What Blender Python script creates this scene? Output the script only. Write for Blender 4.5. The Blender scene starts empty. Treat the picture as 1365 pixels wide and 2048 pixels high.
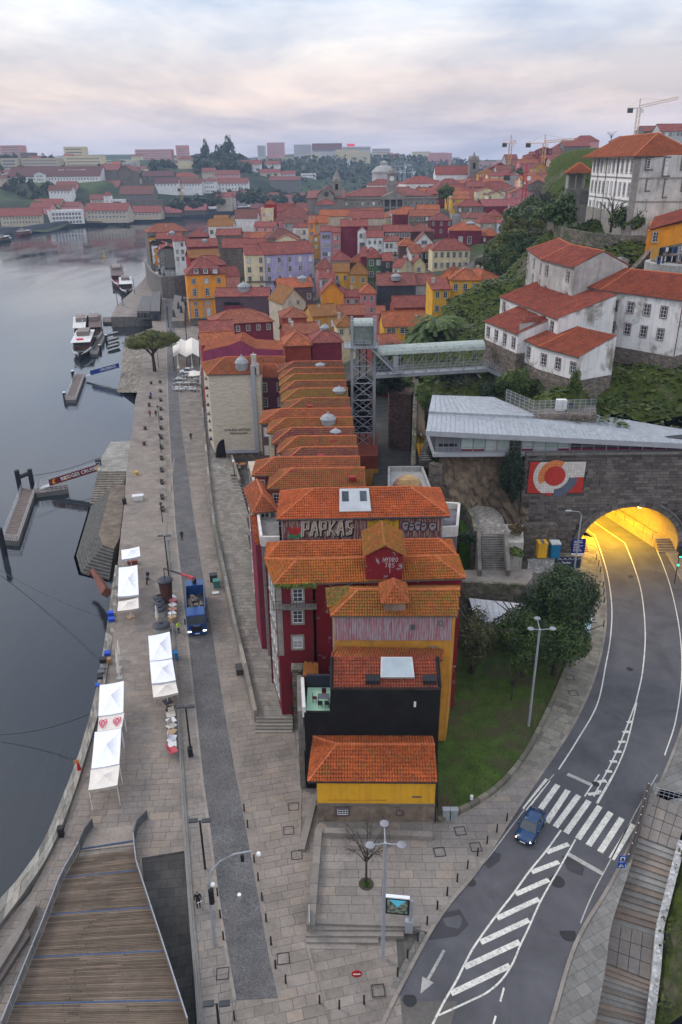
import bpy,math,random
import numpy as np
from math import cos,sin,atan2,pi
from mathutils import Vector as V,Matrix
random.seed(7)
SC=bpy.context.scene
COL=SC.collection
RR=random.Random;MR=Matrix.Rotation;ONW=bpy.data.objects.new;MT=bpy.data.materials.new;KST,KSF="structure","stuff";en,rn_,tu=enumerate,range,tuple;lsp=np.linspace
R=math.radians
rnd=random.random
def U(z):return V((0,0,z))
def uni(a,b):return a+(b-a)*random.random()
F,CX,CY,HC=1530.,682.5,1024.,55.
PIT=math.atan((1024-330)/F);ROLL=-0.009
c_,s_=cos(PIT),sin(PIT)
fw=V((0,c_,-s_));r0=V((1,0,0));u0=V((0,s_,c_))
rt=r0*cos(ROLL)+u0*sin(ROLL)
up=u0*cos(ROLL)-r0*sin(ROLL)
cam=bpy.data.cameras.new('camera');co=ONW('camera',cam);COL.objects.link(co)
co.matrix_world=Matrix(((rt.x,up.x,-fw.x,0),(rt.y,up.y,-fw.y,0),(rt.z,up.z,-fw.z,HC),(0,0,0,1)))
cam.sensor_fit='VERTICAL';cam.sensor_height=36.;cam.lens=F/2048*36.
cam.clip_start=.5;cam.clip_end=12000
SC.camera=co
SUN_EL,SUN_AZ=R(38),R(-60)
wd=bpy.data.worlds.new('World');SC.world=wd;wd.use_nodes=True
nt=wd.node_tree;nt.nodes.clear()
def wn(t,**k):
 n=nt.nodes.new(t)
 for a,b in k.items():setattr(n,a,b)
 return n
L=nt.links.new
out=wn('ShaderNodeOutputWorld')
sky=wn('ShaderNodeTexSky');sky.sky_type='NISHITA';sky.sun_disc=False
sky.sun_elevation=SUN_EL;sky.sun_rotation=SUN_AZ;sky.air_density=1.4;sky.dust_density=2.5
bg1=wn('ShaderNodeBackground');bg1.inputs[1].default_value=.1;L(sky.outputs[0],bg1.inputs[0])
tc=wn('ShaderNodeTexCoord');sx=wn('ShaderNodeSeparateXYZ');L(tc.outputs['Generated'],sx.inputs[0])
def wm(op,a,b=None,cl=0):
 n=wn('ShaderNodeMath',operation=op,use_clamp=cl)
 for i,x in en((a,b)):
  if x is None:continue
  if isinstance(x,(int,float)):n.inputs[i].default_value=x
  else:L(x,n.inputs[i])
 return n.outputs[0]
zz=wm('MAXIMUM',sx.outputs[2],0.0)
den=wm('ADD',zz,.085)
cx=wn('ShaderNodeCombineXYZ');L(wm('DIVIDE',sx.outputs[0],den),cx.inputs[0]);L(wm('DIVIDE',sx.outputs[1],den),cx.inputs[1])
def wnoise(sc,det,rough,dist=0.,stretch=(1,1,1)):
 m=wn('ShaderNodeMapping');m.inputs[3].default_value=stretch;L(cx.outputs[0],m.inputs[0])
 n=wn('ShaderNodeTexNoise');n.inputs['Scale'].default_value=sc;n.inputs['Detail'].default_value=det
 n.inputs['Roughness'].default_value=rough;n.inputs['Distortion'].default_value=dist
 L(m.outputs[0],n.inputs['Vector']);return n.outputs[0]
def wramp(fac,stops):
 r_=wn('ShaderNodeValToRGB');e=r_.color_ramp.elements
 while len(e)<len(stops):e.new(.5)
 for q,(p,cl)in zip(e,stops):q.position=p;q.color=(*cl,1)
 L(fac,r_.inputs[0]);return r_.outputs[0]
base=wramp(wm('MULTIPLY',zz,3.),[(0.,(.50,.52,.66)),(.06,(.56,.56,.68)),(.16,(.70,.63,.68)),(.27,(.86,.73,.70)),(.36,(.66,.68,.77)),(.5,(.62,.70,.84)),(.8,(.95,1.04,1.22)),(1.,(1.0,1.1,1.3))])
lit=wramp(wm('MULTIPLY',zz,3.),[(0.,(.56,.58,.70)),(.08,(.64,.60,.69)),(.2,(.92,.76,.70)),(.33,(.92,.84,.81)),(.5,(.93,.95,.99)),(.8,(1.25,1.28,1.34)),(1.,(1.35,1.38,1.44))])
fac=wramp(wnoise(.75,10.,.58,.35,(1,.8,1)),[(.40,(0,0,0)),(.60,(1,1,1))])
mix=wn('ShaderNodeMixRGB');L(fac,mix.inputs[0]);L(base,mix.inputs[1]);L(lit,mix.inputs[2])
dk=wramp(wnoise(.5,8.,.6,.2,(1,.6,1)),[(.40,(.68,.72,.80)),(.58,(1,1,1))])
mul=wn('ShaderNodeMixRGB',blend_type='MULTIPLY');mul.inputs[0].default_value=1;L(mix.outputs[0],mul.inputs[1]);L(dk,mul.inputs[2])
bg2=wn('ShaderNodeBackground');bg2.inputs[1].default_value=1.0;L(mul.outputs[0],bg2.inputs[0])
ms=wn('ShaderNodeMixShader');ms.inputs[0].default_value=.88
L(bg1.outputs[0],ms.inputs[1]);L(bg2.outputs[0],ms.inputs[2]);L(ms.outputs[0],out.inputs[0])
sl=bpy.data.lights.new('sun','SUN');sl.energy=.95;sl.angle=R(12);sl.color=(1,.93,.86)
so=ONW('sun',sl);COL.objects.link(so)
so.rotation_euler=V((cos(SUN_EL)*sin(SUN_AZ),cos(SUN_EL)*cos(SUN_AZ),sin(SUN_EL))).to_track_quat('Z','Y').to_euler()
vs=SC.view_settings;vs.view_transform='Standard';vs.look='None';vs.exposure=.32;vs.gamma=1.;vs.use_curve_mapping=False
SC.render.engine='CYCLES'
cy=SC.cycles;cy.use_denoising=True;cy.max_bounces=6;cy.diffuse_bounces=3;cy.glossy_bounces=2;cy.transmission_bounces=3;cy.volume_bounces=0;cy.transparent_max_bounces=6
try:cy.denoiser='OPENIMAGEDENOISE'
except Exception:pass
def ray(u,v):return fw+rt*((u-CX)/F)+up*((CY-v)/F)
def Pz(u,v,z=0.):
 d=ray(u,v);t=(z-HC)/d.z;return V((d.x*t,d.y*t,z))
def PD(u,v,D):
 d=ray(u,v);t=D/d.y;return V((d.x*t,D,HC+d.z*t))
def ss(a,b,x):
 t=min(1.,max(0.,(x-a)/(b-a)));return t*t*(3-2*t)
def HF(x,y):return .64*ss(35,43,y)*ss(-1.5,4.5,x)
def G(u,v,off=0.):
 z=0.
 for _ in rn_(8):
  p=Pz(u,v,z+off);z=HF(p.x,p.y)
 return V((p.x,p.y,z+off))
WL={}
def link(o,pa=None):
 COL.objects.link(o)
 if pa is not None:o.parent=pa
 return o
def tag(o,label=None,cat=None,group=None,kind=None):
 if label:o['label']=label
 if cat:o['category']=cat
 if group:o['group']=group
 if kind:o['kind']=kind
 return o
def root(name,loc,label,cat,group=None,rz=0.):
 o=ONW(name,None);o.empty_display_size=.2
 link(o);o.location=loc;o.rotation_euler=(0,0,rz);WL[o]=V(loc)
 return tag(o,label,cat,group)
def wloc(p):
 return WL.get(p,U(0))if p is not None else U(0)
def auto_uv(me):
 n=len(me.loops)
 if not n:return
 vi=np.empty(n,np.int32);me.loops.foreach_get('vertex_index',vi)
 cov=np.empty(len(me.vertices)*3,np.float32);me.vertices.foreach_get('co',cov);cov=cov.reshape(-1,3)
 npol=len(me.polygons);nor=np.empty(npol*3,np.float32);me.polygons.foreach_get('normal',nor);nor=nor.reshape(-1,3)
 lt=np.empty(npol,np.int32);me.polygons.foreach_get('loop_total',lt)
 pn=np.repeat(nor,lt,axis=0)
 t=np.stack([-pn[:,1],pn[:,0],np.zeros(n)],1);ln=np.linalg.norm(t,axis=1)
 bad=ln<.02;t[bad]=(1,0,0);ln[bad]=1;t/=ln[:,None]
 b=np.cross(pn,t);p=cov[vi]
 uv=np.stack([(p*t).sum(1),(p*b).sum(1)],1).astype(np.float32)
 l=me.uv_layers.new(name='UVMap');l.data.foreach_set('uv',uv.ravel())
class MB:
 def __init__(s):s.v=[];s.f=[];s.m=[]
 def add(s,vs,fs,m=0):
  b=len(s.v);s.v+=[tu(x)for x in vs]
  for f in fs:s.f.append(tu(b+i for i in f));s.m.append(m)
  return s
 def poly(s,pts,m=0):return s.add(pts,[rn_(len(pts))],m)
 def hexa(s,p,m=0):return s.add(p,[(0,3,2,1),(4,5,6,7),(0,1,5,4),(1,2,6,5),(2,3,7,6),(3,0,4,7)],m)
 def box(s,c,d,yaw=0.,m=0,tilt=0.):
  x,y,z=d[0]/2,d[1]/2,d[2]/2;cc,sn=cos(yaw),sin(yaw);ct,st=cos(tilt),sin(tilt)
  P=[]
  for k in(-z,z):
   for i,j in((-x,-y),(x,-y),(x,y),(-x,y)):
    j2,k2=j*ct-k*st,j*st+k*ct
    P.append((c[0]+i*cc-j2*sn,c[1]+i*sn+j2*cc,c[2]+k2))
  return s.hexa(P,m)
 def prism(s,pts,z0,z1,m=0,mt=None):
  n=len(pts);a=z0 if isinstance(z0,(list,tuple))else[z0]*n;b=z1 if isinstance(z1,(list,tuple))else[z1]*n
  ar=sum(pts[i][0]*pts[(i+1)%n][1]-pts[(i+1)%n][0]*pts[i][1]for i in rn_(n))
  if ar<0:pts=list(pts)[::-1];a=a[::-1];b=b[::-1]
  vs=[(p[0],p[1],q)for p,q in zip(pts,a)]+[(p[0],p[1],q)for p,q in zip(pts,b)]
  s.add(vs,[(i,(i+1)%n,n+(i+1)%n,n+i)for i in rn_(n)],m)
  s.add(vs,[tu(rn_(n,2*n))],m if mt is None else mt)
  return s
 def wall(s,pts,z0,z1,th,m=0):
  n=len(pts);a=z0 if isinstance(z0,(list,tuple))else[z0]*n;b=z1 if isinstance(z1,(list,tuple))else[z1]*n
  Lf,Rg=offset(pts,th/2),offset(pts,-th/2)
  vs=[]
  for i in rn_(n):vs+=[(*Lf[i],a[i]),(*Rg[i],a[i]),(*Rg[i],b[i]),(*Lf[i],b[i])]
  fs=[]
  for i in rn_(n-1):
   p,q=4*i,4*i+4
   fs+=[(p+1,q+1,q+2,p+2),(q,p,p+3,q+3),(p+2,q+2,q+3,p+3)]
  fs+=[(0,1,2,3),tu(4*n-4+k for k in(1,0,3,2))]
  return s.add(vs,fs,m)
 def tube(s,path,r,n=6,m=0,cap=1):
  path=[V(p)for p in path];k=len(path);rr=r if isinstance(r,(list,tuple))else[r]*k
  vs=[];ref=None
  for i,p in en(path):
   d=(path[min(i+1,k-1)]-path[max(i-1,0)]).normalized()
   if ref is None or abs(d.dot(ref))>.95:ref=U(1)if abs(d.z)<.9 else V((1,0,0))
   a=d.cross(ref).normalized();b=d.cross(a)
   vs+=[p+(a*cos(6.2832*j/n)+b*sin(6.2832*j/n))*rr[i]for j in rn_(n)]
  fs=[(i*n+j,i*n+(j+1)%n,(i+1)*n+(j+1)%n,(i+1)*n+j)for i in rn_(k-1)for j in rn_(n)]
  if cap:fs+=[tu(rn_(n))[::-1],tu(rn_((k-1)*n,k*n))]
  return s.add(vs,fs,m)
 def lathe(s,c,prof,n=12,m=0,sx=1.,sy=1.,cap=1):
  vs=[(c[0]+r*sx*cos(6.2832*j/n),c[1]+r*sy*sin(6.2832*j/n),c[2]+z)for r,z in prof for j in rn_(n)]
  k=len(prof)
  fs=[(i*n+j,i*n+(j+1)%n,(i+1)*n+(j+1)%n,(i+1)*n+j)for i in rn_(k-1)for j in rn_(n)]
  if cap:fs+=[tu(rn_(n))[::-1],tu(rn_((k-1)*n,k*n))]
  return s.add(vs,fs,m)
 def mesh(s,name,mats,off=U(0),smooth=0):
  me=bpy.data.meshes.new(name);me.from_pydata([(x-off.x,y-off.y,z-off.z)for x,y,z in s.v],[],s.f)
  for mm in(mats if isinstance(mats,(list,tuple))else[mats]):me.materials.append(mm)
  if any(s.m):me.polygons.foreach_set('material_index',s.m)
  if smooth:me.polygons.foreach_set('use_smooth',[True]*len(me.polygons))
  me.update();auto_uv(me);return me
 def B(s,name,mats,pa=None,wd_=1,smooth=0,kind=None,label=None,cat=None,group=None,loc=None,rz=0.,base=None):
  off=wloc(pa)if(wd_ and pa is not None)else U(0)
  if base is not None:off=V(base)
  o=ONW(name,s.mesh(name,mats,off,smooth));link(o,pa)
  if base is not None:o.location=base
  WL[o]=wloc(pa)if wd_ and pa is not None else U(0)
  if base is not None:WL[o]=V(base)
  if loc is not None:o.location=loc
  if rz:o.rotation_euler=(0,0,rz)
  return tag(o,label,cat,group,kind)
def offset(pts,d):
 res=[];n=len(pts)
 for i in rn_(n):
  a=V(pts[max(i-1,0)][:2]);b=V(pts[min(i+1,n-1)][:2]);t=(b-a).normalized()
  res.append((pts[i][0]-t.y*d,pts[i][1]+t.x*d))
 return res
def put(name,me,pa=None,loc=(0,0,0),rz=0.,**k):
 o=ONW(name,me);link(o,pa);o.location=loc;o.rotation_euler=(0,0,rz)
 return tag(o,**k)
def dup(o,loc=None,rz=None,label=None,pa=None):
 c=o.copy();COL.objects.link(c);c.parent=pa if pa is not None else o.parent
 if loc is not None:c.location=loc;WL[c]=V(loc)
 if rz is not None:c.rotation_euler=(0,0,rz)
 if label:c['label']=label
 for ch in o.children:dup(ch,pa=c)
 return c
def lerp(a,b,t):return a+(b-a)*t
def rsm(pts,n):
 pts=[V(p)for p in pts];d=[0.]
 for a,b in zip(pts,pts[1:]):d.append(d[-1]+(b-a).length)
 res=[]
 for i in rn_(n):
  t=d[-1]*i/(n-1);j=0
  while j<len(pts)-2 and d[j+1]<t:j+=1
  res.append(pts[j].lerp(pts[j+1],(t-d[j])/max(1e-6,d[j+1]-d[j])))
 return res
def smp(pts,n):
 P=[V(p)for p in pts];P=[P[0]*2-P[1]]+P+[P[-1]*2-P[-2]];q=[]
 for i in rn_(1,len(P)-2):
  for k in rn_(10):
   t=k/10;a,b,c,d=P[i-1:i+3]
   q.append(.5*((2*b)+(c-a)*t+(2*a-5*b+4*c-d)*t*t+(3*b-a-3*c+d)*t**3))
 q.append(P[-2]);return rsm(q,n)
MC={}
class NT:
 def __init__(s,name):
  s.mat=MT(name);s.mat.use_nodes=True;s.t=s.mat.node_tree;s.t.nodes.clear()
  s.out=s.n('ShaderNodeOutputMaterial');s.b=s.n('ShaderNodeBsdfPrincipled');s.l(s.b.outputs[0],s.out.inputs[0]);s.geo=None
 def n(s,t,**k):
  x=s.t.nodes.new(t)
  for a,b in k.items():setattr(x,a,b)
  return x
 def l(s,a,b):s.t.links.new(a,b)
 def i(s,node,key,val):
  if hasattr(val,'is_linked')or val.__class__.__name__.startswith('NodeSocket'):s.l(val,node.inputs[key])
  elif isinstance(val,(tuple,list))and len(val)==3 and node.inputs[key].type=='RGBA':node.inputs[key].default_value=(*val,1)
  else:node.inputs[key].default_value=val
 def g(s):
  if s.geo is None:s.geo=s.n('ShaderNodeNewGeometry')
  return s.geo
 def pos(s):return s.g().outputs['Position']
 def uv(s):return s.n('ShaderNodeTexCoord').outputs['UV']
 def map(s,vec,sc=(1,1,1),loc=(0,0,0),rot=(0,0,0)):
  m=s.n('ShaderNodeMapping');s.l(vec,m.inputs[0]);m.inputs[1].default_value=loc;m.inputs[2].default_value=rot;m.inputs[3].default_value=sc;return m.outputs[0]
 def noise(s,vec,sc,det=4.,rough=.55,dist=0.):
  x=s.n('ShaderNodeTexNoise');s.l(vec,x.inputs['Vector']);x.inputs['Scale'].default_value=sc;x.inputs['Detail'].default_value=det
  x.inputs['Roughness'].default_value=rough;x.inputs['Distortion'].default_value=dist;return x.outputs[0]
 def vor(s,vec,sc,feat='F1',outp='Distance'):
  x=s.n('ShaderNodeTexVoronoi',feature=feat);s.l(vec,x.inputs['Vector']);x.inputs['Scale'].default_value=sc;return x.outputs[outp]
 def math(s,op,a,b=0.,cl=0):
  x=s.n('ShaderNodeMath',operation=op,use_clamp=cl);s.i(x,0,a);s.i(x,1,b);return x.outputs[0]
 def rng(s,v,a,b,c=0.,d=1.):
  x=s.n('ShaderNodeMapRange');s.i(x,0,v);[s.i(x,k+1,q)for k,q in en((a,b,c,d))];return x.outputs[0]
 def brick(s,vec,w,h,ms,*cols,off=.5):
  x=s.n('ShaderNodeTexBrick');x.offset=off;s.l(vec,x.inputs['Vector'])
  for k,q in zip(('Color1','Color2','Mortar','Scale','Mortar Size','Brick Width','Row Height'),cols+(1,ms,w,h)):s.i(x,k,q)
  return x
 def mix(s,f,a,b,bt='MIX'):
  x=s.n('ShaderNodeMixRGB',blend_type=bt);s.i(x,0,f);s.i(x,1,a);s.i(x,2,b);return x.outputs[0]
 def gray(s,v,col):
  x=s.n('ShaderNodeMixRGB',blend_type='MULTIPLY');x.inputs[0].default_value=1;s.i(x,1,col);s.i(x,2,v);return x.outputs[0]
 def bump(s,h,st=.3,dist=.05,prev=None):
  x=s.n('ShaderNodeBump');x.inputs['Strength'].default_value=st;x.inputs['Distance'].default_value=dist;s.l(h,x.inputs['Height'])
  if prev is not None:s.l(prev,x.inputs['Normal'])
  return x.outputs[0]
 def done(s,col=None,rough=.85,nor=None,metal=0.,spec=.25,**k):
  if col is not None:s.i(s.b,'Base Color',col)
  s.i(s.b,'Roughness',rough);s.b.inputs['Metallic'].default_value=metal;s.b.inputs['Specular IOR Level'].default_value=spec
  if nor is not None:s.l(nor,s.b.inputs['Normal'])
  for a,b in k.items():s.i(s.b,a.replace('_',' '),b)
  return s.mat
def cached(fn):
 def w(name,*a,**k):
  if name not in MC:MC[name]=fn(name,*a,**k)
  return MC[name]
 return w
@cached
def mat(name,col,rough=.85,var=.25,vs=.7,col2=None,lo=.52,hi=.66,s2=.5,streak=0.,bump=.15,bs=9.,metal=0.,spec=.25,grime=.0):
 t=NT(name);p=t.pos()
 n1=t.noise(p,vs,6.,.6)
 c=t.gray(t.rng(n1,.3,.7,1-var,1+var*.7),col)
 if col2:c=t.mix(t.rng(t.noise(p,s2,7.,.65,.4),lo,hi),c,col2)
 if streak:
  q=t.noise(t.map(p,(2.2,2.2,.16)),1.,5.,.6)
  c=t.mix(t.rng(q,.48,.75,0.,streak),c,(.035,.033,.028))
 if grime:c=t.mix(t.rng(t.noise(p,3.1,4.,.7),.55,.75,0,grime),c,(.04,.035,.03))
 nb=t.bump(t.noise(p,bs,3.,.6),bump,.04)if bump else None
 return t.done(c,rough,nb,metal,spec)
@cached
def roofm(name,col,moss=.3,mosscol=(.17,.125,.02),bump=.0,dark=.35):
 t=NT(name);u=t.uv();p=t.pos();k=1.08 if bump else .82;col=(col[0]*k,col[1]*k,col[2]*k*1.1)
 sx=t.n('ShaderNodeSeparateXYZ');t.l(u,sx.inputs[0])
 a=t.math('FLOOR',t.math('DIVIDE',sx.outputs[0],.25));b=t.math('FLOOR',t.math('DIVIDE',sx.outputs[1],.36))
 cb=t.n('ShaderNodeCombineXYZ');t.l(a,cb.inputs[0]);t.l(b,cb.inputs[1])
 wnz=t.n('ShaderNodeTexWhiteNoise',noise_dimensions='2D');t.l(cb.outputs[0],wnz.inputs[0])
 c=t.gray(t.rng(wnz.outputs[0],0,1,.6,1.25),col)
 c=t.mix(t.rng(t.noise(p,.5,7.,.7),.38,.66,0,.7),c,(col[0]*.42,col[1]*.5,col[2]*.7))
 c=t.mix(t.rng(t.noise(p,3.4,5.,.75),.5,.66,0,.62),c,(.05,.035,.022))
 c=t.mix(t.rng(t.noise(p,.9,5.,.6),.62,.8,0,.35),c,(.42,.26,.17))
 c=t.mix(t.rng(t.noise(p,1.6,6.,.7,.3),.62-.22*moss,.78-.1*moss,0,min(1,.35+moss)),c,mosscol)
 fv=t.math('FRACT',t.math('DIVIDE',sx.outputs[1],.36));fu=t.math('FRACT',t.math('DIVIDE',sx.outputs[0],.25))
 nor=None
 if bump:
  rows=t.math('MULTIPLY',t.math('SUBTRACT',1.,fv),.5);cols=t.math('MULTIPLY',t.math('SINE',t.math('MULTIPLY',fu,3.14159)),1.)
  nor=t.bump(t.math('ADD',rows,cols),bump,.09)
  c=t.mix(t.rng(fv,0,.16,dark,0),c,(.03,.012,.008));c=t.mix(t.rng(fu,0,.2,dark,0),c,(.04,.015,.01))
 return t.done(c,.82,nor,spec=.2)
@cached
def ashlar(name,c1,c2,w=.9,h=.42,mortar=(.05,.045,.04),stain=.4,bump=.5):
 t=NT(name);u=t.uv();p=t.pos()
 b=t.brick(u,w,h,.022,c1,c2,mortar)
 c=t.gray(t.rng(t.noise(p,2.5,6.,.65),.3,.7,.7,1.25),b.outputs[0])
 c=t.mix(t.rng(t.noise(t.map(p,(1.5,1.5,.3)),.7,6.,.65),.5,.72,0,stain),c,(.03,.028,.026))
 n1=t.bump(b.outputs['Fac'],-bump,.05);n1=t.bump(t.noise(p,7.,5.,.65),.3,.05,n1)
 return t.done(c,.9,n1,spec=.15)
@cached
def rubble(name,c1,c2,sc=1.9,moss=0.,bump=.7):
 t=NT(name);p=t.map(t.pos(),(1,1,1.5))
 w=t.n('ShaderNodeVectorMath',operation='ADD');t.l(p,w.inputs[0])
 nz=t.n('ShaderNodeTexNoise');t.l(p,nz.inputs['Vector']);nz.inputs['Scale'].default_value=1.2
 t.l(t.map(nz.outputs['Color'],(.5,.5,.5)),w.inputs[1]);q=w.outputs[0]
 e=t.vor(q,sc,'DISTANCE_TO_EDGE');cl=t.vor(q,sc,'F1','Color')
 hs=t.n('ShaderNodeSeparateXYZ');t.l(cl,hs.inputs[0])
 c=t.mix(hs.outputs[0],c1,c2);c=t.gray(t.rng(hs.outputs[1],0,1,.65,1.25),c)
 c=t.mix(t.rng(e,0,.06,.75,0),c,tu(x*.35 for x in c1))
 c=t.mix(t.rng(t.noise(t.pos(),.35,6.,.65),.45,.7,0,.5),c,(.05,.045,.038))
 if moss:c=t.mix(t.rng(t.noise(t.pos(),.45,7.,.7),.5,.62,0,moss),c,(.05,.075,.015))
 n1=t.bump(t.rng(e,0,.12),bump,.12);n1=t.bump(t.noise(t.pos(),6.,5.,.65),.35,.06,n1)
 return t.done(c,.92,n1,spec=.12)
@cached
def siding(name,col,col2=None,lo=.5,hi=.6,per=.2,st=.6,sstr=(1.5,1.5,.25)):
 t=NT(name);u=t.uv();p=t.pos()
 sx=t.n('ShaderNodeSeparateXYZ');t.l(u,sx.inputs[0])
 w=t.math('SINE',t.math('MULTIPLY',sx.outputs[0],6.2832/per))
 c=t.gray(t.rng(t.noise(p,.9,6.,.65),.3,.7,.75,1.2),col)
 if col2:c=t.mix(t.rng(t.noise(t.map(p,sstr),2.2,8.,.7),lo,hi),c,col2)
 c=t.gray(t.rng(w,-1,1,.78,1.08),c)
 return t.done(c,.7,t.bump(w,st,.04),spec=.3)
@cached
def slabm(name,col,var=.3,warm=(.36,.27,.19)):
 t=NT(name);p=t.pos();oi=t.n('ShaderNodeObjectInfo')
 r_=t.math('FRACT',t.math('ADD',t.math('MULTIPLY',oi.outputs['Random'],7.31),t.math('MULTIPLY',t.g().outputs['Random Per Island'],3.77)))
 c=t.gray(t.rng(r_,0,1,1-var,1+var),col)
 c=t.mix(t.rng(t.math('FRACT',t.math('MULTIPLY',r_,13.7)),.78,1.,0,.3),c,warm)
 c=t.gray(t.rng(t.noise(p,.33,7.,.62),.32,.66,.82,1.1),c)
 c=t.gray(t.rng(t.noise(p,3.3,6.,.68),.3,.7,.84,1.12),c)
 c=t.mix(t.rng(t.noise(p,.16,6.,.6,.5),.56,.72,0,.5),c,(.055,.048,.044))
 c=t.gray(t.rng(t.noise(p,42.,2.,.7),.3,.7,.86,1.13),c)
 return t.done(c,.86,t.bump(t.noise(p,22.,4.,.7),.3,.02),spec=.25)
@cached
def glassm(name,col=(.03,.035,.042),rough=.12):
 t=NT(name);p=t.pos();oi=t.n('ShaderNodeObjectInfo')
 c=t.gray(t.rng(oi.outputs['Random'],0,1,.5,1.9),col)
 c=t.gray(t.rng(t.noise(p,1.3,3.),.3,.7,.6,1.4),c)
 return t.done(c,rough,spec=.6)
@cached
def leafm(name,col,col2=None,var=.5):
 t=NT(name);p=t.pos();r_=t.g().outputs['Random Per Island']
 c=t.mix(r_,tu(x*(1-var)for x in col),tu(min(1,x*(1+var))for x in col))
 if col2:c=t.mix(t.rng(t.noise(p,.45,4.),.42,.62),c,col2)
 c=t.mix(t.rng(t.math('FRACT',t.math('MULTIPLY',r_,17.3)),.93,1.,0,.6),c,tu(x*1.9 for x in(col2 or col)))
 return t.done(c,.6,spec=.3)
@cached
def emit(name,col,st):
 t=NT(name);t.i(t.b,'Emission Color',col);t.b.inputs['Emission Strength'].default_value=st;return t.done(col,.5)
def grey(name,v,rough=.5,metal=0.,spec=.4):return mat(name,(v,v,v*1.03),rough,.15,1.5,bump=.03,metal=metal,spec=spec)
WST=mat('window_stone',(.34,.31,.27),.9,.2)
WDK=mat('dark_stone_trim',(.15,.13,.115),.9,.25)
SASH=mat('white_sash_paint',(.72,.72,.70),.6,.1)
GLASS=glassm('window_glass')
GLASSB=glassm('blind_glass',(.32,.33,.33),.3)
STEEL=mat('grey_painted_steel',(.30,.31,.33),.45,.12,bump=.02,spec=.5)
DARKM=mat('dark_painted_metal',(.035,.036,.04),.5,.2,bump=.03,spec=.4)
BKM=mat('black_metal',(.014,.014,.015),.55,.2,bump=.03,spec=.4)
WHP=mat('white_paint',(.72,.73,.72),.5,.08,bump=.03)
STONE=mat('granite_trim',(.27,.25,.225),.9,.3,1.1,streak=.35,bump=.3)
STD=mat('weathered_granite',(.17,.155,.14),.92,.35,.9,streak=.5,bump=.4)
RBL=rubble('rubble_stone',(.24,.20,.165),(.15,.125,.105))
RBM=rubble('mossy_rubble_stone',(.22,.19,.155),(.14,.12,.10),1.6,.8)
BARK=mat('bark',(.075,.06,.048),.95,.4,3.,bump=.6,bs=14)
CONC=mat('concrete',(.33,.325,.31),.9,.2,.8,streak=.3,bump=.15)
TERRA=roofm('terracotta',(.53,.125,.038),.25)
# == BUILDING KIT
_wm={}
def win_mesh(w,h,cols,rows,fr,trim,sash,glass,sill=1,door=0):
 key=(w,h,cols,rows,fr,trim.name,sash.name,glass.name,sill)
 if key in _wm:return _wm[key]
 b=MB();d=.09
 if fr:
  for x in(-w/2-fr/2,w/2+fr/2):b.box((x,-d/2,0),(fr,d,h+2*fr),m=0)
  b.box((0,-d/2,h/2+fr/2),(w,d,fr),m=0);b.box((0,-d/2-.03,-h/2-fr/2),(w+(.06 if sill else 0),d+.06,fr),m=0)
 s=max(.045,min(w,h)*.055)
 for x in(-w/2+s/2,w/2-s/2):b.box((x,-.03,0),(s,.06,h),m=1)
 for z in(-h/2+s/2,h/2-s/2):b.box((0,-.03,z),(w-2*s,.06,s),m=1)
 for i in rn_(1,cols):b.box((-w/2+w*i/cols,-.025,0),(s*.7,.045,h-2*s),m=1)
 for j in rn_(1,rows):b.box((0,-.022,-h/2+h*j/rows),(w-2*s,.04,s*.6),m=1)
 fm=b.mesh('window',[trim,sash])
 g=MB().poly([(-w/2+s,-.012,-h/2+s),(w/2-s,-.012,-h/2+s),(w/2-s,-.012,h/2-s),(-w/2+s,-.012,h/2-s)])
 gm=g.mesh('pane',[glass]);
 b.poly(g.v,2);one=b.mesh('window',[trim,sash,glass])
 _wm[key]=(fm,gm,one);return _wm[key]
def window(pa,P,yaw,w=.95,h=1.5,cols=2,rows=3,fr=.14,trim=None,sash=None,glass=None,near=0,name='window',**k):
 fm,gm,one=win_mesh(round(w,2),round(h,2),cols,rows,fr,trim or WST,sash or SASH,glass or(GLASS if rnd()>.3 else GLASSB))
 loc=V(P)-wloc(pa)
 if near:
  o=put(name,fm,pa,loc,yaw,**k);put('pane',gm,o)
 else:o=put(name,one,pa,loc,yaw,**k)
 return o
def wg(pa,A,B,z,cols,rows,w=.95,h=1.5,st=3.2,top=1.3,mar=.8,near=0,**k):
 A,B=V((A[0],A[1],0)),V((B[0],B[1],0));d=B-A;Ln=d.length;d/=Ln;yaw=atan2(d.y,d.x)
 for i in rn_(cols):
  s=Ln/2 if cols==1 else mar+w/2+(Ln-2*mar-w)*i/(cols-1)
  for j in rn_(rows):
   p=A+d*s;window(pa,(p.x,p.y,z-top-st*j),yaw,w,h,near=near,**k)
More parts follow.
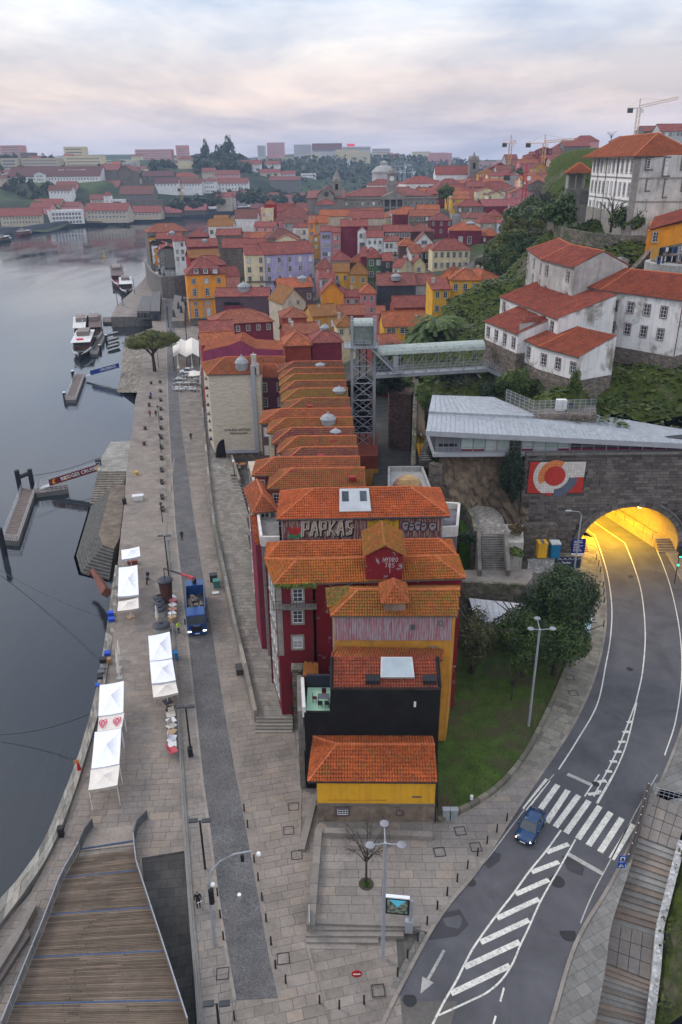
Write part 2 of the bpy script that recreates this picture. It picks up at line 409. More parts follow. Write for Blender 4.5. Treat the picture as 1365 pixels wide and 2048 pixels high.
def tms(mb,poly,pitch=.25,row=.36,m=0,base=1):
 P=[V(p)for p in poly];n=U(0)
 for i in rn_(len(P)):n+=(P[i]-P[0]).cross(P[(i+1)%len(P)]-P[0])
 n.normalize()
 if n.z<0:n=-n
 e=U(1).cross(n)
 e=e.normalized()if e.length>.05 else V((1,0,0))
 s=n.cross(e)
 if s.z<0:s=-s;e=-e
 o=P[0];Q=[((p-o).dot(e),(p-o).dot(s))for p in P]
 xs=[q[0]for q in Q];x0,x1=min(xs),max(xs);nc=max(1,int(round((x1-x0)/pitch)));pw=(x1-x0)/nc
 smin=min(q[1]for q in Q)
 prof=((0.,0.),(.22,.075),(.5,.11),(.78,.075),(1.,0.));vs=[];fs=[]
 for i in rn_(nc):
  xc=x0+(i+.5)*pw;ys=[]
  for k in rn_(len(Q)):
   a,b=Q[k],Q[(k+1)%len(Q)]
   if(a[0]>xc)!=(b[0]>xc):ys.append(a[1]+(b[1]-a[1])*(xc-a[0])/(b[0]-a[0]))
  if len(ys)<2:continue
  lo,hi=min(ys),max(ys);r0=int((lo-smin)/row);y=smin+r0*row
  while y<hi-.03:
   ya,yb=max(y,lo),min(y+row,hi)
   if yb-ya>.05:
    j=uni(-.008,.008);b0=len(vs);k2=uni(-.012,.012)
    for yy,up_ in((ya,.085+j),(yb,-.015+j)):
     for fx,fh in prof:
      q=o+e*(x0+(i+fx)*pw+k2)+s*yy+n*(fh+up_+.02);vs.append((q.x,q.y,q.z))
    q=o+e*(x0+(i+.5)*pw)+s*ya
    vs+=[(vs[b0+k][0],vs[b0+k][1],vs[b0+k][2]-.085)for k in rn_(5)]
    fs+=[(b0+k,b0+k+1,b0+6+k,b0+5+k)for k in rn_(4)]+[(b0+10+k,b0+11+k,b0+k+1,b0+k)for k in rn_(4)]
   y+=row
 mb.add(vs,fs,m)
 if base:mb.poly([tu(p)for p in P]if(P[1]-P[0]).cross(P[2]-P[0]).z>0 else[tu(p)for p in P[::-1]],m)
RIDGE=mat('ridge_tile',(.44,.12,.045),.85,.35,2.5)
def slps(A,B,C,D,z,typ,rise,ov=.35,skew=.5,hipL=None):
 """roof polygons of the footprint A B (front, left to right) C D (back), eaves at z"""
 A,B,C,D=[V((p[0],p[1],0))for p in(A,B,C,D)]
 x=(B-A).normalized();y=(D-A).normalized()
 A,B,C,D=A-x*ov-y*ov,B+x*ov-y*ov,C+x*ov+y*ov,D-x*ov+y*ov
 dz=ov*rise/max(.5,((D-A).length*(skew if typ in('gx','hip','ghl','ghr')else 1)if typ!='gy'else(B-A).length/2))*.9
 e=U(z-dz);up_=U(z+rise);S=[];ridge=[]
 w=(B-A).length;d=(D-A).length
 if typ=='gx':
  L_,R_=A.lerp(D,skew)+up_,B.lerp(C,skew)+up_;S=[[A+e,B+e,R_,L_],[C+e,D+e,L_,R_]];ridge=[(L_,R_)]
 elif typ=='gy':
  F_,K_=A.lerp(B,skew)+up_,D.lerp(C,skew)+up_;S=[[D+e,A+e,F_,K_],[B+e,C+e,K_,F_]];ridge=[(F_,K_)]
 elif typ=='hip':
  if w>=d:
   h=min(d/2,w/2-.05);L_,R_=A.lerp(D,skew)+x*h+up_,B.lerp(C,skew)-x*h+up_
   S=[[A+e,B+e,R_,L_],[C+e,D+e,L_,R_],[D+e,A+e,L_],[B+e,C+e,R_]]
   ridge=[(L_,R_),(A+e,L_),(D+e,L_),(B+e,R_),(C+e,R_)]
  else:
   h=w/2;F_,K_=A.lerp(B,.5)+y*h+up_,D.lerp(C,.5)-y*h+up_
   S=[[A+e,B+e,F_],[C+e,D+e,K_],[D+e,A+e,F_,K_],[B+e,C+e,K_,F_]]
   ridge=[(F_,K_),(A+e,F_),(B+e,F_),(C+e,K_),(D+e,K_)]
 elif typ in('ghl','ghr'):
  h=min(d/2,w*.4);L_,R_=A.lerp(D,skew)+up_,B.lerp(C,skew)+up_
  if typ=='ghl':L_=L_+x*h;S=[[A+e,B+e,R_,L_],[C+e,D+e,L_,R_],[D+e,A+e,L_]];ridge=[(L_,R_),(A+e,L_),(D+e,L_)]
  else:R_=R_-x*h;S=[[A+e,B+e,R_,L_],[C+e,D+e,L_,R_],[B+e,C+e,R_]];ridge=[(L_,R_),(B+e,R_),(C+e,R_)]
 elif typ=='shed':S=[[A+e,B+e,C+up_,D+up_]]
 elif typ=='shedf':S=[[C+e,D+e,A+up_,B+up_]]
 return S,ridge
def rfp(pa,S,ridge,rm,tiles=0,name='roof',rr=.11):
 if tiles:
  b=MB()
  for p in S:b.poly(p);b.poly([(q[0],q[1],q[2]-.12)for q in p][::-1])
  for p in S:
   for i in rn_(len(p)):
    a,c=p[i],p[(i+1)%len(p)];b.poly([(a[0],a[1],a[2]-.12),(c[0],c[1],c[2]-.12),tu(c),tu(a)])
  ro=b.B(name,WDK,pa)
  t=MB()
  for p in S:tms(t,p,base=0)
  t.B('roof_tiles',rm,ro,kind=KSF,wd_=1)
  if ridge:
   t=MB()
   for a,c in ridge:
    n=max(2,int((V(c)-V(a)).length/.45))
    for k in rn_(n):t.tube([V(a).lerp(V(c),k/n)+U(.05),V(a).lerp(V(c),(k+1.06)/n)+U(.07)],[rr+.02,rr],6)
   t.B('ridge_tiles',RIDGE,ro,kind=KSF)
  return ro
 b=MB()
 for p in S:
  b.poly([tu(q)for q in p]);b.poly([(q[0],q[1],q[2]-.16)for q in p][::-1])
  for i in rn_(len(p)):
   a,c=p[i],p[(i+1)%len(p)];b.poly([(a[0],a[1],a[2]-.16),(c[0],c[1],c[2]-.16),tu(c),tu(a)])
 for a,c in ridge:b.tube([V(a)+U(.03),V(c)+U(.03)],.13,4)
 return b.B(name,rm,pa)
WCOL=dict(white=(.70,.69,.67),cream=(.66,.56,.36),yellow=(.66,.35,.03),ochre=(.50,.26,.06),orange=(.72,.27,.025),pink=(.52,.19,.20),rose=(.60,.28,.27),red=(.27,.018,.02),dred=(.12,.012,.018),brick=(.27,.05,.03),maroon=(.17,.02,.04),purple=(.14,.045,.075),plum=(.10,.06,.075),violet=(.36,.33,.52),grey=(.33,.32,.31),dark=(.045,.048,.056),black=(.012,.012,.0125),stone=(.27,.235,.195),dstone=(.15,.13,.115),green=(.09,.16,.085),beige=(.50,.42,.32),blue=(.28,.36,.50),palegrey=(.47,.46,.46),brown=(.10,.055,.045),paleyel=(.58,.48,.27),lightblue=(.45,.5,.58))
def wallm(c):
 if c=='stone':return RBL
 if c=='dstone':return STD
 v=WCOL[c];lt=c in('white','cream','palegrey','beige','yellow','pink','rose','violet','orange','ochre','paleyel','green','lightblue')
 return mat('plaster_'+c,v,.88,.16,.45,col2=tu(x*.55 for x in v)if lt else tu(min(1,x*1.5+.01)for x in v),lo=.56,hi=.74,streak=.38 if lt else .2,bump=.12)
RCOL=dict(new=((.47,.128,.05),.2),old=((.34,.098,.05),.4),moss=((.36,.125,.038),.85),red=((.31,.08,.056),.2),brown=((.20,.075,.05),.3),dark=((.15,.06,.05),.2),dull=((.27,.085,.06),.25),pinkish=((.40,.12,.10),.05),orange=((.44,.12,.045),.4))
def rmat(c,tiles=0):v,ms=RCOL[c];return roofm('roof_%s%s'%(c,''if tiles else'_far'),v,ms,bump=0. if tiles else .75)
CAPM=mat('chimney_render',(.45,.42,.38),.9,.3,streak=.4)
def chy(pa,p,h=1.1,w=.6,m=None):
 b=MB();b.box((p[0],p[1],p[2]+h/2-.3),(w,w*.8,h+.6));b.box((p[0],p[1],p[2]+h+.05),(w+.14,w*.8+.14,.1));b.lathe((p[0],p[1],p[2]+h+.1),[(.13,0),(.11,.35)],8)
 return b.B('chimney',m or CAPM,pa)
def lantern(pa,p,r=1.0,h=1.4):
 b=MB();b.lathe((p[0],p[1],p[2]-.5),[(r,0),(r,.5+h*.45),(r*1.12,.5+h*.47),(r*1.08,.5+h*.55),(r*.75,.5+h*.8),(r*.2,.5+h),(.06,.5+h*1.2)],14)
 return b.B('roof_lantern',mat('zinc_lantern',(.26,.27,.28),.6,.25,2.,metal=.0,spec=.4),pa)
def skylight(pa,a,b_,c,d,lift=.12,name='skylight',g=None):
 P=[V(x)for x in(a,b_,c,d)];n=(P[1]-P[0]).cross(P[3]-P[0]).normalized()
 if n.z<0:n=-n
 o=MB().hexa([tu(p+n*.02)for p in P]+[tu(p+n*lift)for p in P]).B(name,mat('skylight_frame',(.42,.42,.42),.5,.15,spec=.5),pa)
 ce=sum(P,U(0))/4;q=[ce+(p-ce)*.88+n*(lift+.006)for p in P]
 MB().poly(q if(q[1]-q[0]).cross(q[2]-q[0]).z>0 else q[::-1]).B('pane',g or mat('skylight_glass',(.33,.38,.40),.15,.15,spec=.6),o);return o
HOUSES=[]
def hou(u1,v1,u2,v2,D,dep,typ,rise,wc,rc,label,wins=(),zb=None,name='town_house',cat='house',group=None,tiles=0,ov=.35,z=None,D2=None,skew=.5,near=0,chim=0,lant=None,corn=None,wm_=None,drop=24.,wide=(0,0)):
 P1=PD(u1,v1,D)if z is None else Pz(u1,v1,z);z=P1.z
 if D2 is not None:P2=PD(u2,v2,D2)
 else:
  P2=Pz(u2,v2,z)
  if not(abs(P2.y-P1.y)<.6*abs(P2.x-P1.x))or z>44:P2=PD(u2,v2,P1.y)
 A,B=V((P1.x,P1.y,0)),V((P2.x,P2.y,0));x=(B-A).normalized();y=V((-x.y,x.x,0));C,Dd=B+y*dep+x*wide[1],A+y*dep+x*wide[0]
 zb=max(-1.,z-drop)if zb is None else zb
 r_=root(name,(A+B+C+Dd)/4+U(zb),label,cat,group)
 wm=wm_ or wallm(wc);b=MB();b.prism([(p.x,p.y)for p in(A,B,C,Dd)],zb,z)
 if typ in('gx','ghl','ghr'):
  for p,q in((A,Dd),(B,C)):
   if(typ=='ghl'and p is A)or(typ=='ghr'and p is B):continue
   t=p.lerp(q,skew);b.poly([(p.x,p.y,z),(t.x,t.y,z+rise),(q.x,q.y,z)]if p is A else[(q.x,q.y,z),(t.x,t.y,z+rise),(p.x,p.y,z)])
 if typ=='gy':
  for p,q,f in((A,B,0),(Dd,C,1)):
   t=p.lerp(q,skew);w3=[(p.x,p.y,z),(q.x,q.y,z),(t.x,t.y,z+rise)];b.poly(w3 if not f else w3[::-1])
 if typ=='shed':
  b.poly([(C.x,C.y,z),(Dd.x,Dd.y,z),(Dd.x,Dd.y,z+rise),(C.x,C.y,z+rise)]);b.poly([(Dd.x,Dd.y,z),(A.x,A.y,z),(Dd.x,Dd.y,z+rise)]);b.poly([(B.x,B.y,z),(C.x,C.y,z),(C.x,C.y,z+rise)])
 b.B('wall',wm,r_)
 if typ=='flat':
  for p,q in((A,B),(B,C),(C,Dd),(Dd,A)):MB().wall([(p.x,p.y),(q.x,q.y)],z-.2,z+max(.3,rise),.3).B('parapet',wm,r_)
  ro=None
 else:
  S,rg=slps(A,B,C,Dd,z,typ,rise,ov,skew);ro=rfp(r_,S,rg,rmat(rc,tiles),tiles)
 if corn:
  q=MB();o=.12
  q.wall([(A.x-y.x*o,A.y-y.y*o),(B.x-y.x*o,B.y-y.y*o)],z-.45,z-.05,.3);q.B('cornice',corn,r_)
 E={'f':(A,B),'l':(Dd,A),'r':(B,C)}
 for w in wins:
  side,cols,rows=w[:3];k=dict(w[3])if len(w)>3 else{}
  wg(r_,*E[side],z,cols,rows,near=near,**k)
 for k in rn_(chim):
  t=uni(.15,.85);q=A.lerp(B,t)+y*dep*uni(.3,.7);chy(ro or r_,(q.x,q.y,z+rise*.75))
 if lant:q=A.lerp(B,lant[0])+y*dep*lant[1];lantern(ro or r_,(q.x,q.y,z+rise*.8),*lant[2:])
 HOUSES.append((r_,A,B,C,Dd,z));return r_,A,B,C,Dd,z,ro
def dpi(pa,p,z0,z1,m=None):
 return MB().tube([(p[0],p[1],z0),(p[0],p[1],z1)],.07,6).B('downpipe',m or BKM,pa)
def txx(pa,s,P,yaw,size,m,name='lettering',depth=.03,align='CENTER'):
 c=bpy.data.curves.new(name,'FONT');c.body=s;c.size=size;c.extrude=depth;c.align_x=align;c.align_y='CENTER';c.resolution_u=2
 o=ONW(name,c);COL.objects.link(o);dg=bpy.context.evaluated_depsgraph_get();me=bpy.data.meshes.new_from_object(o.evaluated_get(dg))
 bpy.data.objects.remove(o);me.materials.clear();me.materials.append(m)
 q=ONW(name,me);link(q,pa);q.location=V(P)-wloc(pa);q.rotation_euler=(pi/2,0,yaw);return q
 # == WATER, QUAY, STREET, ROAD
def waterm():
 t=NT('river_water');p=t.pos()
 a=t.noise(t.map(p,(1,.45,1)),.55,5.,.6,.3);b=t.noise(t.map(p,(1,.3,1)),.035,5.,.65,.6)
 d=t.noise(p,3.2,2.,.5)
 h=t.math('ADD',t.math('MULTIPLY',a,t.rng(b,.42,.6,.2,1.3)),t.math('MULTIPLY',d,.10))
 st=t.rng(b,.35,.62,.03,.10)
 bp=t.n('ShaderNodeBump');bp.inputs['Distance'].default_value=.5;t.l(h,bp.inputs['Height']);t.l(st,bp.inputs['Strength'])
 return t.done((.017,.021,.025),t.rng(b,.4,.65,.03,.14),bp.outputs[0],spec=.5,IOR=1.5)
WATER=waterm()
MB().poly([(-2600,-300,-4),(700,-300,-4),(2600,700,-4),(2600,2600,-4),(-2600,2600,-4)]).B('river_water',WATER,kind=KST)
def pavem(name,col,rot=.22,w=1.3,h=.75,mort=.5):
 t=NT(name);p=t.pos();m=t.map(p,(1,1,1),rot=(0,0,-rot))
 b=t.brick(m,w,h,.02,*[tu(x*k for x in col)for k in(1.12,.8,mort)])
 c=t.gray(t.rng(t.noise(p,.3,6.,.65),.3,.7,.72,1.2),b.outputs[0]);c=t.gray(t.rng(t.noise(p,3.,5.,.7),.3,.7,.85,1.12),c)
 c=t.mix(t.rng(t.noise(p,.09,6.,.6),.55,.7,0,.4),c,(.09,.075,.065))
 return t.done(c,.88,t.bump(b.outputs['Fac'],-.35,.03),spec=.2)
PAVE=pavem('granite_paving',(.235,.2,.173))
PAVED=pavem('joint_bed',(.11,.1,.09),0,9,9)
SLAB=slabm('granite_slab',(.232,.196,.168),.09)
SLABG=slabm('grey_granite_slab',(.228,.2,.176),.09)
WALLCAP=slabm('quay_wall_cap',(.23,.215,.185),.4)
def cobm(name,col,sc=7.):
 t=NT(name);p=t.pos();e=t.vor(p,sc,'DISTANCE_TO_EDGE');cl=t.vor(p,sc,'F1','Color')
 h=t.n('ShaderNodeSeparateXYZ');t.l(cl,h.inputs[0])
 c=t.gray(t.rng(h.outputs[0],0,1,.65,1.35),col);c=t.mix(t.rng(e,0,.07,.6,0),c,(.045,.04,.036))
 c=t.gray(t.rng(t.noise(p,.35,7.,.65),.3,.7,.68,1.3),c)
 m=t.map(p,(1,.16,1),rot=(0,0,-.222))
 c=t.mix(t.rng(t.noise(m,.9,5.,.6),.48,.7,0,.4),c,(.13,.115,.095))
 return t.done(c,.85,t.bump(t.rng(e,0,.12),.5,.03),spec=.3)
COBBLE=cobm('street_setts',(.125,.12,.12),11.)
COBW=cobm('pale_setts',(.235,.215,.19),3.0)
def asphm(name,col):
 t=NT(name);p=t.pos()
 c=t.gray(t.rng(t.noise(p,.22,7.,.65,.4),.3,.7,.7,1.25),col);c=t.gray(t.rng(t.noise(p,60.,2.,.8),.3,.7,.8,1.2),c)
 c=t.mix(t.rng(t.noise(p,.5,8.,.7,.6),.6,.68,0,.45),c,(.03,.029,.03))
 return t.done(c,.85,t.bump(t.noise(p,40.,2.,.7),.25,.02),spec=.25)
ASPH=asphm('asphalt',(.09,.087,.093))
ASPHD=asphm('dark_asphalt',(.035,.034,.036))
ASPHP=asphm('patched_asphalt',(.05,.048,.052))
def paintm(name,col):
 t=NT(name);p=t.pos();f=t.rng(t.noise(p,5.,8.,.78),.5,.63,0,.75)
 return t.done(t.mix(f,t.gray(t.rng(t.noise(p,1.1,5.),.3,.7,.8,1.1),col),(.12,.118,.115)),.75,spec=.3)
RPAINT=paintm('road_paint',(.66,.63,.56))
RPAINTW=paintm('worn_road_paint',(.40,.385,.35))
def clip_rect(P,x0,x1,y0,y1):
 for ax,s,lim in((0,1,x0),(0,-1,-x1),(1,1,y0),(1,-1,-y1)):
  if not P:return P
  Q=[];n=len(P)
  for i in rn_(n):
   a,b=P[i],P[(i+1)%n];da,db=s*a[ax]-lim,s*b[ax]-lim
   if da>=0:Q.append(a)
   if(da>=0)!=(db>=0):
    t=da/(da-db);Q.append((a[0]+(b[0]-a[0])*t,a[1]+(b[1]-a[1])*t))
  P=Q
 return P
def inside(P,x,y):
 c=False;n=len(P)
 for i in rn_(n):
  a,b=P[i],P[(i+1)%n]
  if(a[1]>y)!=(b[1]>y)and x<(b[0]-a[0])*(y-a[1])/(b[1]-a[1])+a[0]:c=not c
 return c
_us={}
def unit_slab(m):
 if m not in _us:
  q=MB();q.add([(-.5,-.5,0),(.5,-.5,0),(.5,.5,0),(-.5,.5,0),(-.492,-.485,1),(.492,-.485,1),(.492,.485,1),(-.492,.485,1)],[(4,5,6,7),(0,1,5,4),(1,2,6,5),(2,3,7,6),(3,0,4,7)]);_us[m]=q.mesh('paving_slab',m)
 return _us[m]
def slabs(pa,poly,ang,Lr,Wr,zf,m,z0=-.02,th=.045,top=300,gap=.016,name='paving_slab',seed=1,ref=(0,0)):
 rs=RR(seed);ca,sa=cos(ang),sin(ang)
 P=[(x*ca+y*sa,-x*sa+y*ca)for x,y in poly]
 xs=[p[0]for p in P];ys=[p[1]for p in P];y=min(ys)-rs.random()*.3;full=[];part=[]
 while y<max(ys):
  h=rs.uniform(*Wr);row=clip_rect(P,min(xs)-1,max(xs)+1,y,y+h)
  if row:
   rx=[p[0]for p in row];x=min(rx)-rs.random()*1.2
   while x<max(rx):
    w=rs.uniform(*Lr);a=(x+gap/2,x+w-gap/2,y+gap/2,y+h-gap/2)
    q=clip_rect(P,*a)
    if len(q)>=3:
     ar=abs(sum(q[i][0]*q[(i+1)%len(q)][1]-q[(i+1)%len(q)][0]*q[i][1]for i in rn_(len(q))))/2
     if ar>.03:
      if ar>.995*(w-gap)*(h-gap):full.append(a)
      else:part.append(q)
    x+=w
  y+=h
 wx=lambda u,v:(u*ca-v*sa,u*sa+v*ca)
 flat=[]
 for a in full:
  c=wx((a[0]+a[1])/2,(a[2]+a[3])/2);zs=[zf(*wx(i,j))for i in a[:2]for j in a[2:]]
  if max(zs)-min(zs)<.006:flat.append(((c[0]-ref[0])**2+(c[1]-ref[1])**2,a,c))
  else:part.append([(a[0],a[2]),(a[1],a[2]),(a[1],a[3]),(a[0],a[3])])
 flat.sort();off=wloc(pa)
 for d,a,c in flat[:top]:
  o=put(name,unit_slab(m),pa,V((c[0],c[1],zf(*c)+z0))-off,ang);o.scale=(a[1]-a[0],a[3]-a[2],th+rs.uniform(-.004,.006))
 for d,a,c in flat[top:]:part.append([(a[0],a[2]),(a[1],a[2]),(a[1],a[3]),(a[0],a[3])])
 if part:
  b=MB()
  for q in part:
   n=len(q);w=[wx(*p)for p in q];dz=th+rs.uniform(-.004,.006)
   ar=sum(w[i][0]*w[(i+1)%n][1]-w[(i+1)%n][0]*w[i][1]for i in rn_(n))
   if ar<0:w=w[::-1]
   vs=[(x_,y_,zf(x_,y_)+z0)for x_,y_ in w]+[(x_,y_,zf(x_,y_)+z0+dz)for x_,y_ in w]
   b.add(vs,[tu(rn_(n,2*n))]+[(i,(i+1)%n,n+(i+1)%n,n+i)for i in rn_(n)])
  b.B(name+'s_mass'if False else name,m,pa,kind=KSF)
def gl(px,z=None,off=0.):return[(G(*p,off)if z is None else Pz(*p,z))for p in px]
def xy(ps):return[(p.x,p.y)for p in ps]
Z0=lambda x,y:0.
QI=[(-60,1960),(0,1858),(60,1788),(100,1715),(130,1655),(170,1530),(200,1400),(215,1300),(228,1200),(237,1120),(243,1060),(250,1000),(253,945),(262,880),(271,800),(280,765),(288,690),(292,660),(306,656),(303,632),(222,634),(232,615),(245,600),(262,585),(285,562),(292,552)]
qi=gl(QI,0)
NR,NL=[Pz(*q)for q in((369,1702),(383,1850),(397,2040))],[Pz(*q)for q in((330,2040),(292,1850),(284,1716))]
notch=[(NR[2].x+1.2,27)]+xy(NR[::-1])+xy(NL[::-1])+[(NL[0].x+.8,27)]
quay_poly=[(-44,20)]+xy(qi)+[(-86,470),(-70,470),(-20,330),(-5,200),(4,112),(4,20),(notch[0][0],20)]+notch+[(notch[-1][0],20)]
MB().poly([(NL[2].x-.4,NL[2].y+.3,-.06),(NL[0].x-.5,NL[0].y,-2.9),(notch[-1][0]-.5,24,-4.2),(notch[0][0]+.5,24,-4.2),(NR[2].x+.4,NR[2].y,-2.9),(NR[0].x+.2,NR[0].y+.3,-.06)]).B('underpass',pavem('dark_underpass',(.075,.07,.066),.1,1.3,.8),kind=KST)
MB().prism(quay_poly,-7,-.025,0,1).B('quay',[STD,PAVE],kind=KST)
quay=bpy.data.objects['quay']
fence_px=[(402,2060),(394,1950),(385,1850),(377,1740),(370,1640),(364,1540),(357,1420),(351,1330),(346,1250),(340,1165),(334,1080)]
fence_w=gl(fence_px,0)
stL=gl([(474,2000),(462,1935),(440,1800),(425,1680),(408,1560),(393,1420),(380,1300),(365,1170),(352,1050),(344,930),(339,850),(334,700),(331,600),(338,565)],0)
stR=gl([(556,1995),(540,1925),(500,1700),(468,1530),(449,1420),(430,1300),(409,1170),(390,1050),(374,930),(362,850),(352,700),(349,600),(362,560)],0)
quay_slabs=[(p.x,p.y)for p in qi[1:13]]+[(qi[13].x,qi[13].y)]+[(-36.2,150)]+[(p.x,p.y)for p in fence_w[::-1]][:-1]+notch[1:-1]+[(notch[-1][0],31),(-38,31)]
bed=MB().poly([(x,y,-.018)for x,y in[(p.x,p.y)for p in qi[1:14]]+[(-36.2,150)]+xy(fence_w[::-1])[:-1]+notch[1:-1]+[(notch[-1][0],31),(-38,31)]][::-1])
bed.B('joint_bed',PAVED,quay,kind=KSF)
DIR=atan2(.975,-.222)-pi/2
slabs(quay,quay_slabs,DIR-.16,(.9,1.9),(.55,.95),Z0,SLAB,seed=3,ref=(-20,45))
sw=MB().poly([(0,0,-9),(1,0,-9),(0,1,-9)]).B('pavement',PAVED,kind=KST)
left_strip=xy(fence_w)+[(-34.5,150)]+[(p.x-.02,p.y)for p in stL[9::-1]]+[(-8.4,31),(-9.6,31)]
slabs(sw,left_strip,DIR,(.8,1.5),(.6,.9),Z0,SLABG,seed=5,ref=(-10,38))
rampL=[Pz(512,1432,.8),Pz(492,1340,1.2),Pz(470,1250,1.6),Pz(450,1150,2.),Pz(430,1060,2.4),Pz(418,960,3.),Pz(408,850,3.6),Pz(401,770,4.),Pz(404,715,4.)]
right_strip=[(p.x+.02,p.y)for p in stR[:9]]+[(-29.2,140)]+xy([Pz(406,950,0),Pz(424,1060,0),Pz(443,1150,0),Pz(464,1250,0),Pz(485,1340,0),Pz(507,1440,0),Pz(585,1440,0),Pz(604,1560,0),Pz(603,1640,0),Pz(600,1700,0),Pz(632,1712,0),Pz(612,1880,0)])+[(-3.0,40.9),(-1.2,34.2),(-2.2,31),(-5.4,31)]
MB().poly([(x,y,-.018)for x,y in left_strip][::-1]).poly([(x,y,-.017)for x,y in right_strip]).B('joint_bed',PAVED,sw,kind=KSF)
slabs(sw,right_strip,DIR,(.9,1.8),(.6,1.0),HF,SLAB,seed=8,ref=(-3,38))
st=MB();a=rsm(stL,60);b=rsm(stR,60)
for i in rn_(59):st.poly([a[i]+U(.006),b[i]+U(.006),b[i+1]+U(.006),a[i+1]+U(.006)])
st.B('street',COBBLE,kind=KST)
for pl,s_ in((stR,1),(stL,-1)):
 k=MB();q=rsm(pl,120)
 k.wall([(p.x+s_*.14,p.y)for p in q[:90]],-.05,.035,.26);k.B('kerb',slabm('kerb_granite',(.24,.21,.18),.15),kind=KST)
roadL=smp(gl([(745,2100),(770,2048),(800,1985),(860,1872),(905,1805),(960,1738),(1040,1615),(1115,1505),(1160,1430),(1195,1345),(1213,1260),(1213,1190),(1202,1120),(1188,1075)]),110)
roadR=smp(gl([(1080,2100),(1098,2048),(1136,1918),(1165,1852),(1217,1768),(1275,1654),(1316,1570),(1362,1455),(1395,1340),(1395,1260),(1375,1190),(1340,1120),(1312,1075)]),110)
def stpp(mb,A,B,m=4,off=0.):
 n=len(A)
 for i in rn_(n-1):
  for j in rn_(m):
   q=[A[i].lerp(B[i],j/m),A[i].lerp(B[i],(j+1)/m),A[i+1].lerp(B[i+1],(j+1)/m),A[i+1].lerp(B[i+1],j/m)]
   mb.poly([(p.x,p.y,HF(p.x,p.y)+off)for p in q])
 return mb
rd=stpp(MB(),roadL,roadR,14,-.06)
tL,tR=roadL[-1],roadR[-1];tdir=V((-.30,.954,0)).normalized()
rd.poly([(tL.x,tL.y,.58),(tR.x,tR.y,.58),(*(tR+tdir*70)[:2],.58),(*(tL+tdir*70)[:2],.58)])
road=rd.B('road',ASPH,kind=KST)
for u_,v_ in((588,1613),(578,1661),(594,1710),(567,1917),(446,1947),(663,1700),(757,1981),(880,1704),(921,1662),(952,1694),(1140,1355),(1147,1386)):
 p=G(u_,v_,.035);fr_q=MB()
 for k in rn_(4):a_=.1+k*1.571;fr_q.box((p.x+.45*cos(a_),p.y+.45*sin(a_),p.z),(.07,.92,.02),a_)
 fr_q.B('manhole_frame',mat('black_metal',()),sw)
def ofp(P,d):return[V((x,y,0))for x,y in offset([(p.x,p.y)for p in P],d)]
def kerb(P,side,w=.28):
 A=ofp(P,0);B=ofp(P,side*w);k=MB()
 for i in rn_(len(A)-1):
  za,zb=HF(A[i].x,A[i].y),HF(A[i+1].x,A[i+1].y)
  a0,b0,a1,b1=A[i],B[i],A[i+1],B[i+1]
  k.poly([(a0.x,a0.y,za+.03),(b0.x,b0.y,za+.03),(b1.x,b1.y,zb+.03),(a1.x,a1.y,zb+.03)][::side])
  k.poly([(a0.x,a0.y,za-.1),(a0.x,a0.y,za+.03),(a1.x,a1.y,zb+.03),(a1.x,a1.y,zb-.1)][::side])
 k.B('kerb',MC['kerb_granite'],kind=KST)
kerb(roadL,1);kerb(roadR,-1)
def mkk(px,w,name='road_marking',m=RPAINT,n=None,off=-.054,zoom=1,closed=0):
 P=gl([(865+x/2.73,1548+y/2.73)for x,y in px]if zoom else px)
 if len(P)>2:P=smp(P,12*len(P))
 else:P=rsm(P,10)
 off+=.012
 A=ofp(P,w/2);B=ofp(P,-w/2);k=MB()
 for i in rn_(len(A)-1):
  q=[B[i],B[i+1],A[i+1],A[i]];k.poly([(p.x,p.y,HF(p.x,p.y)+off)for p in q][::1])
 return k.B(name,m,road)
for a_,b_ in(((632,28),(505,192)),((686,57),(572,215)),((742,86),(625,262)),((800,114),(672,287)),((856,144),(730,320)),((916,174),(795,352)),((976,207),(853,388)),((1036,239),(916,424)),((1096,272),(979,462))):
 mkk([a_,b_],.52,'crossing_stripe')
for a_,b_ in(((625,426),(745,380)),((543,534),(692,478)),((455,655),(637,575)),((355,786),(583,680)),((265,917),(529,795)),((178,1052),(477,914)),((103,1196),(423,1044))):
 mkk([a_,b_],.42,'hatch_stripe',off=-.052)
mkk([(703,305),(620,420),(530,530),(440,655),(350,770),(270,880),(220,955),(180,1030),(130,1130),(60,1250),(-10,1390)],.16)
mkk([(783,355),(735,440),(690,520),(640,605),(588,700),(530,830),(480,935),(440,1030),(380,1120),(300,1190),(200,1240),(35,1315)],.14,off=-.053)
mkk([(392,1165),(372,1240)],.14);mkk([(347,1318),(325,1400)],.14)
mkk([(665,0),(600,75),(490,210),(335,415),(275,490),(205,570),(110,690)],.12,m=RPAINTW)
mkk([(1230,0),(1120,190),(975,465),(900,605),(855,700),(810,812)],.1,m=RPAINTW)
mkk([(738,-2),(868,56)],.42,m=RPAINTW);mkk([(738,432),(930,542)],.42,m=RPAINTW)
mkk([(912,0),(832,120)],.14,off=-.053);mkk([(988,0),(897,157)],.14,off=-.053)
mkk([(900,42),(950,33)],.35,off=-.052);mkk([(850,110),(912,100)],.35,off=-.052)
mkk([(1118,1538),(1155,1480),(1195,1408),(1212,1330),(1222,1270),(1224,1210),(1216,1150),(1203,1105),(1190,1070)],.14,zoom=0)
mkk([(1188,1592),(1235,1500),(1272,1405)],.14,zoom=0,off=-.051);mkk([(1196,1606),(1228,1548),(1254,1486),(1274,1405)],.14,zoom=0,off=-.050)
for k_ in rn_(8):t_=.05+k_/9.5;mkk([(1190+82*t_,1590-185*t_),(1198+78*t_+9*sin(3.14*t_),1592-190*t_)],.34,'hatch_stripe',zoom=0,off=-.049)
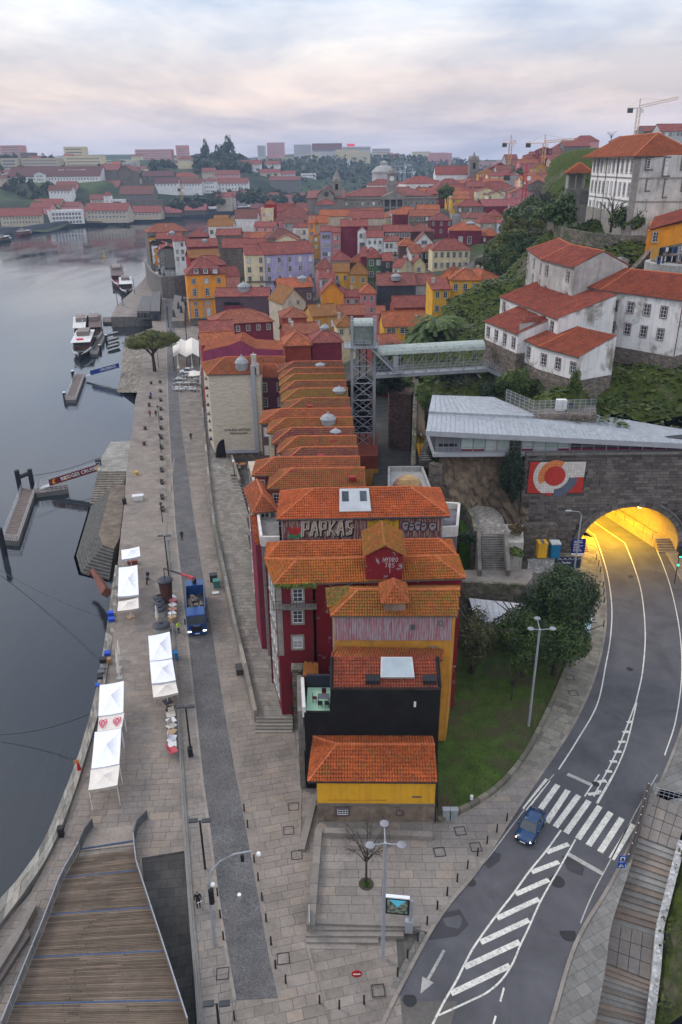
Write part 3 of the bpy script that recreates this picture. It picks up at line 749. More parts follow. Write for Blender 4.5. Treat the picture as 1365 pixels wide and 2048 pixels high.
mkk([(1272,1406),(1286,1340),(1291,1262),(1283,1182),(1266,1125),(1250,1085)],.14,zoom=0)
mkk([(1330,1510),(1352,1440),(1364,1350),(1360,1262),(1344,1182),(1325,1125),(1307,1085)],.12,zoom=0)
tk=Pz(1250,1085,.64)
for q,w_ in((tk,.14),(Pz(1190,1070,.64),.14),(Pz(1307,1085,.64),.12)):
 e_=q+tdir*60;s2=V((tdir.y,-tdir.x,0))*w_/2
 MB().poly([(q-s2).to_tuple()[:2]+(.587,),(q+s2).to_tuple()[:2]+(.587,),(e_+s2).to_tuple()[:2]+(.587,),(e_-s2).to_tuple()[:2]+(.587,)]).B('road_marking',RPAINT,road)
z5=lambda x,y:(400+x/2.73,1548+y/2.73)
mkk([z5(1335,960),z5(1240,1130)],.22,m=RPAINTW,zoom=0)
MB().poly([tu(G(*z5(x,y),-.043))for x,y in((1205,1200),(1278,1140),(1215,1105))]).B('arrow_head',RPAINTW,road)
for u_,v_,r_,m_ in((1115,1763,.62,ASPHD),(1136,1866,.62,ASPHD),(943,1765,.4,ASPHD),(1260,1338,.38,BKM),(1262,1153,.4,ASPHD),(820,2000,.5,BKM),(1192,1568,.35,BKM)):
 p=G(u_,v_,-.042);MB().poly([(p.x+r_*cos(k*.314),p.y+r_*sin(k*.314),p.z+(.004 if m_ is BKM else 0))for k in rn_(20)]).B('manhole_cover',m_,road)
for px in([(962,1722),(985,1702),(1003,1708),(1000,1722),(978,1737)],[(1124,1712),(1140,1710),(1170,1735),(1165,1752),(1135,1740)],[(845,1860),(870,1830),(920,1818),(938,1850),(915,1872),(860,1880)],[(1000,1660),(1010,1642),(1022,1640),(1014,1660)]):
 MB().poly([tu(G(*q,-.044))for q in px][::-1]).B('asphalt_patch',ASPHP,road)
ko=ofp(roadL,.28)
edge=[(p.x,p.y)for p in ko if 40.4<p.y<62]
PZ=lambda x,y:max(.64 if y>43 or x<3.2 else HF(x,y),HF(x,y))
plaza_out=[(-2.95,41.55)]+[(2.2,41.3),(5.0,41.2)]+edge+[(17.0,60),(13.5,55),(10.0,51.8),(9,51.6),(9,53.3),(-1.4,53.3),(-2.6,50.9)]
MB().poly([(-3,28,-.045),(5,28,-.045),(9,38,-.045),(9,46,-.045),(-3,46,-.045)]).B('pavement',PAVED,kind=KST)
plz=MB();plz.prism(plaza_out,-.5,[PZ(x,y)-.03 for x,y in plaza_out]);plaza=plz.B('plaza',[STONE,],kind=KST)
slabs(plaza,plaza_out,-.02,(.9,1.9),(.75,.95),PZ,SLABG,z0=-.035,th=.045,seed=11,ref=(2,42))
right_pave=[(p.x,p.y)for p in ko if 60<p.y<112]+[(36,112),(30,96)]+xy([G(1118,1345),G(1090,1430),G(1040,1525),G(985,1600)])
slabs(plaza,right_pave,-.6,(.9,1.6),(.7,.9),HF,slabm('mossy_slab',(.20,.185,.15),.25),z0=-.035,th=.05,seed=13,ref=(20,60))
pr=MB();stpp(pr,[p for p in ofp(roadL,.28)],[V((p.x-12,p.y+3,0))if p.y>56 else V((p.x-.6,p.y,0))for p in ofp(roadL,.28)],3,-.09).B('pavement',pavem('paving_bed',(.16,.15,.135),0,1.2,.7),kind=KST)
for k in rn_(4):
 x1=(6.2,4.6,2.6,.9)[k];y0=41.5-.42*(k+1)
 b=MB();zt=.60-.15*(k+1)+.015
 b.hexa([(-3.0,y0,-.3),(x1,y0-.1,-.3),(x1,y0+.44,-.3),(-3.,y0+.44,-.3),(-3.0,y0,zt),(x1,y0-.1,zt),(x1,y0+.44,zt),(-3.,y0+.44,zt)]);b.B('step',SLABG,plaza)
b=MB();b.hexa([(-3.02,41.5,-.3),(5.9,41.1,-.3),(5.9,41.5,-.3),(-3.02,41.95,-.3),(-3.02,41.5,.655),(5.9,41.1,.66),(5.9,41.5,.66),(-3.02,41.95,.655)]);b.B('step',SLABG,plaza)
def ledge(px,z,h,th,label):
 P=[Pz(u,v,z)for u,v in px];n=max(2,int((P[-1]-P[0]).length/1.9));r_=root('stone_ledge',P[0].lerp(P[-1],.5),label,'ledge')
 for i in rn_(n):
  a,b=P[0].lerp(P[-1],i/n+.002),P[0].lerp(P[-1],(i+1)/n-.002)
  MB().wall([(a.x,a.y),(b.x,b.y)],-.2,z+uni(-.006,.006),th).B('coping_block',SLABG,r_)
ledge([(638,1657),(622,1850)],1.12,.5,.62,'long granite ledge along the street side of the little plaza')
ledge([(650,1660),(866,1668)],1.15,.5,.6,'granite ledge bench in front of the yellow house')
gp=root('glass_panel',Pz(618,1860,.64),'small greenish glass panel at the near end of the long granite ledge','panel')
gq=[Pz(620,1864,.66),Pz(619,1828,.66)]
MB().wall(xy(gq),.66,1.7,.05).B('pane',mat('green_glass_edge',(.16,.34,.27),.2,.2,spec=.6),gp);MB().wall(xy(gq),1.7,1.74,.08).B('rail',STEEL,gp)
for k,(a_,b_)in en((((637,1578),(606,1702)),((628,1590),(600,1700)))):
 P=[Pz(*a_,.1),Pz(*b_,.1)];MB().wall(xy(P),-.2,.32-.14*k,.34).B('step',SLABG,plaza)
rampR=[Pz(585,1432,.8),Pz(568,1340,1.2),Pz(548,1250,1.6),Pz(528,1150,2.),Pz(506,1060,2.4),Pz(478,960,3.),Pz(443,850,3.6),Pz(418,770,4.),Pz(412,715,4.)]
A=rsm(rampL,50);B=rsm(rampR,50);rp=MB()
for i in rn_(49):
 rp.poly([A[i],B[i],B[i+1],A[i+1]]);rp.poly([(A[i].x,A[i].y,-.3),A[i],A[i+1],(A[i+1].x,A[i+1].y,-.3)][::-1])
rp.poly([(A[0].x,A[0].y,-.3),(B[0].x,B[0].y,-.3),B[0],A[0]])
ramp=rp.B('ramp_street',COBW,kind=KST)
for k in rn_(5):
 z=.8-.16*k;q0,q1=A[0]+V((.05,-.36*k,0)),B[0]+V((.1,-.36*k,0))
 MB().hexa([(q0.x,q0.y-.38,-.2),(q1.x,q1.y-.38,-.2),(q1.x,q1.y,-.2),(q0.x,q0.y,-.2),(q0.x,q0.y-.38,z-.01),(q1.x,q1.y-.38,z-.01),(q1.x,q1.y,z-.01),(q0.x,q0.y,z-.01)]).B('step',slabm('pale_step',(.235,.212,.182),.15),ramp)
rs_=RR(4);sb=MB()
for i in rn_(0,21):
 a0,b0,a1,b1=A[i],B[i],A[i+1],B[i+1];rows=max(1,int((a1-a0).length/.75))
 for r_ in rn_(rows):
  t0,t1=r_/rows+.012,(r_+1)/rows-.012;p,q,p2,q2=a0.lerp(a1,t0),b0.lerp(b1,t0),a0.lerp(a1,t1),b0.lerp(b1,t1);x=rs_.random()*.12
  while x<.985:
   w=rs_.uniform(.1,.2);e_=min(1,x+w)
   c4=[p.lerp(q,x+.006),p.lerp(q,e_-.006),p2.lerp(q2,e_-.006),p2.lerp(q2,x+.006)];h=rs_.uniform(.015,.035)
   sb.add([tu(c)for c in c4]+[(c.x,c.y,c.z+h)for c in c4],[(4,5,6,7),(0,1,5,4),(1,2,6,5),(2,3,7,6),(3,0,4,7)]);x=e_
sb.B('paving_slab',slabm('ramp_slab',(.235,.212,.182),.22),ramp,kind=KSF)
w1=root('parapet_wall',A[10],'long low stone parapet running beside the sloping ramp street','wall')
PA=rsm(rampL,40)
for i in rn_(39):
 a,b=PA[i].lerp(PA[i+1],.01),PA[i].lerp(PA[i+1],.99)
 MB().wall([(a.x,a.y),(b.x,b.y)],[-.2,-.2],[a.z+.75,b.z+.75],.38).B('coping_block',WALLCAP,w1)
wall_out=gl([(-50,1850),(0,1797),(35,1758),(70,1710),(95,1665),(118,1610),(140,1555),(160,1500),(180,1430),(194,1370),(205,1300),(214,1240),(222,1180),(230,1125)],.5)
wall_in=gl([(-50,1930),(0,1850),(45,1790),(85,1732),(112,1680),(135,1625),(156,1565),(174,1505),(196,1432),(210,1370),(220,1300),(229,1240),(236,1180),(243,1125)],.5)
rw=root('river_wall',(-27,60,0),'broad stone river wall curving along the dark water','wall')
wo,wi=rsm(wall_out,70),rsm(wall_in,70)
b=MB()
for i in rn_(69):
 h=.45 if i<34 else .45-.42*min(1,(i-34)/14);h1=.45 if i<33 else .45-.42*min(1,(i-33)/14)
 o0,o1,i0,i1=wo[i],wo[i+1],wi[i],wi[i+1]
 b.poly([(o1.x,o1.y,-7),(o0.x,o0.y,-7),(o0.x,o0.y,h),(o1.x,o1.y,h1)]);b.poly([(i0.x,i0.y,-.3),(i1.x,i1.y,-.3),(i1.x,i1.y,h1),(i0.x,i0.y,h)])
 b.poly([(o0.x,o0.y,h-.01),(i0.x,i0.y,h-.01),(i1.x,i1.y,h1-.01),(o1.x,o1.y,h1-.01)])
b.B('wall_body',STD,rw)
for i in rn_(69):
 h=.45 if i<34 else .45-.42*min(1,(i-34)/14)
 ks=RR(i).choice([(0,.55,1),(0,.4,.75,1),(0,.35,1)])
 for k in rn_(len(ks)-1):
  q=[wo[i].lerp(wi[i],ks[k]+.012),wo[i].lerp(wi[i],ks[k+1]-.012),wo[i+1].lerp(wi[i+1],ks[k+1]-.012),wo[i+1].lerp(wi[i+1],ks[k]+.012)]
  q=[a.lerp(sum(q,U(0))/4,.025)for a in q];z=h+uni(.02,.07)
  MB().hexa([(p.x,p.y,h-.05)for p in q]+[(p.x,p.y,z)for p in q]).B('cap_stone',WALLCAP,rw)
ls=root('landing_steps',Pz(30,1850,0),'two long granite landing steps inside the river wall at the bottom','steps')
for k,px in en(([(-30,1945),(30,1858),(68,1795),(72,1812),(36,1880),(-30,1985)],[(-30,1985),(36,1880),(55,1850),(60,1870),(40,1900),(-30,2010)])):
 P=gl(px,.9-.45*k);MB().prism(xy(P),-.1,.9-.45*k).B('step',SLABG,ls)
ZD=lambda t:.12+2.3*t
DL=[Pz(163,1697,.12),Pz(126,1760,.6),Pz(91,1853,1.15),Pz(46,1964,1.9),Pz(8,2060,2.4)]
DR=[Pz(270,1680,.12),Pz(273,1729,.6),Pz(298,1807,1.15),Pz(326,1893,1.75),Pz(378,2055,2.4)]
dl,dr=rsm(DL,400),rsm(DR,400)
WOOD=[]
for k in rn_(5):
 def woodf(nm):
  t=NT(nm);p=t.pos();oi=t.n('ShaderNodeObjectInfo');m=t.map(p,(.5,7,1),rot=(0,0,-.12))
  c=t.gray(t.rng(oi.outputs['Random'],0,1,.72,1.25),((.13,.096,.07),(.138,.103,.076),(.121,.09,.066),(.147,.112,.084),(.133,.099,.073))[k])
  c=t.gray(t.rng(t.noise(m,1.4,6.,.7),.3,.7,.7,1.3),c);c=t.gray(t.rng(t.noise(p,.4,5.,.65),.3,.7,.75,1.2),c)
  return t.done(c,.85,t.bump(t.noise(m,3.,4.,.6),.3,.02),spec=.2)
 WOOD.append(woodf('timber_%d'%k))
deck=root('timber_deck',dl[0].lerp(dr[0],.5),'wide brown timber deck ramp with thin blue strips across it','deck ramp')
NP=128;LENP=400/NP
for i in rn_(8,NP):
 a0,a1=int(i*LENP),min(399,int((i+1)*LENP));q=[dl[a0],dr[a0],dr[a1],dl[a1]]
 sp=uni(.3,.7)
 for lo,hi in((0,sp),(sp,1)):
  c4=[q[0].lerp(q[1],lo+.002),q[0].lerp(q[1],hi-.002),q[3].lerp(q[2],hi-.002),q[3].lerp(q[2],lo+.002)]
  m1=(c4[0]+c4[1])/2;m2=(c4[2]+c4[3])/2;dy=(m2-m1)*.07
  c4=[c4[0]+dy,c4[1]+dy,c4[2]-dy,c4[3]-dy];h=uni(.02,.035)
  MB().hexa([tu(c-U(.04))for c in c4]+[(c.x,c.y,c.z+h)for c in c4]).B('plank',WOOD[random.randrange(5)],deck)
BLUE=paintm('blue_strip_paint',(.04,.075,.16))
for t in(.0,.2,.425,.66,.885):
 i=int(t*399);a,b,a1,b1=dl[i],dr[i],dl[min(399,i+3)],dr[min(399,i+3)]
 MB().hexa([tu(p-U(.05))for p in(a,b,b1,a1)]+[(p.x,p.y,p.z+.042)for p in(a,b,b1,a1)]).B('blue_strip',BLUE,deck)
b=MB();
for i in rn_(0,398,6):
 for P in(dl,dr):
  a,c=P[i],P[min(399,i+6)];b.poly([(a.x,a.y,-1.6),(c.x,c.y,-1.6),(c.x,c.y,c.z),(a.x,a.y,a.z)])
b.B('side_wall',mat('dark_mossy_concrete',(.09,.085,.075),.9,.35,streak=.6,col2=(.05,.07,.02),lo=.55,hi=.65),deck)
MB().hexa([tu(Pz(160,1702,-.02)),tu(Pz(270,1690,-.02)),tu(Pz(268,1650,-.02)),tu(Pz(186,1660,-.02))]+[tu(Pz(160,1702,.1)),tu(Pz(270,1690,.1)),tu(Pz(268,1650,.06)),tu(Pz(186,1660,.06))]).B('forecourt',SLABG,deck)
PANEL=mat('grey_steel_panel',(.10,.105,.11),.5,.3,streak=.3)
def deck_rail(P,z,label,solid):
 r_=root('deck_railing',P[0],label,'railing');n=len(P)
 for i in rn_(n-1):
  a,c=P[i].lerp(P[i+1],.01),P[i].lerp(P[i+1],.99)
  if i<solid:MB().wall([(a.x,a.y),(c.x,c.y)],[-.1,-.1],[a.z+z,c.z+z],.09).B('panel',PANEL,r_)
  else:
   MB().wall([(a.x,a.y),(c.x,c.y)],[a.z+.12,c.z+.12],[a.z+z-.08,c.z+z-.08],.05).B('panel',mat('grey_timber_board',(.17,.165,.155),.8,.3),r_)
   MB().tube([a+U(z),c+U(z)],.05).B('top_rail',STEEL,r_)
   MB().tube([a,a+U(z)],.045).B('post',STEEL,r_)
deck_rail([Pz(187,1652,.05),Pz(172,1672,.05),Pz(160,1700,.1)]+rsm([p for p in DL],12)[1:],.95,'grey panel railing down the river side of the timber deck',2)
deck_rail([Pz(296,1635,.05),Pz(276,1655,.05),Pz(269,1680,.1)]+rsm([p for p in DR],12)[1:],.95,'grey panel railing down the street side of the timber deck',2)
GALV=mat('weathered_railing',(.20,.205,.20),.6,.25)
fr=root('railing',fence_w[3],'long low metal railing between the quay and the street pavement','railing')
fp=rsm(fence_w,46)
for i in rn_(45):
 a,c=fp[i],fp[i+1];s=MB();s.tube([a,a+U(1.0)],.035);s.B('post',GALV,fr)
 s=MB();s.tube([a+U(1.),c+U(1.)],.04);s.B('top_rail',GALV,fr)
 s=MB();[s.tube([a+U(z),c+U(z)],.016,4)for z in(.25,.5,.75)];s.B('lower_rail',GALV,fr)
kb=MB();kb.wall(xy(fp),-.2,.16,.42).B('railing_base',slabm('base_granite',(.24,.225,.2),.1),fr)
pier_top=[Pz(u,v,-.6)for u,v in((222,975),(252,970),(240,1075),(228,1098),(205,1090),(198,1070))]
pb=root('stepped_pier',(pier_top[0].x,pier_top[0].y,-4),'rounded old stone pier stepping down into the water','pier')
MB().prism(xy(pier_top),-6,-.55).B('pier_top',mat('brown_silt_stone',(.16,.125,.095),.95,.4,.8,col2=(.09,.075,.062)),pb)
c0=sum(pier_top,U(0))/6
for k in rn_(10):
 P=[]
 for i,p in en(pier_top):
  d=V((-1,-.35,0))*(.42*(k+1))if i in(0,5)else(V((-.75,-.9,0))*(.42*(k+1))if i==4 else(V((0,-1.1,0))*(.42*(k+1))if i==3 else U(0)))
  P.append((p.x+d.x,p.y+d.y))
 P[2]=(P[2][0],P[2][1]);MB().prism(P,-6,-.6-.34*(k+1)).B('step',mat('wet_dark_stone',(.10,.095,.085),.8,.4,1.4,streak=.3),pb)
sp_=root('river_stairs',Pz(220,965,-2),'pale stone stairs going down into the river below the landing','steps')
a0,b0=Pz(200,941,-.1),Pz(253,941,-.1)
for k in rn_(14):
 z=-.1-.28*k;y=a0.y-.55*k
 MB().box(((a0.x+b0.x)/2+.12*k*0,y-.3,(z-7)/2),(b0.x-a0.x+.4,.62,z+7)).B('step',mat('pale_wet_step',(.24,.21,.17)if k<8 else(.17,.15,.125),.9,.4,1.2,streak=.4),sp_)
MB().prism(xy([Pz(u,v,-.1)for u,v in((198,942),(255,942),(262,882),(222,884),(205,912))]),-7,-.06).B('landing',pavem('landing_stone',(.29,.27,.24)),kind=KST)
sl_=MB();q=[Pz(240,768,-3.),Pz(283,768,-.1),Pz(290,700,-.1),Pz(246,700,-1.6)]
sl_.poly(q[::-1]);sl_.poly([q[0],q[1],Pz(279,785,-1.5),Pz(234,785,-4.2)][::-1]);sl_.poly([q[3],q[2],Pz(291,662,-.1),Pz(252,675,-1.5)][::-1]);sl_.B('slipway',rubble('beach_stones',(.30,.26,.21),(.20,.18,.15),1.1),kind=KST)
MB().poly([Pz(234,784,-4.2),Pz(281,784,-1.4),Pz(283,766,-.2),Pz(240,764,-3.)]).B('slipway',rubble('wet_slip',(.13,.125,.125),(.09,.085,.085),1.3),kind=KST)
# == THE NEAR HOUSES
def ow(A,B,u,z,o=.03):
 A,B=V((A[0],A[1],0)),V((B[0],B[1],0));d=(B-A).normalized();nrm=V((d.y,-d.x,0));p=A+d*u+nrm*o
 return V((p.x,p.y,z))
def ywo(A,B):return atan2(B[1]-A[1],B[0]-A[0])
def qd(pa,A,B,u0,u1,z0,z1,m,name,th=.06,o=0.):
 b=MB();P=[ow(A,B,u0,z0,o),ow(A,B,u1,z0,o),ow(A,B,u1,z1,o),ow(A,B,u0,z1,o)];Q=[ow(A,B,u,z,o+th)for u,z in((u0,z0),(u1,z0),(u1,z1),(u0,z1))]
 b.hexa([P[0],P[1],Q[1],Q[0],P[3],P[2],Q[2],Q[3]]);return b.B(name,m,pa)
NTRIM=mat('plum_window_frame',(.11,.07,.075),.85,.2)
PLY=mat('fresh_yellow_plaster',(.70,.36,.022),.85,.1,.5,col2=(.58,.27,.02),lo=.55,hi=.75,bump=.1,streak=.22)
GRAN=mat('rough_granite_base',(.235,.175,.13),.92,.4,.8,col2=(.09,.075,.065),lo=.5,hi=.68,s2=.9,bump=.6,bs=5.,streak=.4)
P1=PD(634,1563,51.8);ze=P1.z;P2=PD(872,1573,51.6)
A,B=V((P1.x,P1.y,0)),V((P2.x,P2.y,0));x=(B-A).normalized();y=V((-x.y,x.x,0));Ln=(B-A).length
r_=root('town_house',(A+B)/2+y*2.3+U(.3),'low yellow house with a granite base and orange tile roof beside the plaza','house')
zs=PD(634,1607,51.8).z
MB().prism([tu(p)[:2]for p in(A,B,B+y*4.6,A+y*4.6)],zs,ze).B('wall',PLY,r_)
MB().prism([tu(p)[:2]for p in(A-y*.06,B-y*.06,B+y*4.6,A+y*4.6)],-.3,zs).B('stone_base',GRAN,r_)
qd(r_,A,B,-.1,Ln+.1,zs-.12,zs+.05,WDK,'string_course',.16)
e=U(ze+.1);A2,B2=A-x*.75-y*.14,B+x*.12-y*.14;L_,R_=A+x*1.75+y*3.1,B+x*.12+y*3.1;AB,BB=A-x*.5+y*4.55,B+x*.12+y*4.55
up_=U(ze+1.45);um=U(ze+1.05);BL=A-x*.6+y*4.3+e
ro=rfp(r_,[[A2+e,B2+e,R_+up_,L_+up_],[BB+um,AB+um,L_+up_,R_+up_],[BL,A2+e,L_+up_],[BL,L_+up_,AB+um]],[(A2+e,L_+up_),(L_+up_,R_+up_),(L_+up_,AB+um)],roofm('roof_yellow_house',(.56,.125,.03),.42),True)
MB().tube([A2+e+U(-.08),B2+e+U(-.08)],.07).B('gutter',BKM,ro)
for u,v,w,h in((834,1585,.75,.62),(686,1622,.98,.72),(800,1624,.5,.42)):
 p=PD(u,v,51.75 if v<1600 else 51.68);window(r_,(p.x,p.y-.02,p.z),ywo(A,B),w,h,4 if w>.6 else 2,3 if h>.6 else 2,.14,NTRIM,near=1)
qd(r_,A,B,1.0,6.2,zs+.42,zs+.5,mat('yellow_conduit',(.52,.25,.02),.8),'conduit',.05)
dpi(r_,(B.x+.1,B.y-.1),.3,ze)
BLK=mat('black_cladding',(.008,.008,.0085),.75,.35,.5,col2=(.014,.0135,.0135),lo=.5,hi=.65,bump=.12)
P1=PD(661,1376,56.45);P2=PD(882,1388,56.3);zt=P1.z;A,B=V((P1.x,P1.y,0)),V((P2.x,P2.y,0));x=(B-A).normalized();y=V((-x.y,x.x,0));T=A-x*2.45;Lb=(B-A).length
r_=root('town_house',(T+B)/2+y*2.8,'narrow tall house clad in black panels with a mint green roof terrace','house')
MB().prism([tu(p)[:2]for p in(A,B,B+y*5.6,A+y*5.6)],-.3,zt).B('wall',BLK,r_)
zte=PD(640,1424,56.45).z
MB().prism([tu(p)[:2]for p in(T,A-x*.003,A-x*.003+y*5.6,T+y*5.6)],-.3,zte-.45).B('terrace_block',BLK,r_)
MB().box((*((T+A)/2+y*2.2)[:2],zte-.44),(2.2,3.9,.06),ywo(A,B)).B('terrace_floor',mat('mint_floor',(.36,.58,.42),.6,.1),r_)
MB().wall([tu(T+y*.12)[:2],tu(A+y*.12)[:2]],zte-.5,zte-.05,.24).B('parapet',BLK,r_)
MB().wall([tu(T+y*4.4)[:2],tu(A+y*4.4)[:2]],zte-.5,zte+.9,.3).B('parapet',mat('dark_blue_parapet',(.03,.032,.045),.6,.2),r_)
MB().wall([tu(T)[:2],tu(T+y*4.5-x*.4)[:2]],zte-.6,zte+.55,.32).B('white_coping',mat('white_wall',(.62,.60,.56),.8,.15),r_)
MB().wall([tu(T-x*.35)[:2],tu(T+y*5.4-x*.75)[:2]],-.3,zte+.1,.5).B('side_wall',STD,r_)
S,rg=slps(A,B,B+y*5.6,A+y*5.6,zt-.12,'gx',1.3,.0)
ro=rfp(r_,S,[],roofm('roof_black_house',(.40,.085,.035),.35,(.12,.09,.05)),True)
for(p,q)in((A+x*.1,A+x*.1+y*2.8),(B-x*.1,B-x*.1+y*2.8)):MB().tube([(p.x,p.y,zt+.05),(q.x,q.y,zt+1.38)],.16,4).B('verge_trim',BLK,ro)
MB().tube([tu(A+U(zt+.0)),tu(B+U(zt+.0))],.12,4).B('gutter',BLK,ro)
def onroof(u,d,s=.465,lift=.12):q=A+x*u+y*d;return(q.x,q.y,zt-.12+d*s+lift)
skylight(ro,onroof(Lb*.455,.85),onroof(Lb*.765,.85),onroof(Lb*.755,2.75),onroof(Lb*.465,2.75),.28)
for u in(Lb*.385,Lb*.9):
 q=A+x*u+y*.35;MB().hexa([(*(q+x*i+y*j)[:2],zt-.15+k)for k in(0,.75)for i,j in((-.62,-.1),(.62,-.1),(.62,.9),(-.62,.9))]).B('black_dormer',mat('black_metal_box',(.02,.02,.023),.5,.2),ro)
qd(r_,A,B,Lb*.76,Lb*.78,zt-2.1,zt-1.5,WHP,'wall_light',.05)
tb=root('garden_table',(*(T+x*1.75+y*1.9)[:2],zte-.41),'dark table on the mint green terrace','table')
MB().box((0,0,.72),(1.1,.75,.04)).B('table_top',mat('grey_table',(.10,.10,.12),.5),tb,wd_=0)
for i in(-.48,.48):
 for j in(-.3,.3):MB().tube([(i,j,0),(i,j,.72)],.025).B('leg',BKM,tb,wd_=0)
for k,(i,j,rz,lb)in en(((-.85,.1,1.57,'dark red chair at the left end of the terrace table'),(-.3,-.72,3.14,'black chair on the near side of the terrace table, left one'),(.32,-.72,3.14,'black chair on the near side of the terrace table, against the black wall'),(.0,.8,0,'dark red chair behind the terrace table'))):
 c=root('garden_chair',(*(T+x*(1.75+i)+y*(1.9+j))[:2],zte-.41),lb,'chair','chairs on the mint terrace',rz)
 cm=BKM if j<-.5 else mat('wine_chair',(.09,.012,.025),.5)
 MB().box((0,0,.45),(.42,.42,.04)).B('seat',cm,c,wd_=0);MB().box((0,.2,.68),(.42,.04,.42)).B('backrest',cm,c,wd_=0)
 for p in(-.18,.18):
  for q in(-.18,.18):MB().tube([(p,q,0),(p,q,.45)],.02,5).B('leg',cm,c,wd_=0)
P1,zt=PD(669,1227,62.2),PD(669,1227,62.2).z;P2=PD(907,1232,62.0);A,B=V((P1.x,P1.y,0)),V((P2.x,P2.y,0));x=(B-A).normalized();y=V((-x.y,x.x,0));C,Dd=B+y*5.0+x*1.0,A+y*5.0-x*.3
OCH=mat('ochre_plaster',(.54,.25,.035),.88,.25,.6,col2=(.28,.16,.06),lo=.56,hi=.72,streak=.35)
r_=root('town_house',(A+B)/2+y*2.5,'ochre house with faded pink corrugated cladding below a mossy tile roof','house')
MB().prism([tu(p)[:2]for p in(A,B,C,Dd)],-.3,zt).B('wall',OCH,r_)
zc=PD(780,1281,62).z;Lw=(B-A).length
qd(r_,A,B,.0,Lw-.1,zc,zt-.02,siding('peeling_pink_siding',(.36,.13,.15),(.36,.31,.33),.42,.56,.24,.7,(3.,3.,.35)),'metal_cladding',.09)
for u,v,w,h in((826,1253,.35,.5),(882,1245,.3,.35),(826,1300,.4,.55),(867,1298,.7,.62)):p=PD(u,v,62);window(r_,(p.x,p.y-.1,p.z),ywo(A,B),w,h,2,2,.06,WDK,sash=WDK if v<1260 else SASH,near=1)
S,rg=slps(A,B,C,Dd,zt,'ghl',1.1,.35);ro=rfp(r_,S,rg,roofm('roof_mossy',(.47,.13,.028),.95),True)
q=A+x*.2+y*1.0;MB().prism([tu(q+V(o_))[:2]for o_ in((-.9,0,0),(1.2,0,0),(1.2,2.6,0),(-1.1,2.6,0))],zt-.3,[zt+.12,zt+.3,zt+1.0,zt+.75]).B('moss_patch',rubble('roof_moss',(.12,.13,.02),(.30,.11,.03),3.5),ro)
def turret(pa,u0,u1,v,D,dep,hgt,typ,rise,wm,rm,name='roof_turret',tiles=1):
 P1=PD(u0,v,D);P2=PD(u1,v,D);a,b=V((P1.x,P1.y,0)),V((P2.x,P2.y,0));yy=V((0,1,0));c,d=b+yy*dep,a+yy*dep
 m=MB();m.prism([tu(p)[:2]for p in(a,b,c,d)],P1.z-hgt,P1.z)
 if typ=='gy':t=(a+b)/2;m.poly([(a.x,a.y,P1.z),(b.x,b.y,P1.z),(t.x,t.y,P1.z+rise)])
 o=m.B(name,wm,pa);S,rg=slps(a,b,c,d,P1.z,typ,rise,.25)
 t=MB();tile_mesh_all(t,S,rg);rr=t.B('turret_roof',rm,o);return a,b,P1.z,o
def tile_mesh_all(t,S,rg):
 for p in S:tms(t,p)
 for a,c in rg:
  n=max(2,int((V(c)-V(a)).length/.45))
  for k in rn_(n):t.tube([V(a).lerp(V(c),k/n)+U(.05),V(a).lerp(V(c),(k+1.06)/n)+U(.07)],[.13,.11],6)
turret(r_,769,812,1202,62.25,3.2,2.2,'hip',1.1,mat('turret_boards',(.30,.2,.15),.9,.3,streak=.4),roofm('roof_turret_mix',(.50,.13,.035),.5))
bx=PD(838,1200,65.5);MB().box((bx.x,bx.y,bx.z-.3),(2.2,1.2,1.1)).B('asbestos_shed',mat('stained_sheet',(.16,.155,.14),.9,.4,streak=.6),r_)
dpi(r_,(A.x-.12,A.y-.12),4,zt-.3,STEEL)
P=[PD(672,1318,59.4),PD(886,1322,59.4),PD(886,1300,61.8),PD(672,1296,61.8)]
lt=root('lean_to',P[0],'narrow mossy lean-to tile roof wedged between the black house and the ochre house','lean-to')
b=MB();tms(b,P);b.B('roof_tiles',roofm('roof_leanto',(.45,.11,.03),.7),lt,kind=KSF);MB().prism([tu(p)[:2]for p in P],6,[p.z-.06 for p in P]).B('wall',OCH,lt)
CRIM=mat('crimson_plaster',(.19,.012,.018),.8,.16,.6,col2=(.30,.27,.29),lo=.60,hi=.64,s2=.9,bump=.12)
CRIMD=mat('deep_crimson_plaster',(.155,.010,.018),.8,.18,.6,bump=.1,streak=.4)
P1,zt=PD(553,1163,67.0),PD(553,1163,67.0).z;P2=PD(924,1162,67.4);A,B=V((P1.x,P1.y,0)),V((P2.x,P2.y,0));x=(B-A).normalized();y=V((-x.y,x.x,0));Lw=(B-A).length
r_=root('town_house',(A+B)/2+y*3,'crimson red house with white sash windows and a mossy orange roof','house')
C,Dd=B+y*4.6+x*.2,A+y*4.6-x*1.2
MB().prism([tu(p)[:2]for p in(A+x*3.9,B,C,A+x*3.9+y*4.6)],-.3,zt).B('wall',CRIM,r_)
blk=[A-y*.55,A+x*3.6-y*.55,A+x*3.9+y*4.6,Dd];MB().prism([tu(p)[:2]for p in blk],-.3,zt+.02).B('wall',CRIMD,r_)
fa,fb=blk[0],blk[1]
for v in(1190,1233,1284):
 p=PD(596,v,fa.y);window(r_,(p.x,p.y+.0,p.z),ywo(fa,fb),.98,1.45,2,3,.2,STONE,near=1)
wg(r_,blk[3],fa,zt,3,5,1.1,1.9,3.,1.8,fr=.2,trim=STONE);p=PD(566,1225,fa.y);qd(r_,fa,fb,-.05,.5,zt-8.5,zt-.3,STONE,'corner_pilaster',.06)
bz=PD(596,1208,fa.y).z;o=MB().box((*((fa+fb)/2-y*.45)[:2],bz-.08),(4.4,.95,.16),ywo(fa,fb)).B('balcony',STD,r_)
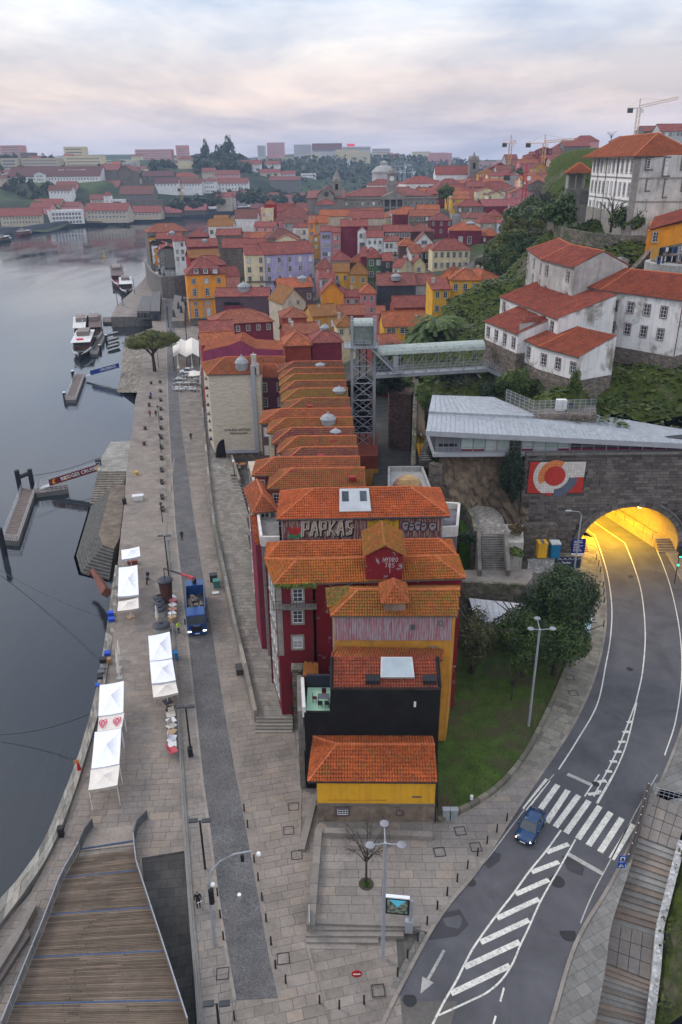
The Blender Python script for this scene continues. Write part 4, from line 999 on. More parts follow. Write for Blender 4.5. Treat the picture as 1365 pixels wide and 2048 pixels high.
for k in rn_(15):q=fa+x*(-.3+.29*k)-y*.88;MB().tube([(q.x,q.y,bz),(q.x,q.y,bz+.85)],.018,4).B('baluster',BKM,o)
q0,q1=fa-x*.35-y*.88,fb+x*.3-y*.88;MB().tube([(q0.x,q0.y,bz+.87),(q1.x,q1.y,bz+.87)],.03).B('handrail',BKM,o)
S,rg=slps(A-y*.5,B,C,Dd,zt+.1,'hip',1.15,.25);ro=rfp(r_,S,rg,roofm('roof_mossy_left',(.56,.15,.028),.62),True)
b=MB()
for k in rn_(420):
 t=rnd();q=fa-x*.2+x*t*4.2-y*(.35+uni(-.1,.45));z_=zt+uni(-.25,.22);a_=uni(0,6.28);s_=uni(.08,.2)
 b.poly([(q.x,q.y,z_),(q.x+s_*cos(a_),q.y+s_*sin(a_),z_+uni(-.1,.12)),(q.x+s_*cos(a_+1),q.y+s_*sin(a_+1),z_+uni(-.05,.15))])
b.B('eave_moss',leafm('moss_leaf',(.085,.13,.012)),ro,kind=KSF)
e2=zt+.05;A3,B3=Dd-x*.2+y*.05,C+y*.05
S=[[A3+U(e2),B3+U(e2),B3+y*2.1-x*1.6+U(e2+.95),A3+y*2.1+x*1.5+U(e2+.95)],[A3+y*4.+U(e2),A3+U(e2),A3+y*2.1+x*1.5+U(e2+.95)],[B3+U(e2),B3+y*4.+U(e2),B3+y*2.1-x*1.6+U(e2+.95)]]
rfp(r_,S,[(S[0][0],S[0][3]),(S[0][3],S[0][2]),(S[0][1],S[0][2])],roofm('roof_orange_fresh',(.60,.15,.035),.3),True)
MB().prism([tu(p)[:2]for p in(A3,B3,B3+y*4,A3+y*4)],-.3,e2-.1).B('wall',CRIMD,r_)
ta,tb_,tz,to=turret(r_,733,806,1110,66.85,5.2,3.8,'gy',1.05,CRIM,roofm('roof_mossy',(.47,.13,.028),.95))
GRW=mat('graffiti_white',(.55,.50,.52),.7,.1)
def stroke(pa,A,B,pts,r,m,o=.05,name='graffiti'):
 b=MB();
 for k in rn_(len(pts)-1):
  (u0,z0),(u1,z1)=pts[k],pts[k+1];d=V((u1-u0,z1-z0));l=max(1e-4,d.length);n=V((-d.y,d.x))/l*r;e=d/l*r*.6
  q=[(u0-e.x+n.x,z0-e.y+n.y),(u0-e.x-n.x,z0-e.y-n.y),(u1+e.x-n.x,z1+e.y-n.y),(u1+e.x+n.x,z1+e.y+n.y)]
  b.poly([ow(A,B,u,z,o+.0006*k)for u,z in q])
 b.B(name,m,pa)
GL={'P':[[(0,0),(0,1),(.5,.95),(.5,.5),(0,.45)]],'A':[[(0,0),(.3,1),(.6,0)],[(.12,.38),(.48,.38)]],'K':[[(0,0),(0,1)],[(.55,1),(.02,.45),(.6,0)]],'S':[[(.5,.95),(.05,.85),(.1,.55),(.5,.42),(.48,.08),(0,0)]],'I':[[(.1,0),(.1,1)]],'F':[[(0,0),(0,1),(.5,1)],[(0,.55),(.4,.55)]],'4':[[(.35,0),(.3,1),(0,.4),(.6,.4)]],'H':[[(0,0),(0,1)],[(.5,0),(.5,1)],[(0,.5),(.5,.5)]],'Y':[[(0,1),(.25,.5),(.5,1)],[(.25,.5),(.25,0)]],'D':[[(0,0),(0,1),(.4,.85),(.5,.5),(.4,.15),(0,0)]],'R':[[(0,0),(0,1),(.45,.85),(.4,.55),(0,.5),(.5,0)]],'O':[[(.25,0),(0,.3),(0,.7),(.25,1),(.5,.7),(.5,.3),(.25,0)]],'T':[[(0,1),(.55,1)],[(.27,1),(.27,0)]],'E':[[(.5,1),(0,1),(0,0),(.5,0)],[(0,.5),(.4,.5)]]}
def graf(pa,A,B,s,u,z,w,h,r,m,o=.05,lean=.1):
 for ch in s:
  for st_ in GL.get(ch,[]):stroke(pa,A,B,[(u+(a+lean*c)*w,z+c*h)for a,c in st_],r,m,o)
  u+=w*.82
graf(to,ta,tb_,'HYDRO',1.65,tz-.78,.38,.5,.022,GRW);graf(to,ta,tb_,'TOS',1.85,tz-1.38,.42,.5,.022,GRW);stroke(to,ta,tb_,[(2.35,tz-.9),(2.35,tz-2.0)],.02,GRW)
P1,zt=PD(562,1034,76.2),PD(562,1034,76.2).z;P2=PD(887,1029,76.6);A,B=V((P1.x,P1.y,0)),V((P2.x,P2.y,0));x=(B-A).normalized();y=V((-x.y,x.x,0));Lw=(B-A).length
r_=root('town_house',(A+B)/2+y*3.5,'old house with a graffiti covered peeling maroon wall under a big orange roof','house')
WALL5=siding('peeling_maroon_siding',(.155,.045,.055),(.36,.27,.21),.47,.56,.3,.35,(3.2,3.2,.45))
MB().prism([tu(p)[:2]for p in(A,B,B+y*7.2,A+y*7.2)],-.3,zt).B('wall',WALL5,r_)
S,rg=slps(A,B+x*.3,B+x*.3+y*7.2,A+y*7.2,zt,'hip',1.75,.4);ro=rfp(r_,S,rg,roofm('roof_fresh_orange',(.62,.135,.035),.18),True)
MB().tube([tu(A-x*.5-y*.5+U(zt-.15)),tu(B+x*.6-y*.5+U(zt-.15))],.09).B('gutter',DARKM,ro)
def on5(u,d,l=.1):q=A+x*u+y*d;return(q.x,q.y,zt+d*1.75/3.6+l)
Lsk=Lw*.36;sk=skylight(ro,on5(Lsk,.3),on5(Lsk+3.5,.3),on5(Lsk+3.4,3.3),on5(Lsk+.1,3.3),.22,g=mat('zinc_skylight_sheet',(.40,.41,.43),.4,.2,spec=.5))
for k in(.35,2.35):MB().hexa([on5(Lsk+k,1.5,.34),on5(Lsk+k+.75,1.5,.34),on5(Lsk+k+.75,2.8,.34),on5(Lsk+k,2.8,.34),on5(Lsk+k,1.5,.4),on5(Lsk+k+.75,1.5,.4),on5(Lsk+k+.75,2.8,.4),on5(Lsk+k,2.8,.4)]).B('glass_pane',GLASS,sk)
for u in(.12,Lw-.1):q=ow(A,B,u,0,.08);dpi(r_,q,zt-4.5,zt-.2,STEEL)
gcream,gblack,gyel,gsil,gred,ggrn=[mat('spray_'+n,c,.75,.25,2.)for n,c in(('cream',(.50,.42,.31)),('black',(.012,.012,.014)),('yellow',(.48,.31,.015)),('silver',(.30,.24,.26)),('red',(.38,.035,.03)),('green',(.02,.26,.09)))]
for k,s in en('PAPKAS'):
 u=2.35+k*.96;z_=zt-2.32+.06*(k%2)
 for st_ in GL[s]:
  P=[(u+(a+.12*c)*1.05+.05,z_+c*1.75-.05)for a,c in st_];stroke(r_,A,B,P,.26,GRW,.045);stroke(r_,A,B,[(p+.06,q-.06)for p,q in P],.2,gblack,.05);stroke(r_,A,B,P,.09,gcream,.056)
rs5=RR(5)
P=[(Lw*.53+3.5*t,zt-2.25+rs5.uniform(-.1,.1))for t in lsp(0,1,14)]+[(Lw*.53+3.5-3.45*t,zt-.62+rs5.uniform(-.16,.2))for t in lsp(0,1,14)]
for k in rn_(13):MB().poly([ow(A,B,P[k][0],P[k][1],.05),ow(A,B,P[k+1][0],P[k+1][1],.05),ow(A,B,P[26-k][0],P[26-k][1],.05),ow(A,B,P[27-k][0],P[27-k][1],.05)]).B('graffiti',gyel,r_)
for k in rn_(9):stroke(r_,A,B,[(Lw*.55+k*.34,zt-2.05),(Lw*.55+k*.34+rs5.uniform(-.3,.3),zt-1.4),(Lw*.55+.1+k*.34,zt-.85)],.045,mat('spray_ochre',(.30,.16,.01),.8),.056)
for(u,z_,w,h)in((13.75,-1.3,.42,.6),(14.4,-1.5,.38,.5),(15.1,-1.3,.42,.62),(15.75,-1.45,.38,.55),(16.75,-1.45,.45,.55)):
 P=[(u+w*cos(a),zt+z_+h*sin(a)*(1+.2*sin(3*a)))for a in lsp(0,6.2832,13)]
 MB().poly([ow(A,B,p,q,.05)for p,q in P[:-1]]).B('graffiti',gsil,r_);stroke(r_,A,B,P,.05,gblack,.056);stroke(r_,A,B,[(u-.1,zt+z_),(u+.12,zt+z_+.1)],.08,gblack,.058)
for i,row in en(('.#.##.#.','########','########','.######.','..####..')):
 for j,c in en(row):
  if c=='#':qd(r_,A,B,.75+j*.19,.94+j*.19,zt-1.2-.19*(i+1),zt-1.2-.19*i,gred,'graffiti',.004,.04)
for i,row in en(('.##..##.','########')):
 for j,c in en(row):
  if c=='#':qd(r_,A,B,.75+j*.19,.94+j*.19,zt-2.15-.19*(i+1),zt-2.15-.19*i,ggrn,'graffiti',.004,.04)
TER=mat('terrace_tile',(.20,.19,.175),.85,.3,1.5);TERP=mat('mauve_terrace',(.15,.14,.155),.8,.3);WCP=mat('white_terrace_coping',(.62,.58,.54),.85,.2,streak=.2)
def terrace(label,px,z,fm,sides,h=.9):
 P=[Pz(u,v,z)for u,v in px];t=root('roof_terrace',sum(P,U(0))/len(P),label,'terrace')
 MB().prism(xy(P),-.3,z).B('terrace_floor',fm,t)
 for i in sides:a,b=P[i],P[(i+1)%len(P)];MB().wall(xy([a,b]),z-.5,z+h,.3).B('parapet',WCP,t)
 return t
terrace('small tiled terrace with pale parapets at the street end of the graffiti house',[(524,1084),(560,1084),(557,1030),(516,1030)],16.6,TER,(0,2,3),.7)
terrace('white walled terrace with a mauve floor behind the right end of the graffiti house',[(884,1066),(914,1064),(918,1018),(890,1016)],16.2,TERP,(0,1,2),.8)
hou(511,1022,548,1018,83,7,'hip',1.6,'dstone','new','small orange hipped roof house at the ramp beside the tiled terrace',[('l',3,5,dict(w=1.1,h=1.9,st=3.,trim=WST)),('f',1,5,dict(w=1.1,h=1.9,st=3.))],zb=0,tiles=1,near=1)
P=[PD(512,1090,78.),PD(530,1088,78.),PD(518,1030,83.),PD(500,1030,83.)]
lt=root('lean_to',P[0],'steep narrow strip of orange roof below the tiled terrace, along the ramp','lean-to');b=MB();tms(b,P);b.B('roof_tiles',TERRA,lt,kind=KSF);MB().prism(xy(P),0,[p.z-.05 for p in P]).B('wall',wallm('maroon'),lt)
for k,(u0,v0,u1,v1,c,lb)in en(((600,1440,573,1330,'dstone','narrow soot grey house front leaning along the foot of the ramp steps'),(566,1320,545,1240,'palegrey','pale house front along the ramp below the red house'),(540,1235,524,1160,'stone','rubble stone house front along the ramp'),(522,1150,506,1075,'beige','beige house front along the middle of the ramp'))):
 a,b_=Pz(u0,v0,.9+.4*k),Pz(u1,v1,1.2+.4*k);a.z=b_.z=0
 f=root('house_front',a,lb,'house front','house fronts along the ramp');hh=(7.5,12.5,14.5,15.)[k];d=(b_-a);n=V((d.y,-d.x,0)).normalized()*1.3
 MB().prism(xy([a,b_,b_+n,a+n]),-.3,hh).B('wall',wallm(c),f)
 for j in rn_(2 if k==0 else 4):
  for i in rn_(3):q=a.lerp(b_,.2+.3*i)-n.normalized()*.01;window(f,(q.x,q.y,hh-1.6-3.*j),atan2(d.y,d.x)+pi,1.1,2.,2,3,.2,(STONE,WDK)[k%2])
  q=a.lerp(b_,.5)-n.normalized()*.4;o=MB().box((q.x,q.y,hh-2.8-3.*j),(d.length*.85,.8,.12),atan2(d.y,d.x)).B('balcony',DARKM,f);q=q-n.normalized()*.38;MB().box((q.x,q.y,hh-2.3-3.*j),(d.length*.85,.04,.08),atan2(d.y,d.x)).B('handrail',BKM,o)
  for i in rn_(12):w_=q+d*(.85*(i/11-.5));MB().tube([(w_.x,w_.y,hh-2.8-3.*j),(w_.x,w_.y,hh-2.3-3.*j)],.025,4).B('baluster',BKM,o)
sg=root('banner',Pz(548,1290,4),'white vertical banner on the house front above the ramp','banner');q=PD(545,1285,80);MB().box((q.x+.2,q.y,q.z),(.08,.7,3.2)).B('cloth',WHP,sg)
mp=root('moss_pillar',Pz(598,1400,1),'old mossy stone chimney pillar beside the mint terrace','pillar');q=PD(594,1335,64);b=MB();b.box((q.x,q.y,q.z-3.5),(.9,.9,7));b.box((q.x,q.y,q.z),(1.1,1.1,.3));b.B('shaft',rubble('lichen_stone',(.25,.22,.17),(.14,.13,.10),3.2,.5),mp)
P=[PD(606,1352,62.),PD(636,1356,62.),PD(636,1328,64.5),PD(608,1326,64.5)]
lt=root('lean_to',P[0],'tiny mossy tile roof tucked against the crimson wall','lean-to');b=MB();tms(b,P);b.B('roof_tiles',MC['roof_mossy'],lt,kind=KSF);MB().prism(xy(P),2,[p.z-.05 for p in P]).B('wall',CRIMD,lt)
rank=[(937,581,726,20.0,'mossy gabled tile roof nearest behind the graffiti house','orange'),(915,549,716,20.2,'wide orange gabled roof at the foot of the steel lift','new'),(895,604,712,20.2,'fifth gabled roof from the graffiti house, first below the lift tower','red'),(873,596,709,20.3,'gabled roof with a small roof window beside the lift tower','orange'),(856,584,705,20.4,'gabled roof carrying a round zinc cap near the lift','red'),(836,572,702,20.5,'gabled roof carrying a domed zinc lantern near the lift','orange'),(818,556,699,20.6,'orange gabled roof just below the dark alley end','new'),(797,598,697,20.3,'gabled roof with a satellite dish and two red boxes','old'),(777,596,693,20.4,'gabled roof with a round red lantern','moss'),(762,592,690,20.5,'gabled roof third from the far end of the rank','old'),(748,590,688,20.6,'gabled roof second from the far end of the rank','moss'),(736,588,686,20.7,'gabled roof with a pale lantern at the far end of the rank','old'),(723,585,683,20.8,'last mossy gabled roof of the long rank','dull')]
wc=['brick','maroon','yellow','ochre','maroon','cream','plum','brick','ochre','maroon','cream','brick','ochre']
ds=[Pz(640,v,z).y for v,*_,z,_,_ in[(r[0],r[1],r[2],r[3],0,0)for r in rank]]
RANK=[]
for k,(v,ul,ur,z,lb,rc)in en(rank):
 L_,R_=Pz(ul,v,z),Pz(ur,v,z);D=(L_.y+R_.y)/2;L_.y=R_.y=D;nx=ds[k+1]if k+1<len(ds)else D+6;pv=ds[k-1]if k else D-6
 if k==0:pv=D-5.5
 f0,f1=(D-pv)*.5 if k else 3.,(nx-D)*.5;f0,f1=max(2.4,min(3.6,f0)),max(2.4,min(3.6,f1));eh=1.35
 xl=L_.x-2.4;A,B=V((xl,D-f0,0)),V((R_.x,D-f0,0));C,Dd=V((R_.x,D+f1,0)),V((xl,D+f1,0));ze=z-eh
 r_=root('town_house',((xl+R_.x)/2,D,2),lb,'house','rank of gabled roofs below the lift')
 b=MB();b.prism([tu(p)[:2]for p in(A,B,C,Dd)],-.2,ze);b.poly([(B.x,B.y,ze),(C.x,C.y,ze),(R_.x,D,z-.05)]);b.B('wall',wallm(wc[k]),r_)
 S,rg=slps(A,B,C,Dd,ze,'ghl',eh,.3,skew=f0/(f0+f1));ro=rfp(r_,S,rg,roofm('rank_'+rc,RCOL[rc][0],RCOL[rc][1]+.4),True,rr=.13)
 wg(r_,A,(xl+3.2,D-f0),ze,2,4,.8,1.3,3.0,1.5,.4);wg(r_,Dd,A,ze,2,4,.8,1.3,3.0,1.5,.6)
 RANK.append((r_,ro,A,B,ze,z,D))
def rl(k,u,v,f,*a):r_,ro,A,B,ze,z,D=RANK[k];p=Pz(u,v,z-.5);f(ro,(p.x,p.y,z-.7),*a)
rl(5,657,845,lantern,1.1,1.6);rl(4,672,864,lantern,.9,.7);rl(8,679,784,lantern,1.1,1.1);rl(12,641,731,lantern,.9,.7)
for k,u,v in((3,667,884),(7,620,815),(7,690,805),(2,642,915),(1,585,945),(0,705,958)):r_,ro,A,B,ze,z,D=RANK[k];p=Pz(u,v,z-.6);MB().box((p.x,p.y,z-.5),(.9,.7,.5)).B('roof_box',mat('red_roof_box',(.25,.02,.02),.7),ro)
lb=root('lift_building',(5,136,4),'rust red block with an ochre lower wall at the foot of the lift','building');P=[PD(715,912,128),PD(757,912,128)]
MB().prism([(P[0].x,128),(P[1].x,128),(P[1].x+.4,141),(P[0].x,141)],2,P[0].z).B('wall',mat('rust_red_wall',(.22,.05,.03),.85,.2),lb);MB().prism([(P[0].x-.05,127.95),(P[1].x+.05,127.95),(P[1].x+.45,140),(P[0].x,140)],2,PD(735,938,128).z).B('lower_wall',wallm('ochre'),lb)
P1=PD(417,748,140);P2=PD(521,742,140.5);zt=P1.z;A,B=V((P1.x,P1.y,0)),V((P2.x,P2.y,0));x=(B-A).normalized();y=V((-x.y,x.x,0));zb_=PD(440,908,140).z-1.2
r_=root('town_house',(A+B)/2+y*4+U(zb_),'tall house whose bare beige party wall carries small black lettering','house')
def lumpy():
 t=NT('lumpy_beige_render');p=t.pos();n=t.noise(t.map(p,(1,1,2.4)),1.1,5.,.6,.6)
 c=t.mix(t.rng(n,.3,.7),(.46,.40,.31),(.56,.50,.41));c=t.mix(t.rng(t.noise(p,.25,6.,.65),.55,.75,0,.4),c,(.25,.21,.16))
 return t.done(c,.92,t.bump(n,1.,.25),spec=.1)
zl=PD(470,905,140).z
MB().prism([tu(p)[:2]for p in(A+x*.0,B,B+y*9,A+y*9-x*2)],zl,zt).B('wall',lumpy(),r_)
MB().prism([tu(p)[:2]for p in(A+x*.1,B+x*1.0,B+y*9,A+y*9-x*2)],-.2,zl-.01).B('stone_base',RBL,r_)
Lw=(B-A).length
qd(r_,A,B,Lw-1.75,Lw-1.0,zl+.2,zt+1.5,STEEL,'flue_duct',.5);qd(r_,A,B,2.2,Lw-1.0,zl-.05,zl+.55,STEEL,'flue_duct',.48)
txx(r_,'O MURO ANTIGO',ow(A,B,4.7,zl+4.5,.06),ywo(A,B),.62,BKM);txx(r_,'RESTAURANTE',ow(A,B,4.9,zl+3.8,.06),ywo(A,B),.5,BKM)
ac=MB()
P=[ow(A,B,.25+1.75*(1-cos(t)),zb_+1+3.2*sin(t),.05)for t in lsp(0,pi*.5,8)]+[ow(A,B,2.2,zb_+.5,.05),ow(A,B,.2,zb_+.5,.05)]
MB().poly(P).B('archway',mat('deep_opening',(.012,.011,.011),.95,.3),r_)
S,rg=slps(A,B,B+y*9,A+y*9-x*2,zt,'ghl',2.0,.35);ro=rfp(r_,S,rg,roofm('rank_new',*[RCOL['new'][0],.2]),True,rr=.13)
p=Pz(484,732,zt+1);lantern(ro,(p.x,p.y,zt+.5),1.2,2.3);chy(ro,(*Pz(508,722,zt+2)[:2],zt+1.5),1.6,.9);chy(ro,(*Pz(516,738,zt+1)[:2],zt+.6),1.2,.5)
for k in rn_(8):q=ow(A,B,-.4,zl+2+k*1.7,-.6);MB().box((q.x-.3,q.y+2+.4*(k%3),q.z),(.9,1.2,.35)).B('wall_bracket',(DARKM,STD)[k%2],r_)
hou(517,754,570,753,147,8,'ghr',1.5,'purple','new','deep purple house with ten white windows behind the beige party wall',[('f',2,5,dict(w=1.05,h=1.7,st=3.05,top=2.1,mar=.5))],zb=1,tiles=1)
hou(517,735,566,735,152,6,'gx',1.5,'orange','new','bright orange roof rising directly behind the purple house',zb=5,tiles=1)
P1=PD(408,716,156);P2=PD(566,712,157);A,B=V((P1.x,P1.y,0)),V((P2.x,P2.y,0));x=(B-A).normalized();y=V((-x.y,x.x,0));zt=PD(408,703,156).z;pk=PD(482,683,156)
r_=root('town_house',(A+B)/2+y*5,'house with a stepped magenta corrugated metal gable','house');k0=(pk.x-A.x)
MAG=siding('magenta_siding',(.26,.045,.105),(.20,.03,.08),.5,.7,.35,.5);Lw=(B-A).length
prof=[(0,zt-14),(Lw,zt-14),(Lw,PD(566,701,157).z),(k0+2.6,PD(505,699,156).z),(k0,pk.z),(k0-2.2,PD(460,691,156).z),(0,zt)]
fr_=[ow(A,B,u,z,0)for u,z in prof];bk=[p+y*9 for p in fr_];b=MB();b.poly(fr_)
for i in rn_(1,6):
 if i==1:b.poly([fr_[1],bk[1],bk[2],fr_[2]])
b.B('wall',MAG,r_);b=MB()
for i in rn_(2,6):tms(b,[fr_[i+1],fr_[i],bk[i],bk[i+1]])
b.B('roof_tiles',rmat('new',True),r_,kind=KSF)
MB().poly([Pz(u,v,2.6)for u,v in((478,985),(560,985),(575,880),(520,880),(455,920),(462,950))]).B('square',pavem('dark_square_paving',(.10,.095,.088)),kind=KST)
MB().poly([Pz(u,v,2.2)for u,v in((480,1060),(520,1000),(560,980),(478,975),(462,990))]).B('square',pavem('dark_square_paving',(.1,.095,.088)),kind=KST)
stp=root('side_stairs',Pz(475,970,2),'dark steps between the ramp parapet and the small square','steps')
for k in rn_(12):a,b_=Pz(462+k*2,950+k*7,3.2-.12*k),Pz(478+k*2,950+k*7,3.2-.12*k);MB().box(((a.x+b_.x)/2,a.y,1.2),(b_.x-a.x,.5,(a.z-.2)*1.4)).B('step',STD,stp)
PL=rsm(rampR,24)[9:21];w2=root('parapet_wall',PL[0],'low stone parapet on the house side of the ramp above the small square','wall')
for i in rn_(11):a,b_=PL[i],PL[i+1];MB().wall(xy([a,b_]),[0,0],[a.z+.8,b_.z+.8],.4).B('coping_block',WALLCAP,w2)
for k,u in en((471,487,515)):
 p=Pz(u,937,2.6);t=root('cafe_table',p,'round orange cafe table under the beige wall, '+('nearest the archway','middle one','furthest from the archway')[k],'table','cafe tables under the beige wall');MB().lathe((0,0,.95),[(.62,0),(.62,.06)],10).B('table_top',mat('orange_table',(.42,.16,.05),.6),t,wd_=0);MB().tube([(0,0,0),(0,0,.95)],.06).B('leg',BKM,t,wd_=0)
for k,u in en((479,498,503,508,526)):
 p=Pz(u,940,2.6);t=root('cafe_chair',p,'pale wooden cafe chair under the beige party wall, '+('near the archway','left of the middle orange table','beside the middle orange table','between two orange tables','furthest right by the purple house')[k],'chair','cafe chairs under the beige wall');cm=mat('pale_wood',(.36,.32,.26),.7);MB().box((0,0,.5),(.5,.5,.06)).B('seat',cm,t,wd_=0);MB().box((0,.25,.8),(.5,.05,.6)).B('backrest',cm,t,wd_=0)
 for i in(-.2,.2):MB().tube([(i,-.2,0),(i,-.2,.5)],.03,4).B('leg',cm,t,wd_=0);MB().tube([(i,.22,0),(i,.22,.5)],.03,4).B('leg',cm,t,wd_=0)
 # == TUNNEL WALL, STATION, HILLSIDE, WHITE BUILDINGS
YW=104.
def wx_(u,v):p=PD(u,v,YW);return p
aL,aR,ap=wx_(1157,1096).x,wx_(1351,1112).x,wx_(1252,1013).z
acx,ahw,zs_=(aL+aR)/2,(aR-aL)/2,1.6
ztop=wx_(1150,908).z;wl=wx_(1042,1000).x;wr=92.
def arch(k,n,grow=0.):a=pi*k/n;return(acx-(ahw+grow)*cos(a),zs_+(ap-zs_+grow)*sin(a))
tw=root('tunnel_wall',(acx,YW,.6),'tall dark ashlar wall pierced by the road tunnel arch','wall')
TSTONE=slabm('tunnel_ashlar',(.135,.116,.104),.38,(.17,.13,.115));TBED=mat('tunnel_wall_joints',(.05,.046,.043),.95,.3)
N=24;b=MB();fp_=[]
A_=[arch(k,N)for k in rn_(N+1)]
for k in rn_(N):(x0,z0),(x1,z1)=A_[k],A_[k+1];b.poly([(x0,YW,z0),(x1,YW,z1),(x1,YW,ztop),(x0,YW,ztop)][::-1])
b.poly([(wl,YW,-.5),(aL,YW,-.5),(aL,YW,ztop),(wl,YW,ztop)]);b.poly([(aR,YW,-.5),(wr,YW,-.5),(wr,YW,ztop),(aR,YW,ztop)])
b.poly([(wl,YW,-.5),(wl,YW,ztop),(wl,YW+6,ztop),(wl,YW+6,-.5)]);b.poly([(wl,YW,ztop),(wr,YW,ztop),(wr,YW+6,ztop),(wl,YW+6,ztop)])
b.B('wall_core',TBED,tw)
rs=RR(12);st_=[];z=.4
lx0,lx1,lz0,lz1=wx_(1055,955).x,wx_(1168,955).x,wx_(1110,992).z,wx_(1110,918).z
while z<ztop-.5:
 h=rs.uniform(.42,.52);xx=wl-rs.random()*.8
 while xx<wr:
  w=rs.uniform(.7,1.5);a_,c_x=max(xx,wl),xx+w;mx=(a_+c_x)/2;ins=False
  for px_ in(a_+.1,c_x-.1,mx):
   t=(px_-acx)/(ahw+.75)
   if abs(t)<1 and z<zs_+(ap-zs_+.75)*math.sqrt(max(0,1-t*t)):ins=True
  if lx0-.2<mx<lx1+.2 and lz0-.3<z+h/2<lz1+.3:ins=ins or(lx0+.2<mx<lx1-.2 and lz0+.2<z+.2<lz1-.2)
  if not ins and c_x-a_>.15:st_.append((a_,c_x,z,h))
  xx+=w
 z+=h
st_.sort(key=lambda s:abs((s[0]+s[1])/2-acx+4)+abs(s[2]-ap)*.8)
ub=MB();ub.add([(-.5,0,-.5),(.5,0,-.5),(.5,0,.5),(-.5,0,.5),(-.48,-1,-.46),(.48,-1,-.46),(.48,-1,.46),(-.48,-1,.46)],[(4,5,6,7),(0,1,5,4),(1,2,6,5),(2,3,7,6),(3,0,4,7)])
um_=ub.mesh('stone_block',TSTONE);mb=MB()
for i,(x0,x1,z0,h)in en(st_):
 th=rs.uniform(.04,.1)
 if i<300:
  o=put('stone_block',um_,tw,V(((x0+x1)/2,YW,z0+h/2))-wloc(tw));o.scale=(x1-x0-.03,th,h-.03)
 else:
  g=.015;mb.add([(x0+g,YW,z0+g),(x1-g,YW,z0+g),(x1-g,YW,z0+h-g),(x0+g,YW,z0+h-g),(x0+2*g,YW-th,z0+2*g),(x1-2*g,YW-th,z0+2*g),(x1-2*g,YW-th,z0+h-2*g),(x0+2*g,YW-th,z0+h-2*g)],[(4,5,6,7),(0,1,5,4),(1,2,6,5),(2,3,7,6),(3,0,4,7)])
mb.B('stone_block',TSTONE,tw,kind=KSF)
vm=slabm('voussoir_stone',(.14,.125,.115),.35)
NV=25
for k in rn_(NV):
 q=[arch(k+.04,NV),arch(k+.96,NV),arch(k+.96,NV,.8),arch(k+.04,NV,.8)];d=.22+.06*(k%2)
 MB().hexa([(a,YW,c)for a,c in q]+[(a,YW-d,c)for a,c in q]).B('voussoir',vm,tw)
b=MB()
for k in rn_(NV):q=[arch(k,NV,.85),arch(k+1,NV,.85),arch(k+1,NV,1.15),arch(k,NV,1.15)];b.hexa([(a,YW,c)for a,c in q]+[(a,YW-.42,c)for a,c in q])
b.B('arch_moulding',vm,tw)
MB().box(((wl+wr)/2,YW-.1,ztop+.15),(wr-wl,.9,.32)).B('coping',STD,tw)
LIN=mat('tunnel_lining',(.36,.29,.20),.85,.25,.4,streak=.25)
tn=root('tunnel',(acx,YW+20,.6),'vaulted road tunnel lit inside by warm yellow lamps','tunnel');b=MB();LT=75.
def tsh(y):return-.314*(y-YW)
for k in rn_(N):
 (x0,z0),(x1,z1)=A_[k],A_[k+1];b.poly([(x0,YW+.02,z0),(x0+tsh(YW+LT),YW+LT,z0),(x1+tsh(YW+LT),YW+LT,z1),(x1,YW+.02,z1)])
for xx,s in((aL,1),(aR,-1)):q=[(xx,YW,-.2),(xx,YW,zs_),(xx+tsh(YW+LT),YW+LT,zs_),(xx+tsh(YW+LT),YW+LT,-.2)];b.poly(q[::s])
b.poly([(aL+tsh(YW+LT),YW+LT,-.2),(aR+tsh(YW+LT),YW+LT,-.2),(aR+tsh(YW+LT),YW+LT,ap+1),(aL+tsh(YW+LT),YW+LT,ap+1)])
b.B('vault',LIN,tn)
eL,eR=wx_(1190,1085).x,wx_(1314,1088).x
for x0,x1,zf,nm in((aL-.2,eL-.6,1.3,'footway'),(eR+.4,aR+.2,2.1,'footway')):
 y0=YW+1.6;q=[(x0,y0),(x1,y0),(x1+tsh(YW+LT),YW+LT),(x0+tsh(YW+LT),YW+LT)];MB().prism(q,0,zf).B(nm,LIN,tn)
 for k in rn_(5):MB().box(((x0+x1)/2,y0-.34*(k+1)+.17,.3),(x1-x0-.1,.34,2*(zf-(zf-.6)/5.5*(k+1)-.3))).B('step',mat('tunnel_step',(.26,.2,.13),.9,.3),tn)
 hx=x1 if x0<acx else x0
 hr=MB();hr.tube([(hx,y0,zf+1),(hx+tsh(YW+LT),YW+LT,zf+1)],.05);hr.B('handrail',BKM,tn)
 for k in rn_(24):y=y0+k*2.2;MB().tube([(hx+tsh(y),y,zf),(hx+tsh(y),y,zf+1)],.035,4).B('baluster',BKM,tn)
LAMP=emit('sodium_lamp',(1.,.55,.08),14.)
for k in rn_(7):
 for sx in(-4.3,4.3):
  y=YW+5+k*10;xx=acx+sx+tsh(y);MB().box((xx,y,ap-2.2),(.4,1.3,.16)).B('tunnel_lamp',LAMP,tn)
 l=bpy.data.lights.new('tunnel_lamp','AREA');l.energy=4300;l.color=(1.,.57,.03);l.size=6;lo_=ONW('tunnel_light',l);link(lo_,tn);lo_.location=V((acx+tsh(YW+5+k*10),YW+5+k*10,ap-1.2))-wloc(tn)
em=root('tile_mural',((lx0+lx1)/2,YW,lz0),'large tiled emblem of red, orange, white and slate arcs on the tunnel wall','mural')
def mz(zx,zy):p=PD(865+zx/2.73,900+zy/2.73,YW-.2);return(p.x,p.z)
def tile_col(n,c):
 t=NT(n);p=t.pos();b_=t.brick(t.uv(),.42,.42,.016,*[tu(x*k for x in c)for k in(1.1,.85,.5)],off=0);return t.done(b_.outputs[0],.35,spec=.5)
